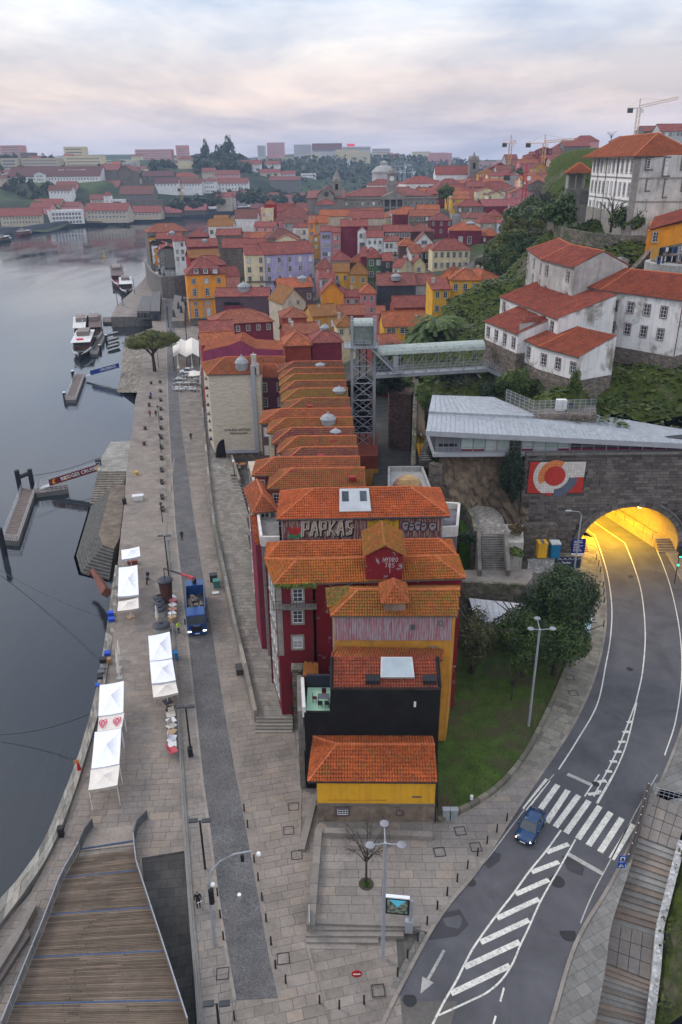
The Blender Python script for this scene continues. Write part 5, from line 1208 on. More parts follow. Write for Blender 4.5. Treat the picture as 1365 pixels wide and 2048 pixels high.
TW_,TR_,TO_,TS_=tile_col('tile_white',(.60,.55,.50)),tile_col('tile_red',(.48,.035,.025)),tile_col('tile_orange',(.62,.20,.06)),tile_col('tile_slate',(.10,.12,.17))
def plate(pts,m,o,nm):MB().poly([(x,YW-.2-o,z)for x,z in pts]).B(nm,m,em)
cn=[mz(*q)for q in((517,236),(803,248),(825,63),(535,50))]
MB().prism([(cn[0][0],YW-.2),(cn[1][0],YW-.2),(cn[1][0],YW),(cn[0][0],YW)],cn[0][1],cn[2][1]-.03,0).B('backing',TBED,em)
ccx,ccz=mz(670,142);k_=(mz(800,142)[0]-mz(540,142)[0])/260
x0,x1,z0,z1=cn[0][0],cn[1][0]+.35,cn[0][1],cn[2][1]
cn=[(x0,z0),(x1,z0),(x1,z1),(x0,z1)]
plate(cn,TW_,.004,'white_tiles')
def arcp(r,a0,a1,n=24):return[(ccx+r*k_*cos(math.radians(a)),ccz+r*k_*sin(math.radians(a)))for a in lsp(a0,a1,n)]
plate([(x0,z0),(ccx,z0)]+arcp(118,-94,-222)[::1]+[(ccx-78*k_,z1),(x0,z1)],TR_,.008,'red_tiles')
plate([(ccx,z0),(x1,z0),(x1,ccz-8*k_),(ccx+110*k_,ccz-8*k_)],TR_,.008,'red_tiles')
plate(arcp(126,-88,-6)+arcp(78,-6,-88),TS_,.012,'slate_tiles');plate(arcp(92,60,210)+arcp(56,210,60),TO_,.012,'orange_tiles');plate(arcp(58,0,345),TR_,.016,'red_tiles')
def zincm():
 t=NT('zinc_roof');u=t.uv();p=t.pos();sx=t.n('ShaderNodeSeparateXYZ');t.l(u,sx.inputs[0]);f=t.math('FRACT',t.math('DIVIDE',sx.outputs[0],.9))
 c=t.gray(t.rng(t.noise(p,1.3,6.,.7),.3,.7,.72,1.2),(.30,.315,.335));c=t.mix(t.rng(t.noise(t.map(p,(2.5,.35,1)),1.,7.,.7),.52,.72,0,.6),c,(.47,.47,.47))
 return t.done(c,.5,t.bump(t.rng(f,0,.06),-.6,.06),metal=.0,spec=.5)
ZINC=zincm();ZR=20.6
sr=root('funicular_station',Pz(1000,860,18),'long station with a sloping zinc roof and a window band above the tunnel','station')
fl=Pz(853,862,ZR);fr2=PD(1420,890,fl.y+.2);ZE=fr2.z;bl,k1,k2,br=Pz(865,790,ZR+.7),Pz(988,794,ZR+.7),Pz(1066,832,ZR),Pz(1187,828,(ZR+ZE)/2+.4);b2=Pz(1420,868,ZE+.3)
ml,mr=Pz(858,827,ZR+.5),Pz(1400,880,ZE+.2)
top=[fl,fr2,mr,b2,br,k2,k1,bl,ml];b=MB()
b.poly([fl,fr2,Pz(1187,845,(ZR+ZE)/2+.3),k2-V((0,1.2,0)),ml]);b.poly([Pz(1187,845,(ZR+ZE)/2+.3),fr2,b2,br,k2,k2-V((0,1.2,0))]);b.poly([ml+U(.35),k2-V((0,1.2,-.35)),k2+U(.35),k1,bl])
b.poly([ml,k2-V((0,1.2,0)),k2-V((0,1.2,-.35)),ml+U(.35)])
b.B('roof',ZINC,sr)
FAS=mat('pale_fascia',(.33,.34,.36),.5,.12,spec=.5)
b=MB();b.hexa([fl+U(-.75),fr2+U(-.75),fr2+V((0,.7,-.75)),fl+V((0,.7,-.75)),fl+U(-.02),fr2+U(-.02),fr2+V((0,.7,-.02)),fl+V((0,.7,-.02))]);b.B('fascia',FAS,sr)
b=MB();b.hexa([fl+U(-.75),fl+V((.4,0,-.75)),bl+V((.4,0,-.75)),bl+U(-.75),fl+U(-.02),fl+V((.4,0,-.02)),bl+V((.4,0,-.03)),bl+U(-.03)]);b.B('fascia',FAS,sr)
seams=MB()
for k in rn_(1,60):
 t=k/60;p=fl.lerp(fr2,t);q=ml.lerp(mr,t)
 if q.y>p.y+.5:seams.tube([p+V((0,.1,.03)),(p+(q-p)*.97)+U(.03)],.035,4)
for k in rn_(1,17):t=k/17;p=ml.lerp(k2,t)+V((0,.1,.38));q=bl.lerp(k1,t)+U(.04);seams.tube([p,q],.035,4)
seams.B('roof_seams',ZINC,sr,kind=KSF)
hl,hr=PD(868,900,fl.y+1.4),PD(1400,905,fr2.y+1.6);zf=16.9
hx0,hx1=Pz(870,905,zf),Pz(1365,912,zf)
FY0=fl.y+1.2
b=MB();b.hexa([(hx0.x,FY0+.5,zf),(88,FY0+.5,zf),(88,FY0+.9,zf),(hx0.x,FY0+10,zf),(hx0.x,FY0+.5,ZR-.7),(88,FY0+.5,ZE-.95),(88,FY0+.9,ZE-.95),(hx0.x,FY0+10,ZR-.5)]);b.B('hall',mat('dark_hall',(.045,.045,.05),.6,.2),sr)
MB().box(((hx0.x+88)/2,FY0+4,zf-.25),(88-hx0.x+.6,9,.5)).B('floor_slab',FAS,sr)
PANES=[mat('green_blind_%d'%k,c,.35,.12,1.2,spec=.5)for k,c in en(((.42,.50,.45),(.36,.45,.41),(.47,.53,.49)))]
DPN=glassm('dark_hall_glass',(.05,.045,.055),.1);MPN=mat('maroon_panel',(.16,.015,.04),.5,.2)
xs=hx0.x+3.8;k=0
while xs<82:
 w=1.72
 dark=k==4 or 9<=k<=15
 ZT=ZR+(ZE-ZR)*(xs-fl.x)/(fr2.x-fl.x)
 o=MB().box((xs+w/2,FY0+.46,(zf+ZT-.7)/2),(w,.06,ZT-.7-zf)).B('window',FAS,sr)
 m=DPN if dark else PANES[k%3];MB().box((xs+w/2,FY0+.40,(zf+ZT-.7)/2+.1),(w-.14,.05,ZT-1.-zf)).B('pane',m,o)
 MB().box((xs+w/2,FY0+.39,zf+.2),(w-.14,.06,.3)).B('panel',MPN if k%4 in(0,1)or dark else FAS,o)
 if k%3==2:MB().box((xs+w,FY0+.3,(zf+ZT-.7)/2),(.14,.3,ZT-.7-zf)).B('post',STEEL,sr)
 xs+=w+.04;k+=1
b=MB();b.box((hx0.x+1.9,FY0+.46,(zf+ZR-.7)/2),(3.7,.05,ZR-.8-zf));b.B('end_panel',mat('grey_glass_panel',(.20,.205,.225),.3,.1,spec=.5),sr);MB().box((hx0.x+1.9,FY0+.38,zf+1.0),(2.6,.12,.4)).B('black_vent',BKM,sr)
for k in rn_(5):MB().tube([(hx0.x+.4+.8*k,FY0+.2,zf),(hx0.x+.4+.8*k,FY0+.2,ZR-.8)],.04,4).B('mullion',STEEL,sr)
MB().tube([(hx0.x,FY0+.1,zf+.75),(88,FY0+.1,zf+.75)],.04,4).B('handrail',STEEL,sr)
CP=[]
def cp(u,v,D):p=PD(u,v,D);CP.append((p.x,p.y,p.z))
for q in((1190,762,122),(1300,735,123),(1365,745,120),(1190,803,118),(1260,806,117),(1365,820,115),(1180,834,114),(1300,859,111),(1365,869,110),(1240,740,124),(1130,775,119),(1158,765,116),(1000,772,132),(930,770,136),(1060,800,126),(1120,790,122),(880,760,140),(900,660,172),(950,655,168),(860,740,150),(930,600,200),(990,560,215),(1020,500,235),(1060,450,245),(1140,455,200),(1230,470,182),(1280,480,172),(1200,440,195),(1290,470,176),(990,690,152),(975,745,138),(1040,765,129),(1340,708,128),(1118,651,152),(1280,545,150),(1365,540,150),(1350,500,165),(1100,490,190),(1180,500,175),(1240,480,178),(840,690,160),(800,660,175),(780,700,165),(1000,640,170),(1010,560,190),(960,520,240),(900,540,240)):cp(*q)
CP+=[(10,150,5.),(8,135,4.5),(12,120,4.5),(14,108,5),(9,170,9),(-2,190,8),(2,220,12),(10,260,18),(20,300,24),(18,128,5.5),(16,140,6.),(20,118,7),(24,112,12),(60,112,22),(80,110,23),(110,120,34),(110,160,46),(120,200,50),(90,190,45),(90,240,50),(120,260,58),(60,270,42),(100,320,60),(40,310,32),(50,360,34)]
CPA=np.array(CP)
def hz(x,y):
 d=(CPA[:,0]-x)**2+(CPA[:,1]-y)**2+.6;w=1/d**1.7;return float((w*CPA[:,2]).sum()/w.sum())
def hillm():
 t=NT('hill_ground');p=t.pos();n=t.noise(p,.22,8.,.68);n2=t.noise(p,1.3,6.,.7)
 sx=t.n('ShaderNodeSeparateXYZ');t.l(t.g().outputs['Normal'],sx.inputs[0])
 g=t.mix(t.rng(n2,.35,.7),(.030,.050,.010),(.085,.10,.022));rock=t.mix(t.rng(n2,.3,.7),(.07,.06,.05),(.20,.17,.14))
 f=t.math('ADD',t.math('MULTIPLY',sx.outputs[2],1.2),t.math('SUBTRACT',n,.95));c=t.mix(t.rng(f,.15,.4),rock,g)
 return t.done(c,.95,t.bump(t.math('ADD',n2,t.noise(p,5.,5.,.7)),.9,.25),spec=.1)
HILL=hillm()
def grid(f,x0,x1,nx,y0,y1,ny,m,name,keep=None,kind=KST,jit=0.):
 b=MB();xs=lsp(x0,x1,nx);ys=lsp(y0,y1,ny)
 b.v=[(float(x),float(y),f(float(x),float(y)))for y in ys for x in xs]
 for j in rn_(ny-1):
  for i in rn_(nx-1):
   if keep is None or keep(xs[i],ys[j]):b.f.append((j*nx+i,j*nx+i+1,(j+1)*nx+i+1,(j+1)*nx+i));b.m.append(0)
 return b.B(name,m,smooth=1,kind=kind)
rn=RR(3)
def hzr(x,y):return hz(x,y)+(rn.random()-.5)*.35
grid(hzr,10,130,76,106,340,130,HILL,'hillside',keep=lambda x,y:y>112 and not(x<16 and y<150)and x>9+(y-150)*.42)
ROCK=mat('ochre_rock_face',(.20,.145,.10),.95,.4,.5,col2=(.085,.07,.055),lo=.5,hi=.66,s2=.9,bump=1.,bs=2.6,streak=.4)
b=MB();nx,nz=30,18;c0,c1=PD(880,905,107),PD(1062,905,105.5)
for j in rn_(nz):
 for i in rn_(nx):
  s,t=i/(nx-1),j/(nz-1);p=c0.lerp(c1,s);z=17.-t*(11.5+2*s);b.v.append((p.x+uni(-.15,.15),p.y-t*(2.2+1.2*sin(s*7))+uni(-.35,.35),z))
for j in rn_(nz-1):
 for i in rn_(nx-1):b.f.append((j*nx+i,(j+1)*nx+i,(j+1)*nx+i+1,j*nx+i+1));b.m.append(0)
b.B('rock_face',ROCK,smooth=0,kind=KST)
MB().prism(xy([Pz(*q,5.)for q in((918,1168),(1052,1172),(1066,1152),(1062,1138),(918,1140))]),-.2,5.).B('path',mat('worn_path',(.20,.175,.15),.9,.3,streak=0),kind=KST)
MB().prism(xy([Pz(*q,8.4)for q in((952,1072),(1016,1070),(1005,1030),(985,1015),(955,1010),(935,1020),(945,1045))]),-.2,8.4).B('path',COBW,kind=KST)
MB().prism(xy([Pz(*q,6.6)for q in((922,1078),(962,1076),(950,1036),(920,1036))]),-.2,6.6).B('lawn',mat('bright_lawn',(.045,.115,.012),.95,.35,2.,bump=.6,bs=16.),kind=KST)
sw_=root('stone_stairs',Pz(990,1140,5),'mossy stone staircase climbing between low walls behind the crimson house','stairs')
for k in rn_(16):
 t=k/15;a,b_=Pz(966-3*t,1140-70*t,5+3.4*t),Pz(1014-5*t,1140-70*t,5+3.4*t);MB().box(((a.x+b_.x)/2,a.y+.2,(a.z+.1)/2+1),(b_.x-a.x,.42,a.z+.1-2)).B('step',STD,sw_)
for u0,u1 in((960,958),(1018,1012)):
 a,b_=Pz(u0,1146,5.5),Pz(u1,1066,9.);MB().wall(xy([a,b_]),[0,0],[5.9,9.4],.5).B('side_wall',STD,sw_)
pl=root('retaining_wall',Pz(940,1000,8),'curved old retaining wall around the small green lawn','wall');P=[Pz(u,v,8.5)for u,v in((952,1072),(946,1045),(935,1022),(918,1012))]
MB().wall(xy(P),0,[9.3]*4,.5).B('wall_body',RBM,pl)
pl=root('retaining_wall',Pz(1000,1180,3),'ivy stained retaining wall below the worn path','wall');P=[Pz(u,v,5.)for u,v in((920,1170),(985,1172),(1055,1176))]
MB().wall(xy(P),-.2,[5.5]*3,.45).B('wall_body',RBM,pl)
pl=root('planter',Pz(1040,1090,6),'white fronted planter box with brown shrubs beside the stone stairs','planter');P=[Pz(u,v,7.5)for u,v in((1014,1085),(1048,1085),(1046,1050),(1010,1048))]
MB().prism(xy(P),2,7.5).B('box',mat('dirty_white_render',(.48,.45,.40),.9,.3,streak=.5),pl)
pl=root('retaining_wall',Pz(1085,1060,4),'rubble wall at the left foot of the tunnel wall','wall');P=[PD(u,1060,102)for u in(1044,1112)]
MB().wall(xy(P),-.2,PD(1080,1047,102).z,1.2).B('wall_body',RBL,pl)
pl=root('graffiti_wall',Pz(1085,1130,2),'low wall covered in black and white scribbles in front of the cabins','wall');P=[Pz(u,v,2.6)for u,v in((1056,1122),(1109,1116))]
MB().wall(xy(P),0,[2.8,2.8],.4).B('wall_body',rubble('scribbled_wall',(.55,.53,.50),(.30,.29,.28),3.4,bump=.2),pl)
pl=root('hoarding',Pz(1136,1126,2),'dark blue hoarding printed with small white drawings beside the tunnel footpath','hoarding');P=[Pz(u,v,2.4)for u,v in((1111,1116),(1163,1114))]
MB().wall(xy(P),.4,[2.5,2.5],.15).B('board',rubble('hoarding_print',(.03,.035,.07),(.035,.04,.09),2.2,bump=.0),pl)
A,B=P;yw=ywo(A,B);txx(pl,'Porto.',ow(A,B,(B-A).length*.45,1.6,.1),yw,.55,WHP)
for k in rn_(5):stroke(pl,A,B,[(.4+.75*k,2.1),(.7+.75*k,2.35),(.95+.75*k,2.05)],.03,WHP,.1,'drawing')
wh=root('shed',Pz(1000,1230,2),'low shed with a wide white sheet roof behind the dark trees','shed');P=[Pz(u,v,3.6)for u,v in((958,1262),(1055,1262),(1052,1208),(938,1196))]
MB().prism(xy(P),0,3.5).B('wall',mat('dark_green_wall',(.025,.04,.032),.8,.3),wh)
b=MB()
for k in rn_(10):q0,q1,q2,q3=P[0].lerp(P[1],k/10+.003),P[0].lerp(P[1],(k+1)/10-.003),P[3].lerp(P[2],(k+1)/10-.003),P[3].lerp(P[2],k/10+.003);MB().hexa([p+U(-.1)for p in(q0,q1,q2,q3)]+[p+U(.0+.02*(k%2))for p in(q0,q1,q2,q3)]).B('roof_sheet',mat('white_sheet_roof',(.50,.49,.50),.6,.2,streak=.2),wh)
LAWN=mat('dark_garden_lawn',(.055,.092,.014),.95,.45,.8,col2=(.07,.058,.032),lo=.46,hi=.62,s2=.28,bump=.8,bs=14.)
gpx=[(876,1640),(905,1628),(950,1605),(1000,1570),(1050,1510),(1095,1425),(1130,1345),(1150,1280),(1150,1200),(1060,1190),(925,1190),(905,1230),(886,1360),(876,1480)]
gz=[Pz(u,v,.9)for u,v in gpx];MB().prism(xy(gz),-.3,.9).B('garden',LAWN,kind=KST)
gk=root('garden_kerb',gz[3],'curved mossy stone kerb round the garden lawn','kerb');P=smp(gz[:9],40)
for i in rn_(39):MB().wall(xy([P[i].lerp(P[i+1],.02),P[i].lerp(P[i+1],.98)]),0,1.12+uni(-.02,.02),.42).B('kerb_stone',slabm('mossy_kerb',(.17,.155,.12),.3),gk)
b=MB();rg_=RR(9);gp_=xy(gz)
xsr=[p[0]for p in gp_];ysr=[p[1]for p in gp_];n=0
while n<9000:
 x,y=rg_.uniform(min(xsr),max(xsr)),rg_.uniform(min(ysr),max(ysr))
 if not inside(gp_,x,y):continue
 n+=1;a=rg_.uniform(0,6.28);h=rg_.uniform(.05,.16);w=.05;b.poly([(x-w*cos(a),y-w*sin(a),.9),(x+w*cos(a),y+w*sin(a),.9),(x+rg_.uniform(-.08,.08),y+rg_.uniform(-.08,.08),.9+h)])
b.B('grass',leafm('grass_blade',(.04,.075,.010),(.085,.085,.025)),kind=KSF)
def plh(label,pts,z,depth,zb,rise,typ,wm,rm,base=None,zbase=None,name='convent_building',ov=.35,wins=(),hipl=0,hipr=0):
 Fp=[Pz(u,v,z)if len(q)==2 else PD(u,v,q[2])for q in pts for u,v in(q[:2],)]
 Fp=[V((p.x,p.y,0))for p in Fp];Bk=[V((x,y,0))for x,y in offset(xy(Fp),depth)];Md=[V((x,y,0))for x,y in offset(xy(Fp),depth*.5)];fo=[V((x,y,0))for x,y in offset(xy(Fp),-ov)]
 r_=root(name,sum(Fp,U(0))/len(Fp)+U(zb),label,'building')
 ring=xy(Fp)+xy(Bk[::-1]);b=MB()
 if typ=='shed':b.prism(ring,zb,[z]*len(Fp)+[z+rise]*len(Fp))
 else:
  b.prism(ring,zb,z)
  if not hipr:b.poly([(*Fp[-1][:2],z),(*Bk[-1][:2],z),(*Md[-1][:2],z+rise)])
  if not hipl:b.poly([(*Bk[0][:2],z),(*Fp[0][:2],z),(*Md[0][:2],z+rise)])
 b.B('wall',wm,r_)
 if base:MB().prism(xy([p+(p-q).normalized()*.05 for p,q in zip(Fp,Bk)])+xy(Bk[::-1]),zbase,zb-.004).B('stone_base',base,r_)
 S=[];dz=U(-.15);rg=[]
 T=[m+U(z+rise)for m in(Bk if typ=='shed'else Md)]
 if hipl:T[0]=T[0]+(Fp[1]-Fp[0]).normalized()*depth*.5
 if hipr:T[-1]=T[-1]+(Fp[-2]-Fp[-1]).normalized()*depth*.5
 E_=[f+U(z)+dz for f in fo];K_=[V((x,y,z))+dz for x,y in offset(xy(Fp),depth+ov)]
 for i in rn_(len(Fp)-1):
  S.append([E_[i],E_[i+1],T[i+1],T[i]])
  if typ!='shed':S.append([K_[i+1],K_[i],T[i],T[i+1]]);rg.append((T[i],T[i+1]))
  if i:rg.append((E_[i],T[i]))
 if hipl:S.append([K_[0],E_[0],T[0]]);rg.append((E_[0],T[0]))
 if hipr:S.append([E_[-1],K_[-1],T[-1]]);rg.append((E_[-1],T[-1]))
 ro=rfp(r_,S,rg,rm,True,rr=.14)
 for i,cols,rows,k in wins:wg(r_,Fp[i],Fp[i+1],z,cols,rows,near=1,**k)
 return r_,Fp,Bk,z,ro
OLDW=mat('old_white_wall',(.66,.64,.62),.88,.12,.35,col2=(.24,.215,.185),lo=.52,hi=.64,s2=.22,streak=.28,bump=.1)
GREYW=mat('grey_stained_wall',(.37,.35,.325),.88,.3,.35,col2=(.55,.53,.5),lo=.5,hi=.7,s2=.25,streak=.4,bump=.1)
CW=dict(w=1.05,h=1.75,fr=.1,trim=mat('wine_window_trim',(.16,.07,.075),.8,.2),glass=GLASS)
RW1=roofm('roof_convent',(.43,.105,.05),.22);RW2=roofm('roof_convent_red',(.40,.098,.055),.15)
zW1=PD(1119,559,146).z;zbW1=PD(1204,684,Pz(1204,578,zW1).y).z
w1_=plh('long white convent wing with two rows of small windows and an orange tile roof',[(1119,559),(1204,579),(1367,599)],zW1,13,zbW1,2.8,'gable',OLDW,RW1,RBL,zbW1-4,wins=[(0,2,2,dict(CW,st=3.4,top=1.8,mar=.7)),(1,4,2,dict(CW,st=3.5,top=2.3,mar=2.3))],hipl=1)
for p in(w1_[1][0],w1_[1][2]):dpi(w1_[0],(p.x,p.y-.15),zbW1,zW1-.2,mat('wine_pipe',(.14,.03,.035),.6))
zW2=PD(1040,673,132).z;zbW2=PD(1041,717,132).z
w2_=plh('curved white convent wing with a red door and a bracket lantern, nearest the station',[(1040,673),(1081,692),(1160,713)],zW2,7.5,zbW2,2.4,'shed',OLDW,RW1,RBL,zbW2-4.2,wins=[(0,1,1,dict(CW,top=1.9)),(1,3,1,dict(CW,top=2.,mar=.6))])
zW3=PD(972,641,141).z;zbW3=PD(974,678,141).z
w3_=plh('low white convent wing with a red roof at the end of the covered walkway',[(972,641),(1037,667)],zW3,7,zbW3,2.4,'shed',OLDW,RW2,RBL,zbW3-7,wins=[(0,4,1,dict(CW,top=1.8,mar=.8))])
zW4=PD(1002,592,151).z
w4_=plh('middle white convent wing with a long sloping red roof',[(1002,592),(1117,637)],zW4,10,zW4-7,3.3,'shed',OLDW,RW2,wins=[(0,4,1,dict(CW,top=1.7,mar=1.4))])
zW5=PD(1057,497,168).z
w5_=plh('grey stained upper convent wing with a red roof below the terrace garden',[(1057,498),(1086,518),(1150,534)],zW5,10,zW5-12.5,2.4,'gable',GREYW,RW2,wins=[(0,3,3,dict(CW,st=3.0,top=1.8,mar=.6)),(1,2,2,dict(CW,st=3.6,top=1.8,mar=1.6))],hipl=1)
r_=root('annex_building',PD(1200,530,150),'plain grey and white annex behind the long convent wing','building');P=[PD(1168,540,160),PD(1240,548,157),PD(1266,545,166),PD(1195,520,172)];b=MB();b.prism(xy(P),20,[PD(1168,528,160).z,PD(1238,513,157).z,PD(1264,523,166).z,PD(1195,505,172).z]);b.B('wall',mat('annex_wall',(.30,.29,.28),.9,.35,.4,col2=(.55,.55,.55),lo=.5,hi=.6,s2=.12,streak=.6),r_)
rd_=w2_[0];q=w2_[1][0];MB().box((q.x-.25,q.y-.2,zbW2-.4),(1.0,.12,3.0),-.4).B('red_door',mat('red_door_paint',(.40,.012,.02),.5),rd_)
q=PD(1098,722,125);b=MB();b.lathe((q.x,q.y,q.z),[(.0,0),(.22,.15),(.3,.7),(.1,.9)],6);b.tube([(q.x+.9,q.y+.9,q.z-.1),(q.x+.3,q.y+.2,q.z+1.1),(q.x,q.y,q.z+.9)],.05);b.B('bracket_lantern',BKM,rd_)
P=[Pz(1040,646,zW3+1.6),Pz(1114,640,zW3+1.6),Pz(1108,630,zW3+2.4),Pz(1050,634,zW3+2.4)]
lk=root('link_building',P[0],'narrow white link with a ribbed red roof between the convent wings','building');b=MB();tms(b,P);b.B('roof_tiles',RW2,lk,kind=KSF);MB().prism(xy(P),zW3-3,[p.z-.05 for p in P]).B('wall',GREYW,lk)
ZP=PD(1274,311,172).z
fa,co_,ri=PD(1187,314,206),PD(1274,311,172),PD(1400,308,170)
PW=mat('palace_white',(.76,.75,.74),.88,.1,.3,col2=(.5,.48,.46),lo=.6,hi=.75,streak=.25);PG=mat('palace_grey_white',(.52,.51,.48),.88,.2,.4,col2=(.3,.29,.27),lo=.52,hi=.7,streak=.5)
pr_=root('palace',co_-U(20),'great white palace with rows of tall windows and an orange hipped roof on the hill','palace')
zbp=PD(1175,418,206).z-6
bk1,bk2=V((fa.x+34,fa.y+1,0)),V((ri.x,fa.y,0))
b=MB();b.poly([(fa.x,fa.y,zbp),(co_.x,co_.y,zbp),(co_.x,co_.y,ZP),(fa.x,fa.y,ZP)]);b.B('wall',PW,pr_);b=MB();b.poly([(co_.x,co_.y,zbp),(ri.x,ri.y,zbp),(ri.x,ri.y,ZP),(co_.x,co_.y,ZP)]);b.poly([(fa.x,fa.y,ZP),(co_.x,co_.y,ZP),(ri.x,ri.y,ZP),(ri.x,fa.y,ZP)]);b.poly([(bk2.x,bk2.y,zbp),(fa.x,fa.y,zbp),(fa.x,fa.y,ZP),(bk2.x,bk2.y,ZP)]);b.B('wall',PG,pr_)
zbs=PD(1265,432,172).z;qb=MB();qb.wall(xy([fa,co_]),zbp,zbs+.4,.35);qb.B('stone_base',STONE,pr_)
S,rg=slps(V((co_.x,co_.y,0)),V((ri.x,co_.y,0)),V((ri.x,fa.y,0)),V((co_.x,fa.y,0)),ZP,'hip',4.2,.9);rfp(pr_,S,rg,roofm('roof_palace',(.46,.125,.05),.35),True,rr=.16)
pk=dict(w=1.25,h=2.2,fr=.28,trim=WDK,near=1);st=(PD(1301,370,172).z-PD(1301,411,172).z)
for j in rn_(3):
 for k,u in en((1301,1337,1372)):
  p=PD(u,(327,370,411)[j],co_.y-.02-(u-1274)*.016);hh=2.0 if k!=1 else 3.2;window(pr_,(p.x,p.y,p.z-(.6 if k==1 else 0)),0,1.35,hh,2,4,.3,WDK,near=1)
 wg(pr_,fa,co_,PD(1274,311,172).z,10,1,1.2,2.4,4.6,2.0+(4.5*j),1.6,fr=.22,trim=WST,near=1)
for j in(4.2,8.7):qd(pr_,fa,co_,0,(co_-fa).length,ZP-j-.2,ZP-j+.1,STONE,'string_course',.1);qd(pr_,co_,ri,0,(ri-co_).length,ZP-j-.2,ZP-j+.1,STONE,'string_course',.1)
qd(pr_,co_,ri,-.3,1.0,zbp,ZP-.2,STONE,'corner_pilaster',.14);qd(pr_,fa,co_,(co_-fa).length-.9,(co_-fa).length+.1,zbp,ZP-.2,STONE,'corner_pilaster',.14)
for t in(.2,.4,.66):q=fa.lerp(co_,t);dpi(pr_,(q.x-.2,q.y),zbp,ZP-.3,MC['wine_pipe'])
dpi(pr_,(co_.x+1.6,co_.y-.2),zbp+4,ZP-.3,MC['wine_pipe'])
lg=root('loggia',PD(1160,430,212),'two storey stone loggia with round arches beside the white palace','building');la,lb_=PD(1136,345,214),PD(1186,345,210);zl0=PD(1140,445,214).z;zl1=la.z
MB().prism([tu(la)[:2],tu(lb_)[:2],(lb_.x+3,226),(la.x+3,226)],zl0,PD(1150,378,213).z).B('wall',STD,lg);MB().prism([(la.x+1.5,217),(lb_.x,217),(lb_.x+3,226),(la.x+3,226)],zl0,zl1).B('back_wall',mat('shade_plaster',(.28,.27,.25),.9,.2),lg)
Lg=(lb_-la).length
for k in rn_(2):
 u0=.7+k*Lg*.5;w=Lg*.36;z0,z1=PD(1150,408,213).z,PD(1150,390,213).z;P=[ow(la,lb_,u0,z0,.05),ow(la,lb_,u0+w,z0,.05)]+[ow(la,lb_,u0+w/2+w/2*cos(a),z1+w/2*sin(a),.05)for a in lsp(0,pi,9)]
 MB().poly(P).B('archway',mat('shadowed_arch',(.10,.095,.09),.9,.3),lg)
for k in rn_(4):q=ow(la,lb_,.4+(Lg-.8)*k/3,0,-.3);MB().tube([(q.x,q.y,PD(1150,378,213).z),(q.x,q.y,zl1)],.22,8).B('column',STONE,lg)
S,rg=slps(la,lb_,V((lb_.x+3,226,0)),V((la.x+3,226,0)),zl1,'hip',2.2,.7);rfp(lg,S,rg,roofm('roof_palace',(.46,.125,.05),.35),True)
tg=root('terrace_wall',PD(1180,470,180),'long old stone terrace wall below the palace garden','wall');P=[PD(1098,448,205),PD(1130,462,188),PD(1180,472,178),PD(1250,478,172),PD(1300,478,168)]
MB().wall(xy(P),[p.z-14 for p in P],[p.z+.7 for p in P],.8).B('wall_body',RBM,tg)
yh=root('town_house',PD(1330,480,158),'yellow house with a sloping red roof cut by the right edge, below the palace','house');P=[PD(1296,462,160),PD(1410,424,156),PD(1410,424,166),PD(1302,442,172)]
MB().prism(xy(P),26,[PD(1296,462,160).z,PD(1400,432,156).z,PD(1400,405,164).z,PD(1302,442,172).z]).B('wall',wallm('orange'),yh)
P2_=[PD(1297,460,159.5),PD(1410,436,155.5),PD(1410,405,163),PD(1312,440,166)];b=MB();tms(b,P2_);b.B('roof_tiles',RW2,yh,kind=KSF)
window(yh,PD(1312,474,159.2),0,1.2,1.9,2,3,.15)
rw2=root('terrace_wall',PD(1330,520,155),'rough stone terrace wall with an old doorway below the yellow house','wall');P=[PD(1262,540,154),PD(1300,500,157),PD(1345,490,155),PD(1400,480,150)]
MB().wall(xy(P),22,[p.z for p in P],1.2).B('wall_body',RBL,rw2);q=PD(1308,508,155.5);MB().box((q.x,q.y-.5,q.z),(1.6,.2,2.8)).B('door',wallm('ochre'),rw2)
rb=root('round_terrace',PD(1345,540,146),'rounded grey terrace below two lines of hanging laundry','terrace');q=PD(1372,524,150);b=MB();b.lathe((q.x,q.y,q.z-14),[(7.5,0),(7.2,14),(6.4,14.1),(6.4,13.4),(.1,13.4)],20);b.B('wall_body',CONC,rb)
for j,(v,n)in en(((496,9),(514,14))):
 a,b_=PD(1322-8*j,v,146-j),PD(1375,v-4,146-j);ln=root('clothes_line',a,('upper','lower')[j]+' clothes line hung with washing at the right edge','clothes line');MB().tube([a+U(.1),b_+U(.1)],.02,4).B('line',BKM,ln)
 for k in rn_(n):
  p=a.lerp(b_,(k+.3)/n);hgt=uni(.7,1.5);c=random.choice(((.6,.58,.56),(.04,.045,.08),(.02,.02,.022),(.45,.05,.05),(.5,.5,.52),(.30,.28,.33),(.05,.08,.2)));MB().box((p.x,p.y,p.z-hgt/2),(uni(.4,.75),.05,hgt)).B('garment',mat('cloth_%.2f_%.2f'%(c[0],c[2]),c,.9,.15),ln)
pf=root('viewing_platform',Pz(1130,800,22),'small stone platform with mesh fencing and a white box above the station roof','platform');P=[Pz(u,v,20.9)for u,v in((1060,818),(1192,812),(1194,829),(1066,833))]
MB().prism(xy(P),15,20.9).B('base',RBL,pf)
FP=[Pz(1012,806,21.4),Pz(1066,830,20.9),Pz(1192,826,20.9)]
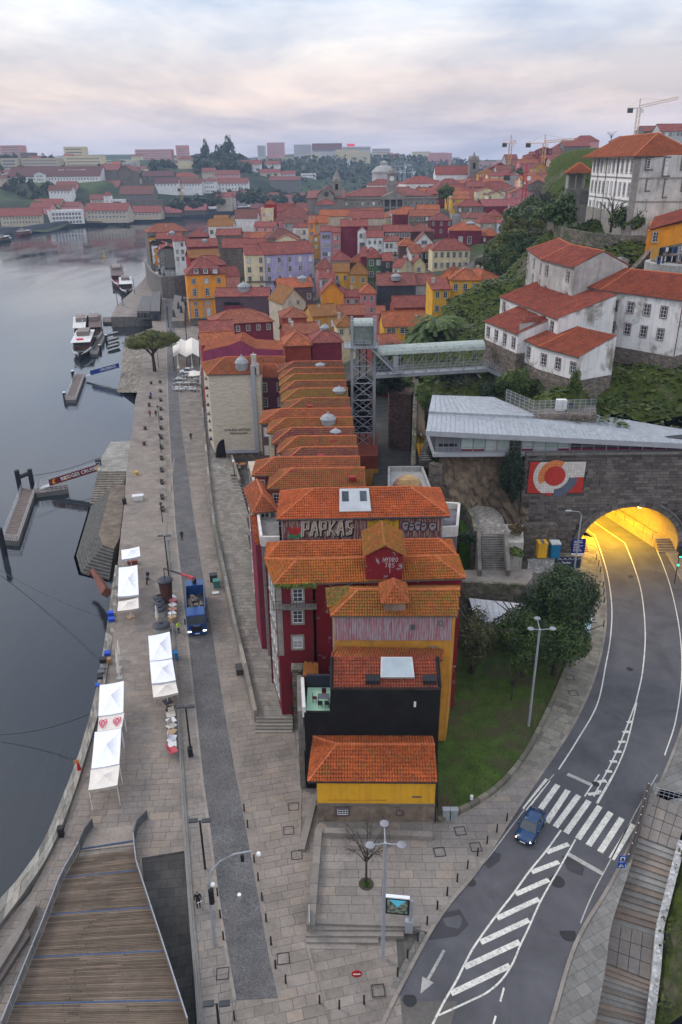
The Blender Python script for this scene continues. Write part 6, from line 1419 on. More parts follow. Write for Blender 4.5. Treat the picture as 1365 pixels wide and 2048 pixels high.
for i,(a,b_,n)in en(((FP[0],FP[1],6),(FP[1],FP[2],11))):
 for k in rn_(n):
  p,q=a.lerp(b_,k/n),a.lerp(b_,(k+1)/n);MB().tube([p,p+U(2.2)],.05).B('post',STEEL,pf)
  m=MB();[m.tube([p+U(z),q+U(z)],.025,4)for z in(.2,.7,1.2,1.7,2.15)];[m.tube([p.lerp(q,t)+U(.2),p.lerp(q,t)+U(2.1)],.015,4)for t in(.2,.4,.6,.8)];m.B('mesh_panel',STEEL,pf)
q=Pz(1124,822,20.9);MB().box((q.x,q.y+.6,21.7),(1.5,1.,1.6)).B('white_box',WHP,pf)
LSTEEL=mat('lift_steel',(.25,.265,.285),.45,.15,spec=.5)
D0=134.;tl,tr_=PD(705,905,D0),PD(748,905,D0);zt0=3.5;zt1=PD(748,640,D0).z
lf=root('lift_tower',((tl.x+tr_.x)/2,D0+2,zt0),'tall grey steel lattice lift tower rising above the tile roofs','lift tower')
w=tr_.x-tl.x;yb=D0+3.6
cs=[(tl.x,D0),(tr_.x,D0),(tr_.x,yb),(tl.x,yb)]
for x,y in cs:MB().box((x,y,(zt0+zt1)/2),(.42,.42,zt1-zt0)).B('column',LSTEEL,lf)
hs=lsp(zt0+.5,zt1-5,8)
for k in rn_(7):
 for i in rn_(4):
  a,b_=cs[i],cs[(i+1)%4];m=MB();m.tube([(*a,hs[k]),(*b_,hs[k])],.1,4);m.tube([(*a,hs[k]),(*b_,hs[k+1])],.085,4);m.tube([(*b_,hs[k]),(*a,hs[k+1])],.085,4);m.B('brace',LSTEEL,lf)
for x in(.35,.65):MB().tube([(tl.x+w*x,D0+1.6,zt0),(tl.x+w*x,D0+1.6,zt1-2)],.1,4).B('guide_rail',BKM,lf)
zc0=PD(725,690,D0).z;zc1=PD(725,652,D0).z;cabm=mat('green_weathered_panel',(.17,.20,.18),.6,.3,1.2,streak=.5)
b=MB();b.box(((tl.x+tr_.x)/2,D0+1.9,(zc0+zc1)/2),(w-.5,3.2,zc1-zc0));b.B('cabin',cabm,lf)
COPPER=mat('pale_copper_roof',(.36,.40,.36),.7,.3,1.2,col2=(.24,.27,.25),lo=.5,hi=.6,s2=1.2)
def barrel(pa,a,b_,half,rise,name='barrel_roof',n=8,seg=1):
 a,b_=V(a),V(b_);d=(b_-a);s=V((d.y,-d.x,0)).normalized();m=MB();pr=[]
 for e in(a,b_):pr.append([e+s*half*cos(t)+U(rise*sin(t))for t in lsp(0,pi,n+1)])
 for i in rn_(n):m.poly([pr[0][i],pr[1][i],pr[1][i+1],pr[0][i+1]]);m.poly([pr[0][i]-U(.08),pr[0][i+1]-U(.08),pr[1][i+1]-U(.08),pr[1][i]-U(.08)])
 m.poly(pr[0][::-1]);m.poly(pr[1]);return m.B(name,COPPER,pa,smooth=0)
barrel(lf,(tl.x+.3,D0+1.9,zc1),(tr_.x-.3,D0+1.9,zc1),1.8,1.0)
def rails(pa,P,h=1.1,n=6,m=None):
 m=m or LSTEEL
 for a,b_ in zip(P,P[1:]):
  a,b_=V(a),V(b_);s=MB();[s.tube([a+U(z),b_+U(z)],.035,4)for z in(.3,.7,h)];s.B('rail',m,pa)
  for k in rn_(n+1):p=a.lerp(b_,k/n);MB().tube([p,p+U(h)],.035,4).B('post',m,pa)
pz=zc0-.2;x0,x1=PD(688,700,D0).x,PD(757,700,D0).x
MB().box(((x0+x1)/2,D0+1.,pz-.1),(x1-x0,4.4,.2)).B('platform',LSTEEL,lf);rails(lf,[(x0,yb,pz),(x0,D0-1.2,pz),(x1-1.5,D0-1.2,pz)],1.2,7);rails(lf,[(x1,D0-.4,pz),(x1,yb,pz)],1.2,3)
e0=V((tl.x+w*.75,D0-1.,pz));e1=PD(790,745,D0-1.);b=MB()
for o in(0,1.0):b.tube([e0+V((0,o,0)),e1+V((0,o,0))],.14,4)
b.B('stair_stringer',LSTEEL,lf);rails(lf,[e0,e1],1.0,8)
for k in rn_(18):p=e0.lerp(e1,(k+.5)/18);MB().box((p.x,p.y+.5,p.z+.05),(.3,1.0,.05)).B('stair_tread',LSTEEL,lf)
MB().box((e1.x+.6,e1.y+.6,e1.z),(2.,1.6,.15)).B('landing',LSTEEL,lf);rails(lf,[e1+V((-.2,-.2,0)),e1+V((1.6,-.2,0)),e1+V((1.6,1.4,0))],1.1,4);MB().box((e1.x+.2,e1.y+.9,e1.z+1.4),(.9,.7,2.8)).B('cabinet',LSTEEL,lf)
wk=root('covered_walkway',PD(850,745,134),'covered steel footbridge with a pale barrel roof running from the lift to the hillside','footbridge')
b_=PD(972,736,137);a=PD(748,750,135);ta_,tb2=PD(752,703,135),PD(966,691,137)
a.z,b_.z=PD(748,748,135).z,PD(972,735,137).z
d=(b_-a).normalized();s=V((d.y,-d.x,0)).normalized()*1.3
MB().hexa([a-s-U(.5),a+s-U(.5),b_+s-U(.5),b_-s-U(.5),a-s,a+s,b_+s,b_-s]).B('deck',LSTEEL,wk)
barrel(wk,(ta_.x,ta_.y,ta_.z-.3),(tb2.x,tb2.y,tb2.z-.3),1.75,1.3)
NB=9;hgt=ta_.z-a.z-.4
for sd in(-1,1):
 for k in rn_(NB):
  p,q=a.lerp(b_,k/NB)+s*sd,a.lerp(b_,(k+1)/NB)+s*sd;MB().tube([p,p+U(hgt)],.07,4).B('post',LSTEEL,wk);MB().tube([p,q+U(hgt)]if k%2==0 or 1 else[q,p+U(hgt)],.055,4).B('diagonal',LSTEEL,wk)
 m=MB();[m.tube([a+s*sd+U(z),b_+s*sd+U(z)],.05,4)for z in(.05,.55,1.05,1.5,hgt)];m.B('long_rail',LSTEEL,wk)
g_=PD(1000,748,133);MB().hexa([b_-s-U(.4),b_+s-U(.4),g_+s-U(.4),g_-s-U(.4),b_-s,b_+s,g_+s,g_-s]).B('deck',LSTEEL,wk);rails(wk,[b_+s,g_+s],1.2,6);rails(wk,[b_-s,g_-s],1.2,6)
st2=PD(952,745,137);MB().tube([st2,PD(985,782,135)],.2,4).B('strut',LSTEEL,wk)
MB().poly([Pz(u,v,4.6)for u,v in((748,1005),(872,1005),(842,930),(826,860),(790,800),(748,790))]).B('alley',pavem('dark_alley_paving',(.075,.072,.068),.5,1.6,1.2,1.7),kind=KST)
rt_=root('ruined_tower',Pz(800,850,5),'ruined pinkish rubble tower with a grassy top beside the lift','ruin');P=[PD(778,850,141),PD(822,850,139),PD(835,830,150),PD(776,830,152)]
MB().prism(xy(P),4,PD(800,784,141).z).B('wall',rubble('pink_rubble',(.20,.125,.105),(.13,.09,.075),2.6),rt_)
aw=root('alley_wall',Pz(832,880,6),'tall narrow old wall between the alley and the hillside steps','wall');P=[PD(826,955,112),PD(829,850,126),PD(834,770,142)]
MB().wall(xy(P),3,[PD(828,942,112).z+1,PD(830,800,126).z,PD(834,758,142).z],.7).B('wall_body',RBM,aw)
ss_=root('hillside_steps',Pz(855,950,6),'long dark flight of steps climbing beside the narrow alley wall','steps')
for k in rn_(28):
 t=k/27;q0,q1=(PD(832+3*t,1000-70*t,107+6*t),PD(856+3*t,1000-70*t,107+6*t))if k<16 else(PD(838+(k-16)*1.3,920-(k-16)*4.3,114+(k-16)*.5),PD(862+(k-16)*1.2,920-(k-16)*4.3,114+(k-16)*.5));MB().box(((q0.x+q1.x)/2,q0.y,q0.z-.6),(q1.x-q0.x,.55,1.3)).B('step',STD,ss_)
MB().wall(xy([PD(858,1000,106),PD(884,1000,105)]),4,PD(870,925,106).z,1.).B('flank_wall',RBL,ss_)
cs_=root('roof_sculpture',PD(810,960,112),'curved ochre and pink concrete shell on a flat roof behind the graffiti house','sculpture');q=PD(815,968,100);b=MB();b.lathe((q.x,q.y,q.z-.3),[(2.1,0),(2.0,.5),(1.5,1.2),(.6,1.6)],14,sx=1.,sy=.6);b.B('shell',mat('painted_shell',(.42,.27,.12),.8,.3,.9,col2=(.32,.16,.15),lo=.48,hi=.52),cs_)
fr3=root('flat_roof',PD(810,985,100),'grey flat roof with low parapets beside the graffiti house','roof');P=[PD(778,978,98),PD(862,978,98),PD(844,950,107),PD(778,955,107)];zf_=PD(815,975,100).z;MB().prism(xy(P),2,zf_-.2).B('slab',CONC,fr3)
for i in rn_(4):MB().wall(xy([P[i],P[(i+1)%4]]),zf_-.3,zf_+.5,.3).B('parapet',CONC,fr3)
kR=ofp(roadR,-.28)
rgp=MB();oin=smp([Pz(u,v,.4)for u,v in((1172,2110),(1190,2050),(1212,1935),(1224,1850),(1258,1745),(1284,1655),(1308,1585),(1352,1596),(1420,1600))],60);kin=[p for p in kR if p.y<oin[-1].y+1.5]
stpp(rgp,rsm(kin,60),oin,3,-.02);kfar=[p for p in kR if p.y>oin[-1].y-1];stpp(rgp,kfar,[V((p.x+7+(p.y-52)*.5,p.y-.4,0))for p in kfar],3,-.02)
rgp.poly([Pz(u,v,.6)for u,v in((1302,1606),(1430,1660),(1430,1540),(1308,1566))][::-1])
rgp.B('pavement',pavem('right_pavement',(.20,.19,.175),.45,1.0,.8),kind=KST)
sL=[Pz(1300,1585,.66),Pz(1278,1672,.66),Pz(1222,1845,-1.75),Pz(1212,1925,-1.75),Pz(1185,2060,-3.6)]
sR=[Pz(1380,1620,.66),Pz(1352,1700,.66),Pz(1308,1870,-1.75),Pz(1300,1960,-1.75),Pz(1285,2075,-3.4)]
fs=root('public_stairs',sL[1],'wide public stairs in two flights going down beside the road at the lower right','stairs')
TREAD=[slabm('stair_tread_%d'%k,c,.12)for k,c in en(((.25,.195,.155),(.25,.235,.215),(.22,.185,.155)))]
def flight(a0,b0,a1,b1,n):
 for k in rn_(n):
  p,q,p2,q2=a0.lerp(a1,k/n),b0.lerp(b1,k/n),a0.lerp(a1,(k+1)/n),b0.lerp(b1,(k+1)/n);z=lerp(a0.z,a1.z,(k+1)/n)
  MB().hexa([(v_.x,v_.y,z-.5)for v_ in(p2,q2,q,p)]+[(v_.x,v_.y,z)for v_ in(p2,q2,q,p)]).B('step',TREAD[rnd()>.55 and 1 or random.choice((0,2))],fs)
flight(sL[1],sR[1],sL[2],sR[2],15);flight(sL[3],sR[3],sL[4],sR[4],12)
for a0,b0,a1,b1,nx,ny in((sL[0],sR[0],sL[1],sR[1],4,4),(sL[2],sR[2],sL[3],sR[3],4,3)):
 for i in rn_(nx):
  for j in rn_(ny):
   f_=lambda s_,t_:a0.lerp(b0,s_).lerp(a1.lerp(b1,s_),t_);q=[f_(i/nx+.006,(j+1)/ny-.008),f_((i+1)/nx-.006,(j+1)/ny-.008),f_((i+1)/nx-.006,j/ny+.008),f_(i/nx+.006,j/ny+.008)]
   MB().hexa([v_-U(.3)for v_ in q]+[v_+U(uni(0,.012))for v_ in q]).B('landing_slab',SLABG,fs)
GW=mat('stair_parapet',(.13,.10,.085),.9,.3,streak=.3);WG=rubble('scribbled_white_wall',(.52,.51,.50),(.42,.41,.40),4.,bump=.15)
sw1=root('stair_parapet',sL[2],'brown parapet with a handrail on the road side of the public stairs','parapet')
P=[V((p.x-.25,p.y,p.z))for p in sL];zt_=[p.z+.95 for p in P];zt_[2]=-1.75+.95
for i in rn_(4):MB().wall(xy(P[i:i+2]),-4.5,[zt_[i],zt_[i+1]],.42).B('parapet_wall',GW,sw1);MB().tube([P[i]+U(1.05),P[i+1]+U(1.05)],.06).B('handrail',DARKM,sw1)
for k in rn_(22):q=rsm(P,22)[k];MB().lathe((q.x,q.y,q.z+1.1),[(.05,0),(.05,.05)],6).B('stud',WHP,sw1)
sw3=root('stair_wall',sR[2],'white wall scribbled with graffiti on the slope side of the public stairs','wall')
P=[V((p.x+.35,p.y,p.z))for p in sR[1:]]
for i in rn_(3):MB().wall(xy(P[i:i+2]),-4.5,[P[i].z+1.1,P[i+1].z+1.1],.6).B('wall_body',WG,sw3)
tr2=root('guard_rail',G(1330,1585),'dark barred guard rail across the head of the public stairs','railing');rails(tr2,[G(1308,1590),G(1385,1612)],1.0,8,STEEL)
sp0=rsm(P,14);b=MB()
for j in rn_(14):
 for i in rn_(14):q=sp0[j];b.v.append((q.x+.3+i*1.1+uni(-.2,.2),q.y+uni(-.2,.2),q.z+.55+i*(1.0+.1*(i%3))+uni(-.3,.3)))
for j in rn_(13):
 for i in rn_(13):b.f.append((j*14+i,(j+1)*14+i,(j+1)*14+i+1,j*14+i+1));b.m.append(0)
b.B('slope',HILL,kind=KST,smooth=1)
MB().prism([(18,24),(60,24),(60,62),(36,62),(29,53),(26,46),(22.5,38)],-6,-4.6).B('lower_yard',ASPHD,kind=KST)
# == THE OLD TOWN
TP=[]
def tcp(u,v,D):p=PD(u,v,D);TP.append((p.x,p.y,p.z))
for q in((1000,405,480),(1060,440,310),(1100,405,420),(1150,365,480),(1010,345,600),(1100,318,600),(1200,296,600),(1300,276,600),(1420,262,600),(960,375,620),(900,405,600),(870,440,450),(800,448,430),(700,452,420),(600,460,430),(560,480,400),(640,530,330),(700,575,280),(760,625,240),(850,575,270),(900,520,320),(450,512,400),(440,480,470),(520,450,520),(620,428,600),(760,405,700),(960,470,330),(1010,470,330),(820,660,200)):tcp(*q)
TP+=[(-60,300,3),(-45,250,3),(-30,200,3),(-75,350,3.5),(-90,420,4),(-95,480,4),(-92,560,4),(-70,700,3),(0,900,4),(-40,300,5),(-20,250,6),(0,215,8),(-60,420,9),(200,350,62),(260,480,70),(140,300,58),(330,520,80),(420,600,86),(600,700,95),(300,900,60),(600,1000,80)]
TPA=np.array(TP)
def tz(x,y):
 d=(TPA[:,0]-x)**2+(TPA[:,1]-y)**2+3;w=1/d**1.6;return float((w*TPA[:,2]).sum()/w.sum())
def townkeep(x,y):
 left=-30-(y-175)*.22 if y<500 else-101+(y-500)*.28
 return x>left+6
grid(lambda x,y:tz(x,y)-3.5,-110,640,100,178,1000,110,mat('town_ground',(.10,.09,.08),.95,.4,.1,col2=(.035,.05,.012),lo=.45,hi=.6,s2=.05),'town_ground',keep=townkeep)
W=lambda c,r,s=3.2,w=.95,h=1.5,top=1.7,side='f',**k:(side,c,r,dict(st=s,w=w,h=h,top=top,fr=.14,**k))
WS=lambda c,r,s=3.1:W(c,r,s,.9,1.4,1.6)
H_=[(402,668,467,665,182,9,'gx',2.2,'maroon','red','maroon house with a red roof beside the white cafe marquee',[WS(3,1)]),(405,688,470,684,170,7,'gx',1.8,'red','orange','mossy orange roof directly behind the magenta metal gable',[]),(425,648,546,641,207,11,'hip',2.6,'maroon','old','wide maroon walled house with a broad orange roof and roof vents',[WS(6,1)]),(565,635,614,633,212,9,'hip',1.8,'brick','old','small brick red tower house with a pyramid roof',[]),(570,690,622,688,168,8,'hip',2.2,'brick','new','bright orange hipped roof left of the lift cabin',[]),(624,684,684,682,172,8,'hip',2.2,'maroon','red','red hipped roof with a zinc lantern just left of the lift cabin',[]),(572,668,640,664,190,8,'gx',1.8,'brick','old','low orange roof below the ochre town houses',[]),(626,632,676,629,226,10,'gx',2.4,'ochre','moss','ochre house with four grey framed windows and a mossy roof',[W(2,2,4.6,1.3,2.0,2.4)]),(677,629,730,628,230,9,'gx',2.0,'brick','old','brick red wall joined to the right of the ochre house',[]),(674,652,712,651,206,8,'hip',2.0,'cream','moss','cream house with a mossy hipped roof behind the lift cabin',[WS(2,1)]),(565,606,612,602,247,12,'gy',4.2,'beige','moss','tan gabled house with two tiny attic windows',[('f',2,1,dict(w=.8,h=1.2,top=.2,mar=2.2))]),(642,587,688,592,252,13,'gy',3.6,'orange','red','vermilion gabled wall with a red roof and three dormers',[]),(689,593,721,580,256,8,'gx',1.6,'rose','red','rose house with small windows right of the vermilion gable',[WS(3,2)]),(722,586,752,589,250,8,'hip',2.2,'pink','new','pink house with four windows left of the charcoal party wall',[W(2,2,3.6)]),(756,570,831,569,256,11,'gx',3.0,'dark','dull','house with a wide charcoal party wall under a red roof',[]),(832,569,878,566,257,11,'gx',2.6,'grey','dull','house with a grey party wall beside the charcoal one',[]),(789,614,867,612,236,8,'gx',2.6,'brick','red','brick red house with a broad red roof left of the yellow villa',[]),(768,652,852,650,214,9,'gx',3.2,'yellow','orange','yellow house under a wide orange roof above the palm trees',[W(3,1,3,2.6,1.6,1.4,glass=DPN)]),(754,626,770,628,226,7,'gx',1.5,'pink','old','narrow pink house squeezed left of the yellow house',[WS(1,2)]),(745,690,800,686,184,8,'gx',1.6,'brick','old','low orange roof right behind the lift tower',[]),(558,575,626,572,272,9,'gx',2.4,'plum','new','dark plum house with an orange roof and roof hatches',[W(2,1,3,1.2,1.8,3.4)]),(373,549,451,546,293,13,'hip',5.0,'orange','red','bright orange corner house with three dormers and stone arches at its foot',[]),(430,592,537,577,264,10,'gx',2.0,'plum','red','tall plum grey party wall carrying a row of fan units',[]),(490,509,529,508,296,12,'gx',3.0,'cream','red','tall cream house with grey framed windows beside the lilac one',[W(2,5,3.3,1.25,1.9,2.2)]),(530,509,628,504,297,12,'gx',3.6,'violet','red','long lilac house with five columns of windows',[W(5,5,3.3,1.25,1.9,2.2)]),(347,481,380,480,402,8,'hip',3.0,'white','red','white tower house with a red pyramid roof near the river',[W(3,3,3.4,1.3,1.9,2.)]),(322,497,372,495,406,10,'gx',1.6,'palegrey','red','pale blue tiled river house with white balconies',[W(4,5,3.3,1.2,2.0,1.8)]),(312,477,362,474,430,10,'gx',2.6,'dark','red','dark slate sided house behind the white tower house',[]),(296,464,377,461,466,14,'hip',4.0,'dstone','old','large orange hipped roof at the bend of the river',[]),(378,473,419,472,440,10,'hip',3.4,'black','red','black walled house with a red hipped roof',[]),(376,493,436,491,352,10,'gx',2.6,'maroon','red','maroon house with a white roof terrace',[]),(380,515,440,512,330,8,'gx',2.6,'red','moss','red house with a mossy roof and a skylight',[]),(384,530,452,528,312,8,'hip',3.0,'maroon','red','low red roof directly behind the orange corner house',[]),(452,552,480,550,306,8,'gx',3.0,'rose','red','small rose house between the orange and the cream houses',[]),(417,452,466,449,462,12,'gx',3.4,'white','moss','white chapel wing with a brown mossy roof',[W(2,2,6,1.8,2.2,3.2,glass=DPN)]),(470,436,514,433,474,16,'gx',4.4,'white','brown','white church body with a brown roof by the river bend',[W(2,1,6,1.6,2.8,9,glass=DPN)]),(428,440,456,438,500,10,'gx',2.5,'dstone','moss','grey stone wing left of the white church',[]),(432,470,480,459,386,10,'gx',2.4,'stone','red','rough stone house with a sloping red roof',[]),(445,495,531,488,362,10,'gx',3.4,'stone','red','long low stone house with a wide pinkish red roof',[]),(538,476,600,474,392,12,'hip',3.6,'stone','brown','stone house with a brown hipped roof behind the lilac house',[WS(4,1)]),(550,439,626,434,442,14,'hip',6.0,'pink','dull','pink house with a tall red mansard and dormers',[W(5,3,4.,1.5,2.2,3.)]),(523,418,546,416,446,10,'flat',.5,'cream','red','cream tower house left of the pink mansard house',[W(2,4,3.6,1.2,1.8,3.)]),(529,408,552,406,452,6,'hip',2.0,'red','red','small red attic house on top of the cream tower house',[]),(545,424,590,421,470,8,'gx',4.,'rose','red','red roof with attic windows behind the pink mansard house',[]),(586,454,619,452,402,9,'hip',2.6,'white','red','white house with a triple window under a red roof',[W(3,2,4.,1.1,2.0,2.6,mar=2.)]),(617,446,630,448,384,10,'gx',2.6,'orange','orange','tall narrow orange house in the middle of the old town',[WS(2,4)]),(630,446,656,443,390,9,'gx',3.,'beige','orange','beige blank wall beside the tall narrow orange house',[]),(641,462,664,464,352,9,'gx',1.8,'violet','red','mauve house with paired white windows',[W(3,4,3.6,1.1,1.7,2.4)]),(665,464,681,465,351,9,'gx',1.8,'pink','red','salmon pink house right of the mauve one',[W(2,4,3.6,1.1,1.7,2.4)]),(682,452,736,447,354,10,'gx',2.4,'maroon','red','house with a big crimson metal side wall on a stone base',[]),(716,463,734,460,350,9,'gy',2.0,'white','red','narrow white gabled house with black balconies',[W(2,3,3.6,1.1,1.7,1.8)]),(734,474,767,468,346,10,'gx',2.2,'white','red','white house with few windows below the red rooftops',[W(3,3,3.4,.9,1.3,2.2)]),(768,482,798,486,344,9,'gx',1.6,'white','dull','white house with a dark iron balcony across its front',[W(3,3,3.4,1.2,1.9,2.)]),(768,463,824,470,356,9,'gx',2.4,'brown','red','dark timber gallery house under a long red roof',[W(5,1,3,1.6,1.8,1.6,glass=DPN)]),(822,462,868,464,366,9,'hip',3.,'brown','dull','brown walled house with a broad hipped roof',[]),(799,491,832,488,322,9,'hip',2.8,'brown','orange','tall dark brown house with a pyramid roof',[WS(1,1)]),(832,484,866,481,345,9,'gy',3.6,'white','dull','white gable with a fan shaped attic window',[W(1,1,3,2.4,1.6,.3)]),(822,506,847,505,318,8,'gx',2.8,'white','old','white house with two windows beside the hanging laundry',[W(3,2,3.4)]),(848,503,878,505,315,8,'hip',2.6,'black','old','dark terrace house with a turquoise towel hanging out',[W(2,2,3.8,1.4,1.8)]),(899,460,964,460,334,10,'hip',2.8,'maroon','new','crimson cube house with an orange roof and glass lantern',[W(2,1,4,1.6,2.8,4.,mar=4)]),(964,471,1000,468,336,9,'hip',2.6,'maroon','new','crimson annex right of the crimson cube house',[WS(2,1)]),(866,499,941,498,304,10,'hip',3.4,'cream','red','long cream house with many white framed windows',[W(6,2,3.8,1.1,1.9,2.)]),(735,515,766,514,292,9,'hip',3.0,'green','red','bottle green house with white framed windows',[W(2,4,4.0,1.5,1.9,1.9)]),(722,512,734,514,293,9,'gx',2.6,'maroon','red','maroon side of the bottle green house',[]),(667,543,698,536,286,9,'gx',2.4,'yellow','moss','golden yellow house with one attic window',[W(2,2,4.4,1.1,1.6,2.2)]),(632,536,667,540,290,9,'hip',3.,'rose','dull','low dusky pink house right of the lilac one',[]),(640,556,668,552,278,7,'gx',2.,'palegrey','red','pale house with three tall windows in the narrow lane',[W(3,1,3,1.,1.9,1.8)]),(698,547,735,547,283,9,'hip',3.4,'ochre','moss','tan house under a dark mossy roof beside the green house',[W(2,2,4.2,1.3,1.8,2.2)]),(700,524,733,524,300,9,'hip',2.4,'brown','old','brown house with an open attic behind the tan house',[]),(660,520,700,516,312,9,'hip',2.8,'grey','red','grey walled house with orange roofs in the middle of the town',[]),(766,521,786,525,288,8,'gx',2.2,'dark','red','slate blue house right of the bottle green one',[WS(1,2)]),(786,533,803,534,284,8,'gx',2.4,'cream','red','small cream house with two red framed windows',[WS(2,2)]),(803,530,826,534,286,9,'gy',2.6,'beige','red','tan blank gable between the cream and yellow houses',[]),(826,528,851,531,287,8,'gy',2.6,'paleyel','red','pale yellow gabled house with one window',[W(1,1,3,1.2,1.6,2.)]),(866,578,902,577,198,7,'shed',2.0,'yellow','red','low left wing of the yellow villa',[W(2,2,3.4,1.,1.5,1.5)]),(882,553,905,554,206,9,'hip',1.8,'yellow','orange','back wing of the yellow villa',[WS(1,2)]),(902,559,962,559,200,10,'hip',2.2,'yellow','orange','yellow villa with a white balcony on the green slope',[W(3,2,3.6,1.1,1.7,1.9)]),(962,560,1003,556,203,10,'hip',2.0,'ochre','orange','stained ochre end of the yellow villa',[]),(640,432,700,428,402,10,'gx',2.6,'beige','orange','long orange roof in front of the exchange palace',[]),(700,436,768,430,396,12,'gx',3.,'beige','red','broad red roof with white dishes in front of the exchange palace',[]),(690,425,726,424,416,7,'gx',1.6,'brown','dull','brown flat gabled attic left of the exchange palace arches',[]),(787,428,845,424,408,10,'hip',3.,'maroon','new','red walled house with bright orange hips below the palace arches',[]),(820,432,880,428,396,10,'gx',2.6,'stone','old','grey stone house with a row of attic windows',[W(6,1,3,1.2,1.6,1.4)]),(836,420,880,414,412,9,'gx',2.2,'palegrey','orange','pale attic house with an orange roof right of the palace',[W(4,1,3,1.2,1.5,1.2)]),(862,440,905,437,388,10,'hip',3.,'maroon','dull','maroon house with white windows and a broad roof',[W(3,2,3.4)]),(905,432,930,430,396,8,'flat',.5,'grey','red','blank grey concrete block among the roofs',[]),(925,436,975,432,392,9,'gx',2.2,'beige','dull','low beige house behind the crimson cube',[]),(916,412,968,408,430,10,'hip',3.,'stone','red','stone house with arched white windows and a red roof',[W(5,2,3.8,1.,1.9,2.)]),(968,412,1044,410,440,9,'gx',3.,'maroon','pinkish','building site with a magenta wall and violet roof',[]),(978,432,1006,430,400,8,'hip',2.6,'orange','red','little orange house with stacked roofs',[WS(3,2)]),(1014,422,1050,424,410,8,'gy',3.,'palegrey','red','pale house with a fan window in its gable',[W(3,1,3,1.,1.8,1.8)]),(1000,446,1036,448,372,8,'gy',2.6,'lightblue','red','sky blue gabled house at the edge of the trees',[]),(960,445,1000,444,378,8,'hip',2.8,'beige','red','beige house with red hips left of the sky blue gable',[WS(3,1)]),(990,497,1030,497,290,8,'hip',2.4,'beige','red','red hipped roof half hidden in the trees',[]),]
dorm=[]
for h in H_:
 q=hou(*h[:10],h[10],h[11],drop=(22 if h[1]<600 else 16))
 dorm.append(q)
byl={h[10]:q for h,q in zip(H_,dorm)}
r_,A,B,C,Dd,z,ro=byl['bright orange corner house with three dormers and stone arches at its foot']
for j,(n,w,h,zz_)in en(((3,1.3,1.8,2.6),(3,1.3,2.6,6.6),(3,1.2,1.4,10.6),(3,1.3,3.2,14.0))):
 wg(r_,A,B,z,n,1,w,h,3,zz_,1.9,fr=.2,trim=STONE)
Lw=(B-A).length
for k in rn_(3):
 p=PD(393+19*k,542,A.y+1.2);b=MB();b.box((p.x,p.y+.8,p.z),(2.2,2.2,1.9));b.B('dormer',rmat('red'),ro);window(r_,(p.x,p.y-.32,p.z),0,1.4,1.4,2,2,.12,SASH);MB().box((p.x,p.y+.6,p.z+1.05),(2.6,2.8,.25)).B('dormer_roof',rmat('red'),ro)
for zz_ in(8.7,15.9):qd(r_,A,B,-.2,Lw+.1,z-zz_-.35,z-zz_,STD,'stone_band',.7)
for u in(0,Lw*.36,Lw*.72,Lw-.6):qd(r_,A,B,u,u+.6,z-16,z-8.7,STONE,'pilaster',.12)
qd(r_,A,B,-.1,Lw+.1,-.2,z-16.1,STD,'stone_arcade',.1)
for k in rn_(2):
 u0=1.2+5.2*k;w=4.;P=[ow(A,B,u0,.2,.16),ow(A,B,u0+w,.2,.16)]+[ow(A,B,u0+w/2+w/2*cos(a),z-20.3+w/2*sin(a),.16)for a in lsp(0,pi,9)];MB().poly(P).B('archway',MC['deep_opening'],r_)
r_,A,B,C,Dd,z,ro=byl['tall plum grey party wall carrying a row of fan units']
for k in rn_(6):p=PD(452+5.3*k,608,A.y-.8);MB().tube([(p.x,p.y,p.z),(p.x,p.y+.8,p.z)],.75,12).B('fan_unit',BKM,r_)
p0,p1=PD(448,615,A.y-.6),PD(484,615,A.y-.6);MB().box(((p0.x+p1.x)/2,p0.y,p0.z),(p1.x-p0.x,1.1,1.3)).B('fan_duct',wallm('maroon'),r_);lantern(ro,(*PD(487,560,A.y+4)[:2],z+1.2),2.0,2.6)
for lb,k in(('red hipped roof with a zinc lantern just left of the lift cabin',(.5,.5,1.,1.5)),('crimson cube house with an orange roof and glass lantern',(.65,.5,2.,1.4)),('dark plum house with an orange roof and roof hatches',(.75,.4,1.6,1.6)),('house with a wide charcoal party wall under a red roof',(.5,.2,1.5,1.6)),('large orange hipped roof at the bend of the river',(.5,.4,1.2,1.5)),('dark slate sided house behind the white tower house',(.6,.4,1.6,1.8)),('maroon house with a white roof terrace',(.6,.3,1.2,1.))):
 r_,A,B,C,Dd,z,ro=byl[lb];q=A.lerp(B,k[0])+(Dd-A)*k[1];lantern(ro,(q.x,q.y,z+1.6),*k[2:])
r_,A,B,C,Dd,z,ro=byl['vermilion gabled wall with a red roof and three dormers']
for k in rn_(3):q=B.lerp(C,.2+.25*k)-(B-A)*.25;MB().box((q.x,q.y,z+2.1),(1.2,1.4,1.5)).B('dormer',DARKM,ro)
for lb,cb in(('long lilac house with five columns of windows',9.5),('tall cream house with grey framed windows beside the lilac one',9.5),('pale blue tiled river house with white balconies',5.2),('pale blue tiled river house with white balconies',9.6),('white house with a dark iron balcony across its front',5.4),('pink house with a tall red mansard and dormers',5.)):
 r_,A,B,C,Dd,z,ro=byl[lb];qd(r_,A,B,0,(B-A).length,z-cb-.3,z-cb,WDK,'balcony',.7)
for lb in byl:
 r_,A,B,C,Dd,z,ro=byl[lb]
 if ro is not None and rnd()<.55:
  for k in rn_(random.choice((1,1,2))):q=A.lerp(B,uni(.2,.8))+(Dd-A)*uni(.25,.7);chy(ro,(q.x,q.y,z+1.3),uni(.7,1.2),uni(.5,.8))
used=[((q[1]+q[3])/2,(q[1]-q[3]).length/2)for q in dorm]
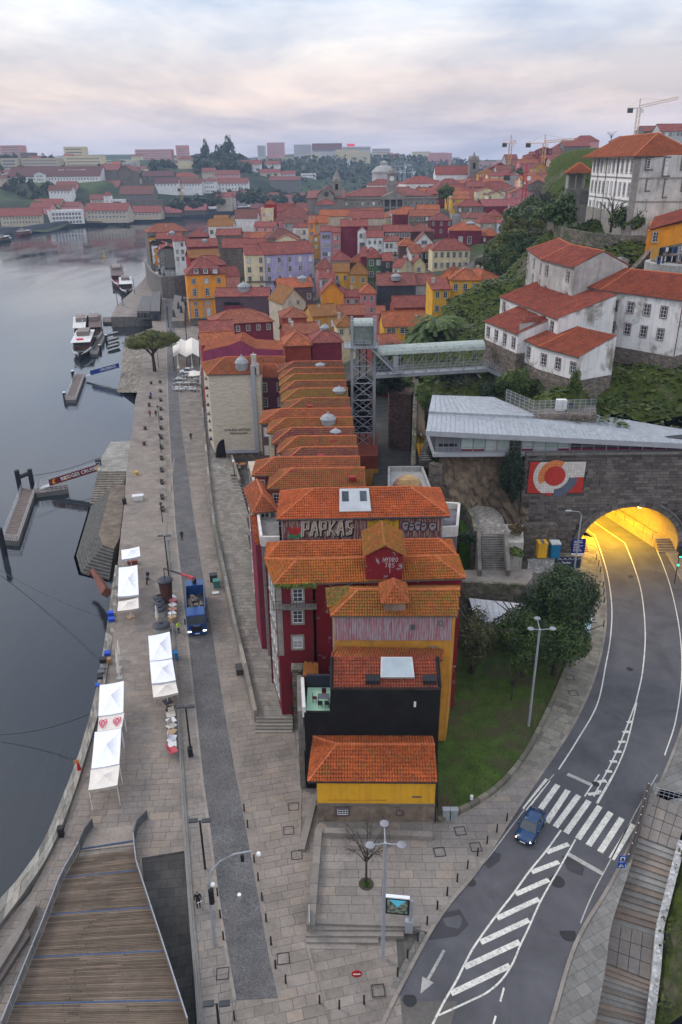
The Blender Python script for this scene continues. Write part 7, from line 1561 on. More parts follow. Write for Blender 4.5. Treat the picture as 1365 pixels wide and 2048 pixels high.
FC=['white','beige','rose','maroon','cream','brick','palegrey','ochre','pink','stone','grey','yellow'];FR=['red','dull','old','orange','red','brown']
FN=dict(white='white',beige='beige',rose='rose',maroon='maroon',cream='cream',brick='brick red',palegrey='pale grey',ochre='ochre',pink='pink',stone='stone',grey='grey',yellow='yellow');RN=dict(red='red',dull='dull red',old='weathered orange',orange='orange',brown='brown')
fr_=RR(21);nf=0;seen={}
for y in rn_(360,640,15):
 for xq in rn_(-80,150,14):
  x=xq+fr_.uniform(-3,3);yy=y+fr_.uniform(-3,3)
  left=-30-(yy-175)*.22 if yy<500 else-101+(yy-500)*.28
  if x<left+16 or(x>62 and yy<470)or(x>20 and yy<420 and x>40):continue
  if any((V((x,yy,0))-c).length<r_c+6 for c,r_c in used):continue
  if 452<yy<520 and-4<x<66:continue
  if 430<yy<500 and-35<x<6:continue
  g=tz(x,yy)-3;w=fr_.uniform(9,14);d=fr_.uniform(8,12);he=fr_.uniform(6.5,9.5);c,rc=fr_.choice(FC),fr_.choice(FR);ty=fr_.choice(('gx','hip','gx','gy'))
  near_l=min(dorm,key=lambda q:(V((x,yy,0))-(q[1]+q[3])/2).length);nl=near_l[0]['label']
  for k_ in(' with',' under',' in ',' of ',' beside',' left',' right',' behind',' direct',' at ',' below',' carry',' joined',' between',' and ',' on ',' half'):nl=nl.split(k_)[0]
  nl=' '.join(nl.split()[:6])
  rel='behind'if yy>near_l[1].y+6 else('right of'if x>near_l[1].x else'left of');lb='%s house with a %s roof %s the %s'%(FN[c],RN[rc],rel,nl)
  if len(lb.split())>15 or lb in seen:lb='%s house with a %s %s roof %s'%(FN[c],RN[rc],{'gx':'gabled','hip':'hipped','gy':'front gabled'}[ty],rel)+' the '+nl
  if lb in seen:continue
  seen[lb]=1;A,B,C,Dd=[V((x+i*w/2,yy+j*d/2,0))for i,j in((-1,-1),(1,-1),(1,1),(-1,1))];z=g+he
  r_=root('town_house',(x,yy,g-2),lb,'house');b=MB();b.prism([tu(p)[:2]for p in(A,B,C,Dd)],g-4,z);ri_=fr_.uniform(1.8,3.)
  if ty=='gx':
   for p,q in((A,Dd),(B,C)):t=p.lerp(q,.5);w3=[(p.x,p.y,z),(t.x,t.y,z+ri_),(q.x,q.y,z)];b.poly(w3 if p is A else w3[::-1])
  if ty=='gy':
   for p,q,f in((A,B,0),(Dd,C,1)):t=p.lerp(q,.5);w3=[(p.x,p.y,z),(q.x,q.y,z),(t.x,t.y,z+ri_)];b.poly(w3 if not f else w3[::-1])
  b.B('wall',wallm(c),r_);S,rg=slps(A,B,C,Dd,z,ty,ri_);ro=rfp(r_,S,rg,rmat(rc));wg(r_,A,B,z,fr_.choice((2,3,3,4)),2,1.,1.6,3.1,1.5);nf+=1
P1,P2=PD(687,397,474),PD(873,393,478);zt=P1.z;A,B=V((P1.x,P1.y,0)),V((P2.x,P2.y,0));x=(B-A).normalized();y=V((-x.y,x.x,0));Lw=(B-A).length;zb=zt-17
PST=mat('palace_granite',(.25,.23,.205),.9,.25,.2,streak=.3)
r_=root('exchange_palace',(A+B)/2+U(zb),'grey granite exchange palace with a columned porch and a clock tower','palace')
MB().prism([tu(p)[:2]for p in(A,B,B+y*30,A+y*30)],zb-6,zt).B('wall',PST,r_)
S,rg=slps(A,B,B+y*30,A+y*30,zt+.8,'hip',4.6,-.6);rfp(r_,S,rg,rmat('dull'))
for h,o in((zt,.6),(zt-5.2,.25),(zt-12.4,.3)):qd(r_,A,B,-.4,Lw+.4,h-.5,h+.5,STONE,'cornice',o)
for k in rn_(17):
 u=1.8+(Lw-3.6)*k/16
 if abs(u-Lw*.535)<6.5:continue
 q=ow(A,B,u,zt-2.9,.02);window(r_,q,ywo(A,B),1.3,1.7,2,2,.25,STONE);q=ow(A,B,u,zt-8.8,.02);window(r_,q,ywo(A,B),1.5,3.6,2,4,.35,STONE,glass=GLASSB)
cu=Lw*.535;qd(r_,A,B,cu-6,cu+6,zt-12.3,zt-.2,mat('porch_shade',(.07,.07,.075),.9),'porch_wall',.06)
for k in rn_(3):
 q=ow(A,B,cu-3.6+3.6*k,zt-9.4,.1);window(r_,q,ywo(A,B),1.5,3.6,2,4,.3,STONE)
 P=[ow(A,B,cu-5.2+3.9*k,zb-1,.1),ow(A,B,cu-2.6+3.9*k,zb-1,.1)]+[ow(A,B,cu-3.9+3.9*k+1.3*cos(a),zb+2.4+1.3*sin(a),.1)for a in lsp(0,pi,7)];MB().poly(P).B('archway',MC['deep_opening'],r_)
for k in rn_(4):q=ow(A,B,cu-5.6+3.73*k,0,1.3);MB().tube([(q.x,q.y,zt-12.2),(q.x,q.y,zt-.8)],[.55,.45],10).B('column',STONE,r_)
b=MB();q=[ow(A,B,cu-7,zt-.8,1.9),ow(A,B,cu+7,zt-.8,1.9),ow(A,B,cu+7,zt+.7,1.9),ow(A,B,cu,zt+3.4,1.9),ow(A,B,cu-7,zt+.7,1.9)];b.poly(q);qb_=[p+y*5 for p in q]
for i in rn_(5):b.poly([q[i],qb_[i],qb_[(i+1)%5],q[(i+1)%5]])
b.B('pediment',PST,r_)
tp=PD(783,395,482);tz0,tz1=zt-1,PD(783,347,482).z;b=MB();b.box((tp.x,tp.y,(tz0+tz1)/2),(5.,5.,tz1-tz0));b.box((tp.x,tp.y,tz1),(6,6,.7));b.box((tp.x,tp.y,tz1-6),(5.7,5.7,.5));b.lathe((tp.x,tp.y,tz1),[(2.4,0),(2.0,1.6),(1.1,2.4),(.3,3.4),(.08,8)],10);b.B('clock_tower',PST,r_)
MB().tube([(tp.x,tp.y-2.75,tz1-2.6),(tp.x,tp.y-2.55,tz1-2.6)],1.3,16).B('clock_face',WHP,r_)
for a_ in(.9,2.6):MB().tube([(tp.x,tp.y-2.8,tz1-2.6),(tp.x+cos(a_)*1.,tp.y-2.8,tz1-2.6+sin(a_)*1.)],.09,4).B('clock_hand',BKM,r_)
q0=PD(780,384,490);MB().lathe((q0.x,q0.y,zt+1.5),[(8,0),(7.,1.2),(2,3.4)],8).B('glass_roof',mat('bluish_glass_roof',(.20,.25,.31),.35,.15,spec=.5),r_)
r_=root('church',PD(650,435,452),'old granite church with a gabled front and one bell tower','church')
for(u0,u1,v,D,dep,ri_,nm)in((614,640,397,462,40,0,'aisle'),(663,690,397,462,40,0,'aisle')):
 p,q=PD(u0,v,D),PD(u1,v,D);MB().prism([(p.x,D),(q.x,D),(q.x,D+dep),(p.x,D+dep)],p.z-16,p.z).B(nm,PST,r_);MB().prism([(p.x-.3,D-.5),(q.x+.3,D-.5),(q.x+.3,D+dep),(p.x-.3,D+dep)],p.z,[p.z+.2,p.z+.2,p.z+3,p.z+3]).B('roof',rmat('dull'),r_)
p,q,t=PD(635,390,458),PD(668,388,458),PD(653,375,458);b=MB();b.prism([(p.x,458),(q.x,458),(q.x,500),(p.x,500)],p.z-18,p.z);b.poly([(p.x,458,p.z),(q.x,458,p.z),(t.x,458,t.z)]);b.B('nave',PST,r_)
b=MB();b.poly([(p.x-.6,457.4,p.z),(t.x,457.4,t.z+.5),(t.x,500,t.z+.5),(p.x-.6,500,p.z)][::-1]);b.poly([(q.x+.6,457.4,p.z),(t.x,457.4,t.z+.5),(t.x,500,t.z+.5),(q.x+.6,500,p.z)]);b.B('roof',rmat('dull'),r_)
MB().tube([(t.x,457.8,p.z+.5),(t.x,457.6,p.z+.5)],1.3,14).B('rose_window',GLASS,r_)
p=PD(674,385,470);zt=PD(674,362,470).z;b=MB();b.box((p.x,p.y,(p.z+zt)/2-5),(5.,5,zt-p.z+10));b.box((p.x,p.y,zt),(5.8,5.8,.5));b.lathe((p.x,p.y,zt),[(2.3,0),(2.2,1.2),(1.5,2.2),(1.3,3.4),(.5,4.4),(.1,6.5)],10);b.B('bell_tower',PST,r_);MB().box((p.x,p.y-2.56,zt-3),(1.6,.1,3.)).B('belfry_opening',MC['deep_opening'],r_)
p,q=PD(631,409,446),PD(672,408,446);sc=root('scaffolded_block',(p.x+5,446,p.z-12),'scaffold wrapped block with a small red roof in front of the old church','building');MB().prism([(p.x,446),(q.x,446),(q.x,456),(p.x,456)],p.z-14,p.z).B('wrapped_wall',mat('grey_scaffold_net',(.19,.19,.195),.9,.3,.5),sc)
for k in rn_(10):xx=lerp(p.x,q.x,k/9);MB().tube([(xx,445.6,p.z-14),(xx,445.6,p.z)],.1,4).B('scaffold_pole',STEEL,sc)
S,rg=slps(*[V((a_,b_,0))for a_,b_ in((p.x,446),(q.x,446),(q.x,456),(p.x,456))],p.z,'hip',2.4);rfp(sc,S,rg,rmat('red'))
BIG=[(813,367,886,366,570,20,'hip',4.5,'white','red','long white convent block with a red hipped roof right of the palace',[W(7,3,4.4,1.6,2.6,3.)]),(872,378,940,377,545,18,'hip',6.,'white','dull','white block with a huge dull red roof and tiny attic windows',[W(6,3,4.2,1.5,2.2,2.8)]),(905,396,1076,394,500,16,'hip',5.,'paleyel','red','very long pale yellow market building with red hipped roofs',[W(16,1,4,1.5,2.2,3.)]),(925,380,960,379,525,12,'hip',4.,'white','red','white corner house with stepped red hips behind the market',[W(4,2,3.6)]),(960,384,1030,383,522,14,'hip',6.,'paleyel','red','broad pyramid of red tiles above the pale yellow market',[]),(872,349,938,347,640,16,'gx',6.,'white','red','white church nave with a bright red roof on the skyline',[W(3,1,4,2.2,2.2,5.,glass=DPN)]),(735,370,808,368,590,14,'hip',3.5,'white','dull','white block with a brown roof behind the clock tower',[W(8,1,4,1.3,2.,2.4)]),(1078,388,1115,386,470,10,'flat',.6,'stone','red','grey stone terrace house with a row of square windows',[W(6,1,3.4,1.3,1.9,2.)]),(1100,368,1136,368,500,10,'hip',3.,'palegrey','red','pale house with a red roof left of the loggia',[W(4,3,3.6)]),(960,352,1010,350,640,14,'hip',3.,'dstone','red','dark stone row house right of the church tower',[W(5,1,4,1.4,2.)]),(1012,318,1036,316,610,12,'gx',3.,'grey','dull','tall grey house at the foot of the left crane',[W(3,6,3.6)]),(1036,326,1052,324,600,10,'flat',.5,'white','red','tall narrow white house on the right hand slope',[W(3,6,3.4)]),(1050,318,1064,318,598,9,'gx',2.5,'yellow','red','yellow house stepping down the hill behind the cranes',[W(2,4,3.6)]),(1066,320,1090,318,600,10,'gx',2.5,'brown','red','dark brown house left of the blue sheeted roof',[]),(1086,332,1146,326,585,16,'shed',2.4,'blue','dark','building under blue sheeting on the right hand hill',[]),(1062,312,1098,308,640,10,'gx',3.,'beige','red','beige house with a red roof above the blue sheeted building',[W(4,2,3.4)]),(1098,306,1146,302,640,12,'gx',3.2,'rose','dull','rose house with a long dull roof above the blue sheeting',[W(5,2,3.4)]),(1110,296,1150,290,660,12,'hip',4.,'maroon','red','cluster of red roofs climbing the hill left of the palace',[W(4,1,3.4)]),(1128,292,1182,284,640,14,'gx',4.,'dstone','red','stone gable with a red roof on the ridge left of the palace',[]),(1150,282,1200,276,680,12,'hip',4.,'rose','red','red hipped roofs on the ridge behind the palace',[]),(1288,262,1330,258,520,14,'gx',3.,'dstone','dull','rough stone house on the ridge above the palace roof',[]),(1322,262,1372,254,500,14,'gx',4.,'palegrey','red','glazed gallery house on the ridge at the right edge',[W(6,1,3,1.6,2.)]),(1230,282,1262,277,560,12,'hip',3.,'maroon','red','small red roofed house just left of the palace roof top',[]),(1015,368,1060,365,560,12,'hip',4.,'beige','red','beige house among red roofs below the red crane',[W(4,2,3.4)]),(1060,356,1100,354,560,12,'gx',3.,'cream','red','cream row house beneath the yellow cranes',[W(5,3,3.4)]),(985,362,1016,360,580,12,'gx',3.2,'white','dull','white gable house beneath the yellow cranes',[W(3,2,3.4)])]
for h in BIG:hou(*h[:10],h[10],h[11],drop=26)
p=PD(946,358,636);zt=PD(946,320,636).z;r_=root('church_tower',(p.x,p.y,p.z-5),'square granite bell tower with a spiked crown on the skyline','tower');b=MB();b.box((p.x,p.y,(p.z-10+zt)/2),(7,7,zt-p.z+10));b.box((p.x,p.y,zt-8),(8,8,.6));b.box((p.x,p.y,zt),(8,8,.8));b.B('shaft',PST,r_)
for i in(-3,3):
 for j in(-3,3):MB().lathe((p.x+i,p.y+j,zt),[(.7,0),(.5,1.5),(.1,3.2)],6).B('pinnacle',PST,r_)
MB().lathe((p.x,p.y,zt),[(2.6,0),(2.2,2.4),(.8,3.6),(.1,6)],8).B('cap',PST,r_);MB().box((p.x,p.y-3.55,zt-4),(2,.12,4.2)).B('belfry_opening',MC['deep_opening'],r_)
p=PD(768,362,640);zt=PD(768,345,640).z;r_=root('dome_lantern',(p.x,p.y,p.z),'pale octagonal drum and low dome behind the clock tower','dome');MB().lathe((p.x,p.y,p.z-8),[(9,0),(9,zt-p.z+8)],8).B('drum',wallm('palegrey'),r_);MB().lathe((p.x,p.y,zt),[(9.6,0),(9.2,1),(6,4),(3,5),(3,7),(.3,8.4)],12).B('dome',CONC,r_)
rv=root('river_street_wall',PD(330,570,400),'curved stone street wall with arches along the river bend','wall');P=[Pz(u,v,9.)for u,v in((292,524),(296,532),(305,545),(318,553),(333,556),(372,552))]
P=smp(P,14)
for i in rn_(13):MB().wall(xy([P[i],P[i+1]]),-4,9.6,1.2).B('wall_section',STD,rv)
for k,(u0,v0,u1,v1)in en(((300,478,296,470),(303,487,300,479),(308,494,303,487),(314,500,308,494),(322,502,315,499))):
 D=(452,440,430,420,410)[k];p=PD(u0+3,v0-4,D);c=('ochre','dark','white','orange','dstone')[k];f=root('town_house',(p.x,p.y,9),('ochre','slate black','white','orange','sooty stone')[k]+' narrow river front house on the bend, '+('first','second','third','fourth','fifth')[k]+' from the far end','house','narrow river front houses')
 MB().box((p.x+4,p.y,(p.z+8)/2),(10,9,p.z-8)).B('wall',wallm(c),f);S,rg=slps(*[V((p.x+4+i*5,p.y+j*4.5,0))for i,j in((-1,-1),(1,-1),(1,1),(-1,1))],p.z,'gy',2.2);rfp(f,S,rg,rmat('red'))
 for j in rn_(4):window(f,(p.x-1.05,p.y,p.z-2.4-3.2*j),-pi/2,1.2,2.,2,3)
 for j in rn_(4):window(f,(p.x+.6,p.y-4.52,p.z-2.4-3.2*j),0,1.1,1.9,2,3)
 # == THE FAR BANK
GP=[]
def gcp(u,v,D):p=PD(u,v,D);GP.append((p.x,p.y,p.z))
for q in((60,400,930),(150,398,960),(280,398,1010),(400,402,1090),(40,366,1030),(200,362,1040),(0,348,1120),(100,344,1160),(200,340,1180),(300,334,1300),(400,338,1350),(450,322,1480),(480,346,1300),(550,334,1500),(600,330,1800),(680,322,1950),(760,320,2050),(850,322,2250),(930,336,2250),(1000,338,2550),(1200,330,2700),(450,392,1160),(560,398,1260),(650,392,1320),(750,378,1420),(820,356,1700),(560,362,1500),(700,348,1700),(-150,320,1100),(-300,330,1000),(0,318,1450),(130,318,1280),(300,320,1700),(-200,300,1800),(1365,330,2800),(900,370,1500),(330,386,1085),(380,384,1090),(420,382,1100),(465,384,1120),(310,370,1120),(370,364,1150)):gcp(*q)
BK=[(-900,520),(-500,690),(-328,786),(-308,846),(-274,939),(-174,1111),(0,1215),(300,1300),(1200,1300)]
def bky(x):
 for(a,b),(c,d)in zip(BK,BK[1:]):
  if a<=x<=c:return b+(d-b)*(x-a)/(c-a)
 return 500
GP+=[(x,y-6,-4.5)for x,y in BK]+[(x-12,y+12,-1)for x,y in BK]+[(-225,1020,-4.5),(-90,1160,-4.5),(150,1255,-4.5),(-420,735,-4.5)]+[(1500,1700,40),(1500,1000,90),(1900,2700,90),(-1200,2000,85),(-1200,900,60),(-700,800,45),(-700,2700,90),(0,2700,90),(800,2700,85),(600,1500,15)]
GPA=np.array(GP)
def gz_(x,y):
 d=(GPA[:,0]-x)**2+(GPA[:,1]-y)**2+40;w=1/d**1.7;return float((w*GPA[:,2]).sum()/w.sum())
FH=mat('far_hill_green',(.028,.042,.018),.95,.45,.02,col2=(.06,.085,.022),lo=.5,hi=.62,s2=.012,bump=0)
rg2=RR(6)
grid(lambda x,y:gz_(x,y)+rg2.uniform(-1,1),-1300,2000,112,520,2800,80,FH,'far_bank',keep=lambda x,y:y>bky(x)-25)
FW=lambda c,r,w=1.6,h=2.2,s=4.,t=2.6,**k:[('f',c,r,dict(w=w,h=h,st=s,top=t,fr=0,glass=DPN,mar=3,**k))]
FG='buildings on the far bank'
GH=[(0,432,84,430,850,22,'gx',7,'beige','red','long stone riverside warehouse with a red roof at the left edge',FW(12,2)),(98,424,167,422,880,24,'flat',1,'white','red','white riverside hotel with a grid of dark windows',FW(9,3,2.7,2.8,4.,2.6)),(60,416,100,414,900,20,'gx',5,'rose','red','low red roofed sheds left of the riverside hotel',[]),(66,408,120,406,930,20,'gx',5,'beige','red','red roofed sheds behind the riverside hotel',[]),(122,412,158,410,930,18,'gx',4,'rose','dull','long dull roof just behind the riverside hotel',[]),(170,421,255,417,900,22,'gx',7,'beige','red','big stone warehouse with rows of roof windows on its red roof',FW(11,2,2.4,2.2)),(257,424,321,419,950,20,'gx',6,'beige','red','second stone warehouse with a lower red roof',FW(8,1,2.4,2.2)),(322,425,362,421,1000,20,'gx',6,'stone','pinkish','pink roofed quay warehouse beside the yellow crane',[]),(364,420,412,414,1040,20,'gx',7,'stone','pinkish','last pink roofed quay warehouse by the river',[]),(207,390,220,389,960,10,'hip',4,'white','red','white tower house with a red cap behind the warehouses',FW(3,3,1.3,2.2,4.2)),(221,400,247,398,965,12,'flat',.6,'white','red','white house joined to the white tower house',FW(6,2)),(248,402,322,398,990,16,'flat',1,'stone','red','long roofless stone warehouse wall above the quay',[]),(239,388,305,386,1020,30,'gx',9,'dstone','brown','large wine shed with a dark plum roof',[]),(180,398,207,396,985,14,'gx',5,'beige','dull','beige lodge left of the white tower house',FW(4,1)),(186,374,236,370,1040,30,'gx',7,'dstone','dull','group of brown roofed wine sheds on the slope',[]),(97,380,143,378,980,14,'gx',5,'white','brown','white villa among the trees of the far slope',FW(6,1)),(112,372,150,368,1010,16,'gx',5,'rose','dull','old rose lodge behind the white villa',[]),(15,353,199,348,1050,40,'gx',11,'white','dark','very long white lodge with a dark roof carrying white letters',FW(30,1,1.6,2.4,4,3.4)),(68,348,90,347,1046,10,'gy',3,'white','dark','white gabled entrance block of the long lettered lodge',FW(4,2,1.3,2.2)),(199,340,236,338,1075,34,'gx',7,'dstone','dull','stone lodge to the right of the lettered lodge',[]),(237,342,265,341,1070,34,'gy',7,'stone','dull','gabled stone lodge further right of the lettered lodge',[]),(41,318,116,316,1160,24,'flat',1,'beige','red','broad beige apartment block with balcony bands above the lodge',FW(16,5,2.2,1.9,3.6,2.4)),(129,313,202,311,1180,24,'flat',1,'cream','red','long cream apartment block with a grid of windows',FW(15,5,2.4,2.0,4.,3)),(127,295,167,293,1300,22,'flat',1,'cream','red','tall banded apartment tower on the skyline',FW(10,4,3,2.,4.4,2.6)),(0,318,34,319,1150,24,'flat',1,'beige','red','striped apartment block at the left edge',FW(9,5,2,2.6,4.)),(0,292,41,295,1550,30,'flat',1,'rose','red','pinkish apartment tower block at the far left skyline',FW(12,7,2.4,2.2,4.)),(41,308,66,306,1400,20,'flat',2,'dstone','red','dark stepped building with masts on the left skyline',[]),(203,326,262,322,1300,24,'flat',1,'palegrey','red','pale grey blocks right of the cream apartments',FW(8,2,2.4,1.8,4.)),(252,322,274,320,1320,20,'flat',1,'beige','red','small beige block on the far skyline slope',FW(4,3,2.4,1.8,4.)),(224,328,240,327,1280,10,'gx',3,'brick','new','small orange roofed block beside the pale grey ones',[]),(270,300,342,297,1750,30,'flat',1,'rose','red','long salmon apartment slab on the skyline',FW(20,5,2.4,2.2,4.4)),(352,296,374,293,1750,26,'flat',5,'rose','red','stepped salmon tower block on the skyline',FW(6,6,2.4,2.2,4.2)),(355,318,387,315,1350,16,'hip',4,'cream','dull','cream villa on the wooded hilltop',FW(6,1)),(310,366,356,363,1080,20,'gx',6,'white','dark','long white lodge with a plum roof in the middle of the slope',FW(6,1)),(357,366,403,362,1090,20,'gx',6,'white','brown','white lodge beside the plum roofed one',FW(7,1)),(285,352,345,348,1130,22,'gx',6,'stone','dark','dark roofed stone lodge above the white lodges',FW(6,1)),(343,353,393,350,1150,18,'hip',5,'paleyel','red','pale yellow manor on the far slope',FW(9,2,1.5,2.,4.5)),(405,362,432,360,1100,16,'hip',4,'white','dull','white block house right of the white lodges',FW(5,3,1.5,2,5)),(434,366,496,362,1120,20,'gx',6,'white','dull','long white house with dark doors on the far slope',FW(9,2,1.6,2.4,5)),(404,343,430,340,1250,16,'gx',5,'beige','dull','beige lodge above the white block house',FW(4,1)),(430,348,478,344,1240,18,'gx',5,'rose','dull','rose lodge with a dull roof on the upper slope',FW(6,1)),(478,328,522,325,1420,16,'gx',6,'white','red','white hilltop house with a red roof',FW(8,2,1.5,2.)),(520,345,560,342,1400,16,'gx',5,'cream','red','cream houses with red roofs below the forest',FW(6,1)),(560,348,590,345,1420,16,'gx',5,'white','red','white houses with red roofs below the forest',FW(4,2)),(602,348,632,346,1450,16,'flat',1,'white','red','modern white block below the forest',FW(6,3,2.4,2)),(540,360,600,356,1300,18,'gx',5,'dstone','dull','ruined stone lodges on the lower slope',[]),(530,328,560,326,1500,16,'gx',5,'white','red','white and red houses right of the hilltop house',FW(5,1)),(515,292,530,291,2250,24,'flat',1,'palegrey','red','pale tower left of the twin slabs on the skyline',FW(4,5,3,2.4,5)),(534,286,568,285,2300,30,'flat',1,'rose','red','wide pinkish tower slab on the skyline',FW(9,6,3,2.4,5)),(588,290,623,289,2300,30,'flat',1,'palegrey','red','grey tower slab under a thin crane on the skyline',FW(9,5,3,2.4,5)),(625,300,684,299,2250,40,'gx',16,'palegrey','dark','low shopping hall with a curved dark roof on the skyline',FW(14,1,4,4,5)),(684,296,742,294,2200,40,'flat',3,'palegrey','red','white shopping centre block with a red sign on the skyline',FW(10,3,5,4,9)),(745,298,781,297,2250,30,'flat',1,'palegrey','red','pale apartment slab right of the red sign',FW(9,4,3,2.6,6)),(825,304,862,303,2500,30,'flat',1,'cream','red','cream slabs on the distant right skyline',FW(9,3,3,2.6,6)),(862,306,894,305,2550,30,'flat',1,'rose','red','pinkish slabs on the distant right skyline',FW(8,3,3,2.6,6))]
for h in GH:hou(*h[:10],h[10],h[11],drop=(30 if h[4]<1050 else 15 if h[4]<1300 and h[0]>280 else 45),name='lodge'if'lodge'in h[10]or'ware'in h[10]else'far_building',cat='building',ov=.8)
q_=HOUSES[-len(GH):][17];p=PD(144,344,q_[1].y+12);txx(q_[0],"GRAHAM'S",(p.x,p.y,p.z),0,7.6,WHP,name='roof_letters',depth=.3)
q_=HOUSES[-5];p=PD(702,290,2190);MB().box((p.x,p.y,p.z),(20,2,6)).B('red_sign',emit('red_sign_face',(.7,.04,.08),.4),HOUSES[-4][0])
rh=RR(55)
for k in rn_(110):
 u,v=(rh.uniform(-5,640),rh.uniform(318,402))if k<70 else(rh.uniform(0,1000),rh.uniform(300,314));D=np.interp(v,[300,316,335,360,402],[2300,1800,1250,1120,1000]);p=PD(u,v,D)
 if any(h[1].x-8<p.x<h[2].x+8 and abs(p.y-h[1].y)<45 for h in HOUSES[-len(GH):]):continue
 far=k>=70;w,d,h_=(rh.uniform(30,60),20,rh.uniform(10,24))if far else(rh.uniform(10,24),12,rh.uniform(5,8));z=gz_(p.x,p.y);c=rh.choice(('palegrey','cream','white','rose')if far else('white','beige','cream','rose','white'));f=root('far_building',(p.x,p.y,z),'%s small %s among the trees of the far bank'%(c.replace('palegrey','pale grey'),'apartment slab on the skyline'if far else'red roofed house'),'building','small buildings of the far bank')
 MB().box((p.x,p.y,z+h_/2-4),(w,d,h_+8)).B('wall',wallm(c),f)
 if not far:S,rg=slps(*[V((p.x+i*w/2,p.y+j*6,0))for i,j in((-1,-1),(1,-1),(1,1),(-1,1))],z+h_,'gx',3.2);rfp(f,S,[],rmat(rh.choice(('red','dull','dull','brown'))))
 for i in rn_(int(w/4)):
  for j in rn_(int(h_/4)):window(f,(p.x-w/2+2+4*i,p.y-d/2-.02,z+h_-2.4-4*j),0,1.6,2.,2,3,0,glass=DPN)
qw=root('far_quay_wall',(-240,1000,-3),'long dark stone quay wall along the far river bank','wall');P=smp([V((x,y,0))for x,y in BK[1:8]],30)
for i in rn_(29):MB().wall(xy([P[i],P[i+1]]),-8,2.2,3).B('wall_section',mat('far_quay_stone',(.085,.09,.105),.9,.2,.05),qw)
vd=root('viaduct',PD(985,326,2400),'pale concrete viaduct on piers at the horizon','bridge');p,q=PD(955,322,2400),PD(1016,321,2400);MB().box(((p.x+q.x)/2,2400,p.z),(q.x-p.x,10,5)).B('deck',CONC,vd)
for k in rn_(7):MB().box((lerp(p.x,q.x,k/6),2400,p.z-22),(4,6,40)).B('pier',CONC,vd)
def crane(label,u,vt,vb,D,jl,jr,col,dv=0.,lat=1,sc=1.):
 t,b_=PD(u,vt,D),PD(u,vb,D);b_.x=t.x;r_=root('tower_crane',b_,label,'crane');h=t.z-b_.z;m=mat('crane_%.2f%.2f'%col[:2],col,.6,.15);w=.9*sc
 for i in(-1,1):
  for j in(-1,1):MB().tube([(i*w,j*w,0),(i*w,j*w,h)],.16*sc,4).B('mast_leg',m,r_,wd_=0)
 n=max(4,int(h/(2.6*sc)));x=MB()
 for k in rn_(n):
  z0,z1=h*k/n,h*(k+1)/n
  for(a,c)in(((-w,-w),(w,-w)),((w,-w),(w,w)),((-w,w),(-w,-w))):x.tube([(*a,z0),(*c,z1)],.1*sc,4)
 x.B('mast_lattice',m,r_,wd_=0);px=D/F*1.05
 a,c=V((-jl*px,0,h)),V((jr*px,0,h-dv*px));x=MB()
 for o in(-.7,.7):x.tube([a+V((0,o*sc,0)),V((0,o*sc,h)),c+V((0,o*sc,0))],.17*sc,4)
 x.tube([U(h+1.3*sc),c+U(1.3*sc)],.17*sc,4);nn=int((c-U(h)).length/(3*sc))
 for k in rn_(nn):p=U(h).lerp(c,k/nn);q=U(h).lerp(c,(k+.5)/nn);x.tube([p,q+U(1.3*sc)],.09*sc,4);x.tube([q+U(1.3*sc),U(h).lerp(c,(k+1)/nn)],.09*sc,4)
 x.B('jib',m,r_,wd_=0);MB().tube([(0,0,h),(0,0,h+5*sc)],.3*sc,4).B('apex',m,r_,wd_=0)
 x=MB();x.tube([(0,0,h+5*sc),c*.7+U(h*.3+1)],.07*sc,4);x.tube([(0,0,h+5*sc),a],.07*sc,4);x.B('tie',m,r_,wd_=0);MB().box((a.x+1.5,0,h-1.4*sc),(3*sc,1.6*sc,2.4*sc)).B('counterweight',DARKM,r_,wd_=0);MB().box((1.6*sc,-.8,h-1.6*sc),(1.6*sc,1.6*sc,2*sc)).B('cab',WHP,r_,wd_=0)
YC=(.55,.30,.12)
crane('yellow tower crane above the white palace roof, highest of the cranes',1279,216,300,520,19,64,(.58,.44,.32),-13)
crane('short yellow tower crane, leftmost of the skyline cranes above the town',1022,286,330,600,14,10,YC)
crane('yellow tower crane with a long jib in the middle of the skyline cranes',1090,286,398,560,32,56,YC,-4)
crane('red tower crane with a low jib among the town houses',1052,350,420,440,38,4,(.42,.03,.035))
crane('ochre tower crane standing on the far quay among the warehouses',363,377,420,1010,6,6,(.42,.24,.10),0,sc=1.2)
for k,(u,v,vb,jl,jr)in en(((810,332,366,40,12),(800,343,366,18,6),(826,345,368,26,6),(697,325,336,4,3))):crane(('pale distant crane, tallest of the group behind the domes','pale distant crane, leftmost of the group behind the domes','pale distant crane, rightmost of the group behind the domes','thin distant crane beside the shopping centre')[k],u,v,vb,1500,jl,jr,(.60,.62,.66),0,sc=1.4)
bd=root('bridge',(0,-5,40),'high iron bridge deck above and behind the viewpoint','bridge');MB().box((-60,-6.5,52.4),(300,9,.8)).B('upper_deck',DARKM,bd);MB().box((-100,-7,9.5),(180,9,1.)).B('lower_deck',DARKM,bd);x=MB()
for k in rn_(40):a_,c=-210+k*7.5,-202.5+k*7.5;x.tube([(a_,-3,48.5),(c,-3,52)],.2,4);x.tube([(c,-3,48.5),(a_,-3,52)],.2,4)
x.tube([(-210,-3,48.5),(90,-3,48.5)],.3,4);x.B('truss',DARKM,bd)
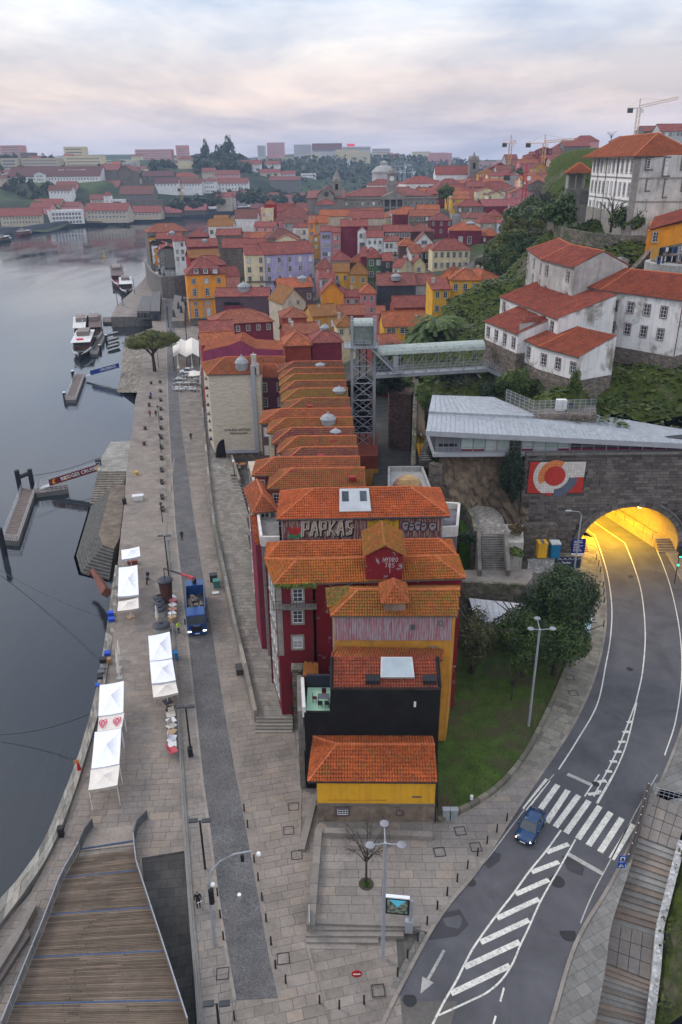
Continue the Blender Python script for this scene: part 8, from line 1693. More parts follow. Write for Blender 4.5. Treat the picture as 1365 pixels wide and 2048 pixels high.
# == TREES AND PLANTS
def crm(name,rx,ry,rz_,n,leaf,m,seed,lobes=14,hollow=.55,flat=1.,up_=.0):
 rs=RR(seed);cs=[]
 for k in rn_(lobes):
  a,e,r_=rs.uniform(0,6.28),rs.uniform(-.7,1.),rs.uniform(.35,.75);ce=math.sqrt(max(0,1-e*e));cs.append((cos(a)*ce*r_,sin(a)*ce*r_,e*r_*flat,rs.uniform(.28,.5)))
 b=MB();vs,fs=b.v,b.f
 for k in rn_(n):
  c=cs[rs.randrange(lobes)];d=V((rs.gauss(0,1),rs.gauss(0,1),rs.gauss(0,1))).normalized();rr=c[3]*(hollow+(1-hollow)*rs.random())
  p=V(((c[0]+d.x*rr)*rx,(c[1]+d.y*rr)*ry,(c[2]+d.z*rr)*rz_))
  t1=(d+V((rs.uniform(-.9,.9),rs.uniform(-.9,.9),rs.uniform(-.6,1.2)+up_))).normalized();a_=t1.orthogonal().normalized();a_.rotate(MR(rs.uniform(0,6.28),3,t1));c2=t1.cross(a_);s=leaf*rs.uniform(.6,1.4);i=len(vs)
  for q in(p-a_*s,p-c2*s*.55,p+a_*s,p+c2*s*.55):vs.append((q.x,q.y,q.z))
  fs.append((i,i+1,i+2,i+3));b.m.append(0)
 return b.mesh(name,m)
def trm(h,r,seed,spread=.5,n=7,twigs=0):
 rs=RR(seed);b=MB();P=[U(-.3),V((rs.uniform(-.1,.1),rs.uniform(-.1,.1),h*.4)),V((rs.uniform(-.2,.2),rs.uniform(-.2,.2),h*.65))];b.tube(P,[r*1.25,r,r*.75],8)
 for k in rn_(n):
  a=6.28*k/n+rs.uniform(-.4,.4);o=P[1].lerp(P[2],rs.random());e=o+V((cos(a)*h*spread,sin(a)*h*spread,h*rs.uniform(.25,.6)));mid=o.lerp(e,.5)+U(h*.06);b.tube([o,mid,e],[r*.55,r*.35,r*.12],5)
  for j in rn_(twigs):
   s_=mid.lerp(e,rs.random());a2=a+rs.uniform(-1.1,1.1);w=s_+V((cos(a2),sin(a2),rs.uniform(.0,1.)))*h*rs.uniform(.1,.24);b.tube([s_,s_.lerp(w,.5)+U(.05*h*rs.random()),w],[r*.14,r*.09,r*.03],4,cap=0)
 return b.mesh('trunk',BARK,smooth=1)
LF=dict(dark=leafm('leaf_dark',(.028,.052,.013),(.06,.095,.02)),mid=leafm('leaf_mid',(.045,.075,.015),(.085,.12,.025)),olive=leafm('leaf_olive',(.075,.085,.012),(.11,.11,.015)),grey=leafm('leaf_grey',(.055,.065,.035),(.09,.095,.05)),cyp=leafm('leaf_cypress',(.012,.024,.010),(.02,.035,.014)),far=leafm('leaf_far',(.022,.036,.016),(.045,.06,.022)),brown=leafm('leaf_brown',(.10,.05,.025),(.06,.06,.015)))
def tree(label,base,h,rx,rz_,cm,tm=None,name='tree',cat='tree',group=None,ry=None,cz=None,sc=1.):
 r_=root(name,base,label,cat,group)
 if tm is not None:o=put('trunk',tm,r_)
 o=put('crown',cm,r_,(0,0,cz if cz is not None else h-rz_));return r_
C1=crm('crown',4.7,4.3,5.4,26000,.16,leafm('leaf_garden',(.017,.034,.010),(.04,.065,.015)),1,26);C2=crm('crown',4.3,3.9,4.2,19000,.15,LF['dark'],2,20)
T1=trm(9,.28,1)
def at(u,v,z):return Pz(u,v,z)
tree('tall dark evergreen tree beside the tunnel footpath, largest of the garden trees',at(1102,1330,.9),13.5,5,5.6,C1,T1,cz=8.0)
tree('dense green tree in front of the largest garden tree',at(1045,1352,.9),8.5,4,4,C2,T1,cz=5.2)
r_=tree('dense green tree at the right of the garden near the bus shelter',at(1108,1350,.9),8.5,4,4,C2,T1,cz=5.4);r_.rotation_euler.z=1.9
r_=tree('bushy tree against the right side of the ochre house',at(945,1345,.9),8,4,4,crm('crown',2.9,2.9,3.6,9000,.14,leafm('leaf_bronze',(.045,.05,.018),(.085,.085,.03)),5,16),T1,cz=4.9)
bt=trm(4.2,.07,8,.35,12,9);r_=root('bare_shrub',at(1024,1400,.9),'small bare shrub on the garden lawn','shrub');put('trunk',bt,r_)
pt=trm(5.6,.085,12,.3,15,16);r_=root('bare_tree',Pz(733,1768,.66),'leafless young tree in a round grass patch on the plaza','tree');put('trunk',pt,r_);put('grass_patch',crm('grass_patch',.55,.5,.18,700,.07,leafm('patch_leaf',(.05,.10,.012)),3,6),r_,(0,0,.08),kind=KSF)
MB().lathe((0,0,0),[(.62,0),(.62,.05)],20).B('soil_ring',mat('dark_soil',(.06,.05,.035),.95),r_,wd_=0)
b=Pz(310,742,0);um2=crm('crown',8.3,7.6,3.4,17000,.24,LF['olive'],9,26,flat=.7);tm2=trm(9.5,.45,21,.55,9);tree('wide umbrella shaped tree with mossy green crown on the quay',b,12,9,3,um2,tm2,cz=9.2)
tree('tall dark conifer growing between the rock face and the tunnel wall',PD(1018,1028,103.),16,2,8,crm('crown',2.0,1.9,5.9,12000,.15,LF['cyp'],11,34,up_=.8),cz=5.4)
for k,(lb,u,v,D,rx,rz_,c)in en((('round grey green shrub above the station roof',905,770,138,6.5,3.6,'grey'),('dark laurel bush beside the hillside steps',878,912,110,2.4,2.2,'cyp'),('dark green bush under the left end of the covered walkway',770,770,142,4.2,4.5,'cyp'),('ivy covered bank right of the covered walkway',1030,780,124,3.8,3.4,'mid'),('dark shrub at the foot of the convent wall',985,785,124,2.6,2.2,'cyp'),('brown shrub growing in the white planter',1030,1062,96,1.7,1.,'brown'),('green clump at the foot of the white planter',1030,1105,92,1.5,.6,'mid'),('clipped hedge beside the bright small lawn',938,1078,92,1.5,1.,'cyp'),('bushy slope plants over the ruined tower',800,770,146,4,2.,'mid'),('green bush on the lawn below the long convent wing',1210,812,116,2.2,1.8,'mid'),('ivy hanging at the right end of the curved convent wing',1150,775,114,1.2,2.4,'mid'),('ivy mass at the foot of the low convent wing',1000,765,137,3.4,2.6,'cyp'),('ivy mass under the curved convent wing',1075,778,125,3.,2.2,'mid'),('creeper between the alley wall and the station',845,800,124,1.7,3.2,'mid'))):
 p=PD(u,v,D);r_=root('shrub',p,lb,'shrub');put('foliage',crm('foliage',rx,rx*.8,rz_,int(700*rx*rz_**.5+500),.14+.012*rx,LF[c],40+k,12),r_,(0,0,rz_*.2))
def palm(label,u,v,D,h,n=34,L_=4.5):
 p=PD(u,v,D);r_=root('palm_tree',p,label,'palm tree');MB().tube([(0,0,-h),(.1,0,0)],[.45,.35],8).B('trunk',BARK,r_,wd_=0);b=MB();rs=RR(int(u))
 for k in rn_(n):
  a=k*2.4+rs.uniform(-.2,.2);el=rs.uniform(-.3,1.1);prev=None;pts=[V((cos(a)*L_*t*cos(el*(1-t)),sin(a)*L_*t*cos(el*(1-t)),L_*(sin(el)*t-.75*t*t)))for t in lsp(0,1,8)]
  for i in rn_(7):
   s=V((-sin(a),cos(a),0));w=.75*sin(pi*(i+.7)/8.5)+.1
   for sd in(-1,1):
    for j in rn_(3):q=pts[i].lerp(pts[i+1],j/3);q2=q+(pts[i+1]-pts[i])*.5;b.add([q,q+s*sd*w-U(w*.45),q2],[(0,1,2)])
 b.B('crown',LF['dark']if L_<5 else LF['mid'],r_,wd_=0)
palm('big palm on the green slope below the yellow villa',872,645,168,6,46,6.2);palm('smaller palm left of the big one on the slope',850,660,166,5,30,4.6)
K=[crm('crown',3.6,3.4,3.4,1900,.34,LF[c],60+i,12)for i,c in en(('dark','mid','olive','grey','dark'))];KT=trm(5,.2,77,.4,5)
KF=[crm('crown',7,7,7,420,1.25,LF['far'],80+i,10)for i in rn_(3)]
kinds=('dark','mid green','olive','greyish','deep green');rt3=RR(31);npl=0
for k in rn_(800):
 u,v=rt3.uniform(770,1130),rt3.uniform(400,700)
 top_=np.interp(u,[760,800,870,930,1000,1030,1080,1140],[690,660,625,560,495,440,415,412]);bot_=np.interp(u,[760,830,870,1000,1001,1060,1100,1140],[720,705,640,620,600,500,470,450])
 if not top_<v<bot_ or(v>585 and 855<u<990):continue
 D=np.interp(v,[400,450,500,560,620,700],[300,262,238,222,200,165])+rt3.uniform(-8,8);p=PD(u,v,D);gzv=max(hz(p.x,p.y),4)if p.x>9+(p.y-150)*.42 else tz(p.x,p.y)-3;i=rt3.randrange(5);r_=root('tree',(p.x,p.y,min(gzv,p.z)-.5),'%s bushy tree on the wooded slope between the old town and the palace'%kinds[i],'tree','trees on the wooded slope below the palace',rt3.uniform(0,6))
 put('trunk',KT,r_,(0,0,-1));o=put('crown',K[i],r_,(0,0,2.8));s=rt3.uniform(.7,1.25);o.scale=(s,s,s);npl+=1
 if npl>190:break
rt4=RR(17);G2=leafm('ground_cover_leaf',(.035,.055,.010),(.075,.085,.018));b=MB()
for k in rn_(42000):
 x,y=rt4.uniform(12,125),rt4.uniform(108,300)
 if x<9+(y-150)*.42 or(y<150 and x<16):continue
 z=hz(x,y)if k%3 else hz(x,y)-.1;a=rt4.uniform(0,6.28);s=rt4.uniform(.2,.75);t=rt4.uniform(-.6,.6);b.poly([(x-s*cos(a),y-s*sin(a),z+.1),(x+s*sin(a)*.6,y-s*cos(a)*.6,z+.1+t*.3),(x+s*cos(a),y+s*sin(a),z+.3+.3*abs(t)),(x-s*sin(a)*.6,y+s*cos(a)*.6,z+.25)])
b.B('undergrowth',G2,kind=KSF,label='low leafy undergrowth covering the slope',cat='undergrowth')
b=MB();sl_o=bpy.data.objects['slope']
for k in rn_(5200):
 i=rt4.randrange(len(sl_o.data.polygons));c=sl_o.data.polygons[i].center;x,y,z=c.x+rt4.uniform(-.7,.7),c.y+rt4.uniform(-.8,.8),c.z
 if rt4.random()>.35+.5*sin(x*.9+y*.7):continue
 a=rt4.uniform(0,6.28);s=rt4.uniform(.08,.22);b.poly([(x-s*cos(a),y-s*sin(a),z+.05),(x+s*sin(a)*.6,y-s*cos(a)*.6,z+.1),(x+s*cos(a),y+s*sin(a),z+.3),(x-s*sin(a)*.6,y+s*cos(a)*.6,z+.25)])
b.B('undergrowth',G2,kind=KSF,label='low leafy undergrowth covering the slope',cat='undergrowth')
for k,(lb,u,v,D,s,i)in en((('broad dark tree on the palace garden lawn',1122,466,196,1.4,0),('orange tree with dense dark foliage in front of the palace',1258,474,174,1.15,0),('small green shrub beside the orange tree',1272,465,172,.55,1),('tree standing right of the exchange palace',893,405,462,1.5,1),('dark tree between the white houses on the right hand slope',1035,368,545,1.6,0))):
 p=PD(u,v,D);r_=root('tree',p,lb,'tree');put('trunk',KT,r_);o=put('crown',K[i],r_,(0,0,3.4*s));o.scale=(s,)*3
for k,(lb,u,v,D)in en((('pollarded bare tree against the palace base',1222,462,176),('bare winter trees on the left of the palace garden',1085,425,240),('bare tree on the ridge left of the palace roof',1222,286,600))):
 r_=root('bare_tree',PD(u,v,D),lb,'tree');o=put('trunk',trm(6.5,.22,90+k,.45,10,8),r_)
rt5=RR(41);n=0
for k in rn_(1500):
 u,v=rt5.uniform(-10,640),rt5.uniform(300,408);D=np.interp(v,[300,330,350,375,408],[1520,1360,1200,1060,990])+rt5.uniform(-40,40);p=PD(u,v,D)
 if any(h[1].x-3<p.x<h[2].x+3 and abs(p.y-h[1].y)<30 for h in HOUSES[-len(GH):])or rt5.random()>(.9 if 350<v<408 and(u<210 or 300<u<560)else .3):continue
 z=gz_(p.x,p.y);s=rt5.uniform(.55,1.25);r_=root('tree',(p.x,p.y,z),'round dark tree close to the '+' '.join(min(HOUSES[-len(GH):],key=lambda h:(h[1]-p).length)[0]['label'].split(' with ')[0].split()[:9]),'tree','trees on the far bank',rt5.uniform(0,6));o=put('crown',KF[n%3],r_,(0,0,4*s));o.scale=(s,s,s*rt5.uniform(.8,1.2));n+=1
 if n>=230:break
for lb,u,v,D,s in(('broad dark tree crowning the far hilltop',456,300,1480,1.9),('slim dark cypress left of the crowning hilltop tree',411,306,1480,1.2),('dark tree clump left of the hilltop villa',436,318,1420,1.8)):
 r_=root('tree',PD(u,v,D),lb,'tree');o=put('crown',KF[0],r_,(0,0,4));o.scale=(s,s,s*(1.3 if s>1.5 else 2.))
b=MB()
for k in rn_(15000):
 u,v=rt5.uniform(385,1010),rt5.uniform(308,378);D=np.interp(v,[305,330,350,378],[2300,2000,1750,1450])+rt5.uniform(-120,120);p=PD(u,v,D)
 if k%2:p=PD(rt5.uniform(390,500),rt5.uniform(315,345),rt5.uniform(1300,1500))
 z=gz_(p.x,p.y)+rt5.uniform(0,1)**2*12;s=rt5.uniform(2.5,6);a=rt5.uniform(0,6.28);d=V((cos(a),sin(a),rt5.uniform(-.3,.3)));e=V((-sin(a)*.5,cos(a)*.5,1));c=V((p.x,p.y,z));b.poly([c-d*s,c-e*s*.6,c+d*s,c+e*s*.7])
b.B('forest',LF['far'],kind=KSF)
hb=MB();hb.box((150,1240,58),(3800,3160,140));hm=MT('haze');hm.use_nodes=True;t=hm.node_tree;t.nodes.clear();o_=t.nodes.new('ShaderNodeOutputMaterial');pv=t.nodes.new('ShaderNodeVolumePrincipled');t.links.new(pv.outputs[0],o_.inputs['Volume'])
pv.inputs['Color'].default_value=(.58,.74,1.,1);pv.inputs['Density'].default_value=.00013;pv.inputs['Anisotropy'].default_value=.0
hb.B('haze',hm,kind=KSF)
# == THINGS ON THE QUAY, THE STREET AND THE RIVER
CLOTH=dict(w=mat('tent_white',(.80,.80,.86),.75,.06,1.5,bump=.3,bs=3.),c=mat('tent_cream',(.70,.64,.57),.8,.08,1.5,bump=.3,bs=3.))
def tent(label,px,z,c,peak=.55,legs=1,base=None,name='canopy_tent'):
 P=[Pz(u,v,z)for u,v in px];ce=sum(P,U(0))/4;r_=root(name,(ce.x,ce.y,0),label,'tent'if legs else'parasol','white canopies on the quay');b=MB();n=5;T=ce+U(peak)
 for i in rn_(4):
  a,d=P[i],P[(i+1)%4]
  for k in rn_(n):
   s0,s1=k/n,(k+1)/n;sag=lambda s,f:a.lerp(d,s).lerp(T,f)-V((0,0,.16*sin(pi*f)+(.07*sin(pi*s)*(1-f))))
   for j in rn_(4):b.poly([sag(s0,j/4),sag(s1,j/4),sag(s1,(j+1)/4),sag(s0,(j+1)/4)][::-1])
   q0,q1=sag(s0,0),sag(s1,0);b.poly([q0-U(.28),q0,q1,q1-U(.28)]);b.poly([q0-U(.28),q1-U(.28),q1,q0])
 b.B('canopy',CLOTH[c],r_)
 if legs:
  for p in P:q=p.lerp(ce,.03);MB().tube([(q.x,q.y,0),(q.x,q.y,z-.05)],.035,5).B('leg',WHP,r_)
 else:
  q=Pz(*base,0)if base else ce;MB().tube([(q.x,q.y,0),(q.x,q.y,z*.7),(ce.x,ce.y,z+peak*.8)],.05,6).B('pole',WHP,r_);MB().box((q.x,q.y,.06),(.9,.9,.12),.6).B('base',DARKM if c=='w'or base[1]>1300 else mat('wood_base',(.42,.3,.2),.8),r_)
 return r_,P
tent('small square white parasol at the far end of the white canopies',[(243,1100),(279,1093),(281,1112),(244,1119)],2.6,'w',.4,False,(264,1135))
tent('white canopy tent behind the cream parasol near the stepped pier',[(238,1135),(275,1130),(278,1189),(236,1193)],2.7,'w',.38)
tent('cream parasol next to the blue crates by the river edge',[(237,1203),(277,1195),(278,1216),(235,1222)],2.4,'c',.35,False,(262,1234))
tent('white canopy tent beside the round waste bins, first of its row',[(297,1272),(340,1263),(345,1316),(300,1322)],2.7,'w',.4)
tent('white canopy tent in the middle of the row beside the railing',[(300,1323),(345,1318),(352,1360),(304,1367)],2.7,'w',.4)
tent('cream parasol closing the row of canopies beside the railing',[(304,1368),(351,1359),(357,1385),(307,1395)],2.5,'c',.35,False,(336,1404))
tent('white canopy tent above the cream one with pink hearts',[(200,1370),(248,1362),(247,1424),(197,1432)],2.7,'w',.42)
r_,P=tent('cream canopy printed with two pink hearts',[(198,1433),(249,1425),(244,1455),(195,1463)],2.6,'c',.02)
PINK=mat('pink_print',(.62,.03,.12),.7)
for s in(.2,.76):
 for rr in(1.,.55):
  b=MB();H=[(sin(t)**3*.42*rr,(.42*cos(t)-.16*cos(2*t)-.07*cos(3*t))*rr)for t in lsp(.5 if rr<1 else 0,6.1,22)]
  for(a,c),(d,e)in zip(H,H[1:]):
   f=lambda x,y:P[0].lerp(P[1],s+x/2.6*.9).lerp(P[3].lerp(P[2],s+x/2.6*.9),.5-y*.62)+U(.025);q,w=f(a,c),f(d,e);n_=(w-q).cross(U(1)).normalized()*.05;b.poly([q-n_,w-n_,w+n_,q+n_])
  b.B('heart_print',PINK,r_)
tent('white canopy tent between the pink hearts and the last cream canopy',[(190,1464),(243,1456),(239,1527),(183,1537)],2.7,'w',.42)
tent('cream canopy tent nearest the timber deck',[(182,1539),(240,1528),(235,1570),(177,1580)],2.6,'c',.25)
def folded(u,v,label,s=1.):
 p=Pz(u,v,0);r_=root('folded_parasol',p,label,'parasol','folded cream parasols');MB().lathe((0,0,.5),[(.12,0),(.24*s,.4),(.16,1.3),(.07,2.1*s),(.02,2.3*s)],7).B('cloth',CLOTH['c'],r_,wd_=0);MB().tube([(0,0,0),(0,0,.6)],.04).B('pole',WHP,r_,wd_=0);MB().box((0,0,.04),(.7,.7,.08)).B('base',CONC,r_,wd_=0)
for u,v,l in((241,1318,'folded cream parasol, furthest of three by the river edge'),(238,1336,'folded cream parasol, middle of three by the river edge'),(240,1356,'folded pale parasol just behind the white tent with hearts'),(316,1246,'folded cream parasol beside the round waste bins'),(358,742,'folded tan parasol left of the white pickup',),(386,742,'folded tan parasol right of the white pickup')):folded(u,v,l,1. if v>800 else 2.)
def boxt(name,u,v,d,c,label,cat,z=0.,rz=.2,group=None,lid=None):
 p=Pz(u,v,z);r_=root(name,p,label,cat,group,rz);b=MB();x,y,h=d;b.hexa([(i*x*.46,j*y*.46,0)for i,j in((-1,-1),(1,-1),(1,1),(-1,1))]+[(i*x*.5,j*y*.5,h)for i,j in((-1,-1),(1,-1),(1,1),(-1,1))]);b.B('body',mat('box_%.2f%.2f%.2f'%c,c,.6,.2),r_,wd_=0);MB().box((0,0,h+.03),(x*1.06,y*1.06,.07)).B('lid',mat('box_%.2f%.2f%.2f'%(lid or c),lid or c,.6,.2),r_,wd_=0);return r_
BLU,BK_,GR_=(.02,.07,.45),(.02,.02,.022),(.10,.10,.11)
for u,v,d,c,l in((222,1232,(.8,.6,.6),BLU,'blue crate on the white sheet, upper one'),(224,1243,(.8,.6,.5),BLU,'blue crate on the white sheet, lower one'),(216,1313,(.7,.7,.6),BLU,'blue crate behind the black crates by the river'),(208,1328,(.8,.7,.8),BK_,'black crate with a brown tray beside it by the river'),(218,1327,(.7,.6,.7),(.28,.16,.08),'brown tray box between black crates by the river'),(208,1342,(.6,.5,.5),GR_,'dark grey bag left of the folded parasols'),(204,1351,(.7,.6,.6),GR_,'grey crate below the dark grey bag'),(202,1362,(.6,.6,.7),BK_,'black crate touching the white tent corner'),(197,1378,(.5,.5,.6),BLU,'blue crate at the river side of the white tent'),(266,1128,(1.5,.5,.5),(.25,.07,.04),'rusty red bench box under the small white parasol'),(352,1318,(.7,.8,1.),(.03,.2,.42),'bright blue bin between the tents and the railing'),(428,1162,(1.1,.9,1.1),(.05,.052,.055),'dark grey wheeled bin against the ramp wall'),(434,1174,(.9,.9,1.1),(.06,.22,.18),'teal wheeled bin against the ramp wall'),(432,1187,(.9,.6,.1),(.55,.55,.53),'white cardboard lying below the teal bin'),(481,1345,(1.0,1.3,.8),(.06,.05,.045),'dark planter box against the ramp wall'),(470,1246,(.5,.4,.9),GR_,'grey cabinet by the ramp wall'),(382,1512,(.5,.5,1.),BK_,'black litter bin at the foot of the quay lamp'),(124,1672,(.5,.5,1.),BK_,'black litter bin beside the river wall'),(277,1000,(1.9,1.1,.9),(.62,.61,.6),'white covered counter standing alone on the quay'),(250,1008,(.7,.6,1.),BK_,'black stacked chairs left of the white counter'),(198,930,(1.1,.8,1.2),(.05,.055,.06),'dark winch box at the head of the pontoon gangway')):boxt('crate'if'crate'in l else'bin'if'bin'in l else'box',u,v,d,c,l,'crate'if'crate'in l else'bin'if'bin'in l else'box')
for k,(v,c)in en(((1428,BK_),(1440,(.5,.45,.38)),(1452,(.62,.62,.64)),(1463,(.55,.5,.44)),(1475,(.40,.27,.16)),(1488,(.6,.6,.63)),(1500,(.6,.57,.55)),(1512,(.5,.08,.10)))):
 q=('black stool','beige table','white stacked chairs','cream chair','brown table','white stacked chairs with rails','pale stacked chairs','red and white stacked chairs')[k]
 p=Pz(343+k*.6,v,0);r_=root('stacked_furniture',p,q+' in the row of cafe furniture along the railing','furniture','cafe furniture along the railing',.3*k);m=mat('furn_%d'%k,c,.7,.2)
 MB().box((0,0,.78),(.95,.85,.07)).B('top',m,r_,wd_=0)
 for i in(-.35,.35):
  for j in(-.3,.3):MB().tube([(i,j,0),(i,j,.8)],.03,4).B('leg',STEEL,r_,wd_=0)
 if k%2:MB().box((.1,.4,1.1),(.7,.06,.7),.2).B('backrest',m,r_,wd_=0)
for k,(u,v,c)in en(((346,1204,(.62,.60,.58)),(347,1210,(.6,.15,.18)),(347,1219,(.6,.58,.54)),(347,1228,(.4,.2,.18)),(346,1236,(.58,.58,.6)),(346,1243,(.42,.28,.18)))):
 r_=boxt('table',u,v,(.85,.85,.75),c,('white','red','white topped','brown and grey','pale grey','wooden')[k]+' small table in the row beside the waste bins','table',rz=.7)
for k,(u,v,rr)in en(((320,1208,.82),(321,1220,.8),(322,1232,.78),(325,1264,1.05))):
 p=Pz(u,v,0);r_=root('waste_container',p,'round concrete waste container with a dark lid, '+('first','second','third','largest and last')[k]+' from the hoisted one','waste bin','round waste containers');MB().lathe((0,0,0),[(rr,0),(rr,1.)],16).B('body',CONC,r_,wd_=0);MB().lathe((0,0,1.),[(rr*1.06,0),(rr*1.06,.1),(rr*.8,.28),(.1,.36)],16).B('lid',mat('slate_lid',(.045,.048,.06),.5),r_,wd_=0);MB().box((0,0,1.4),(.5,.12,.12),.6).B('handle',BKM,r_,wd_=0)
q=Pz(330,1160,3.6);r_=root('hoisted_container',(q.x,q.y,.4),'tall rusty brown waste container hanging from the truck crane','waste bin');MB().lathe((0,0,0),[(.62,0),(.72,.2),(.95,3.1)],12).B('body',mat('rusty_brown',(.085,.035,.025),.7,.3,streak=.4),r_,wd_=0);MB().lathe((0,0,3.1),[(1.08,0),(1.08,.15),(.8,.32),(.1,.38)],14).B('lid',MC['slate_lid'],r_,wd_=0);hung=q
def hgt(p,u,v):return PD(u,v,p.y).z-p.z
def post(name,ub,vb,ut,vt,label,cat,m=DARKM,r=.07,group=None,z=None):
 p=G(ub,vb)if z is None else Pz(ub,vb,z);h=hgt(p,ut,vt);r_=root(name,p,label,cat,group);MB().tube([(0,0,0),(0,0,h)],[r*1.3,r],8).B('pole',m,r_,wd_=0);return r_,h
for a,l in(((411,1738,398,1642),'tall black twin headed lamp beside the railing near the waiting pedestrian'),((440,2062,434,2008),'black twin headed lamp at the bottom edge of the picture'),((383,1512,372,1414),'black twin headed lamp by the railing below the tents'),((340,1166,331,1072),'black twin headed lamp on the quay near the hoisted container')):
 r_,h=post('street_lamp',*a,l,'street lamp',BKM,.08,'twin headed lamps on the quay')
 for s in(-1,1):MB().box((s*.55,0,h+.05),(.75,.4,.12),.1).B('lamp_head',DARKM,r_,wd_=0)
 MB().tube([(-.9,0,h),(.9,0,h)],.04).B('cross_arm',BKM,r_,wd_=0)
for a,l in(((766,1912,773,1685),'tall grey lamp with three round heads on the little plaza'),((1057,1456,1085,1258),'tall grey lamp with three round heads at the edge of the garden')):
 r_,h=post('street_lamp',*a,l,'street lamp',STEEL,.11)
 for k in rn_(3):
  a_=1.57+k*2.094;e=V((1.25*cos(a_),1.25*sin(a_),h+.45));MB().tube([(0,0,h-.1),tu(e)],.045).B('arm',STEEL,r_,wd_=0);MB().lathe((e.x,e.y,e.z-.1),[(.1,0),(.33,.08),(.32,.14),(.1,.24)],14).B('lamp_head',mat('lamp_shell',(.24,.24,.26),.5),r_,wd_=0)
r_,h=post('signal_mast',431,1890,417,1765,'curved signal mast with white globes arching over the cobbled street','signal mast',STEEL,.1);P=[U(h),V((.3,.1,h+1.1)),V((1.,.25,h+1.9)),V((2.0,.4,h+2.4)),V((3.3,.5,h+2.6))];MB().tube(P,.07,6).B('arm',STEEL,r_,wd_=0)
for e in(P[4]+V((.5,0,-.3)),V((.35,-.1,h-.1))):MB().lathe(tu(e),[(.04,-.18),(.16,-.1),(.18,0),(.13,.12),(.03,.16)],12).B('globe',mat('white_globe',(.75,.75,.75),.4),r_,wd_=0)
for z in(h-.9,h-1.7):MB().box((.15,-.1,z),(.35,.3,.7)).B('signal_head',BKM,r_,wd_=0)
MB().box((2.6,.4,h+2.0),(.25,.2,.6)).B('signal_head',BKM,r_,wd_=0)
bp=[(400+x/2.73,1548+y/2.73)for x,y in((243,205),(262,293),(298,483),(320,583),(341,692),(363,806),(390,934),(414,1062),(470,1143),(655,1255),(762,1281),(897,1255),(98,665),(113,787),(130,905),(190,1342),(1080,1103),(1134,1003),(1190,912),(1241,822),(1297,738),(1350,663))]+[(865+x/2.73,1548+y/2.73)for x,y in((27,738),(81,663),(136,588),(192,516),(247,447),(299,381),(352,318),(406,257))]+[(865+x/2.73,900+y/2.73)for x,y in((895,600),(907,632),(917,668),(932,750),(935,790),(938,835),(934,965))]
bm=MB().lathe((0,0,0),[(.075,0),(.065,.9),(.07,.92),(.03,.98)],8).mesh('bollard',mat('rusty_black_iron',(.028,.022,.02),.7,.3));sides=['right edge of the cobbled street']*9+['pavement below the plaza steps']*3+['left edge of the cobbled street']*4+['plaza edge along the road']*14+['footpath by the tunnel']*7
cnt={};ORD='first second third fourth fifth sixth seventh eighth ninth tenth eleventh twelfth thirteenth fourteenth'.split()
for(u,v),s in zip(bp,sides):
 cnt[s]=cnt.get(s,0)+1;tag(put('bollard',bm,None,G(u,v)),'%s bollard along the %s from the %s end'%(ORD[cnt[s]-1],s,'near'if s[:3]=='pla'else'left'if s[:3]=='pav'else'far'),'bollard','bollards on the '+s)
p=Pz(480,1800,0);r_=root('rising_bollard',p,'short thick bollard with a pale cap in the middle of the cobbled street','bollard');MB().lathe((0,0,0),[(.34,0),(.34,.03)],16).B('collar',WALLCAP,r_,wd_=0);MB().lathe((0,0,0),[(.17,0),(.17,.6)],12).B('post',STEEL,r_,wd_=0);MB().lathe((0,0,.6),[(.17,0),(.16,.06)],12).B('cap',WHP,r_,wd_=0)
r_,h=post('no_entry_sign',714,1985,714,1945,'red round no entry sign on a thin pole below the plaza steps','sign',STEEL,.03);MB().tube([(0,-.05,h-.1),(0,-.02,h-.1)],.38,20).B('disc',mat('sign_red',(.45,.012,.02),.4),r_,wd_=0);MB().box((0,-.06,h-.1),(.52,.02,.11)).B('bar',WHP,r_,wd_=0)
r_,h=post('road_sign',1238,1765,1248,1714,'two square blue road signs on one pole beside the stair parapet','sign',STEEL,.035);SB=mat('sign_blue',(.01,.07,.36),.4)
for z in(h-.1,h-.85):MB().box((-.1,-.06,z),(.62,.03,.62)).B('plate',SB,r_,wd_=0)
MB().box((-.1,-.08,h-.1),(.38,.02,.38)).B('symbol',WHP,r_,wd_=0);MB().box((-.1,-.095,h-.14),(.2,.02,.24)).B('symbol',BKM,r_,wd_=0);MB().add([(-.32,-.08,h-1.05),(.12,-.08,h-1.05),(-.1,-.08,h-.65)],[(0,1,2)]).B('symbol',WHP,r_,wd_=0);x=MB();x.tube([(-.16,-.1,h-1.03),(-.08,-.1,h-.86),(-.02,-.1,h-1.03)],.03,4);x.tube([(-.08,-.1,h-.86),(-.08,-.1,h-.74)],.035,4);x.B('symbol',BKM,r_,wd_=0)
p=G(818,1862);r_=root('advertising_panel',p,'advertising panel with a lit poster on a grey post at the plaza edge','panel',rz=-.12);MB().box((0,0,.6),(.62,.42,1.2)).B('foot',STEEL,r_,wd_=0);MB().box((.1,0,1.7),(.28,.16,3.4)).B('post',STEEL,r_,wd_=0);MB().box((-.95,0,2.75),(1.85,.24,1.75)).B('case',BKM,r_,wd_=0);MB().box((-.95,0,3.66),(1.85,.28,.1)).B('top_cap',WHP,r_,wd_=0)
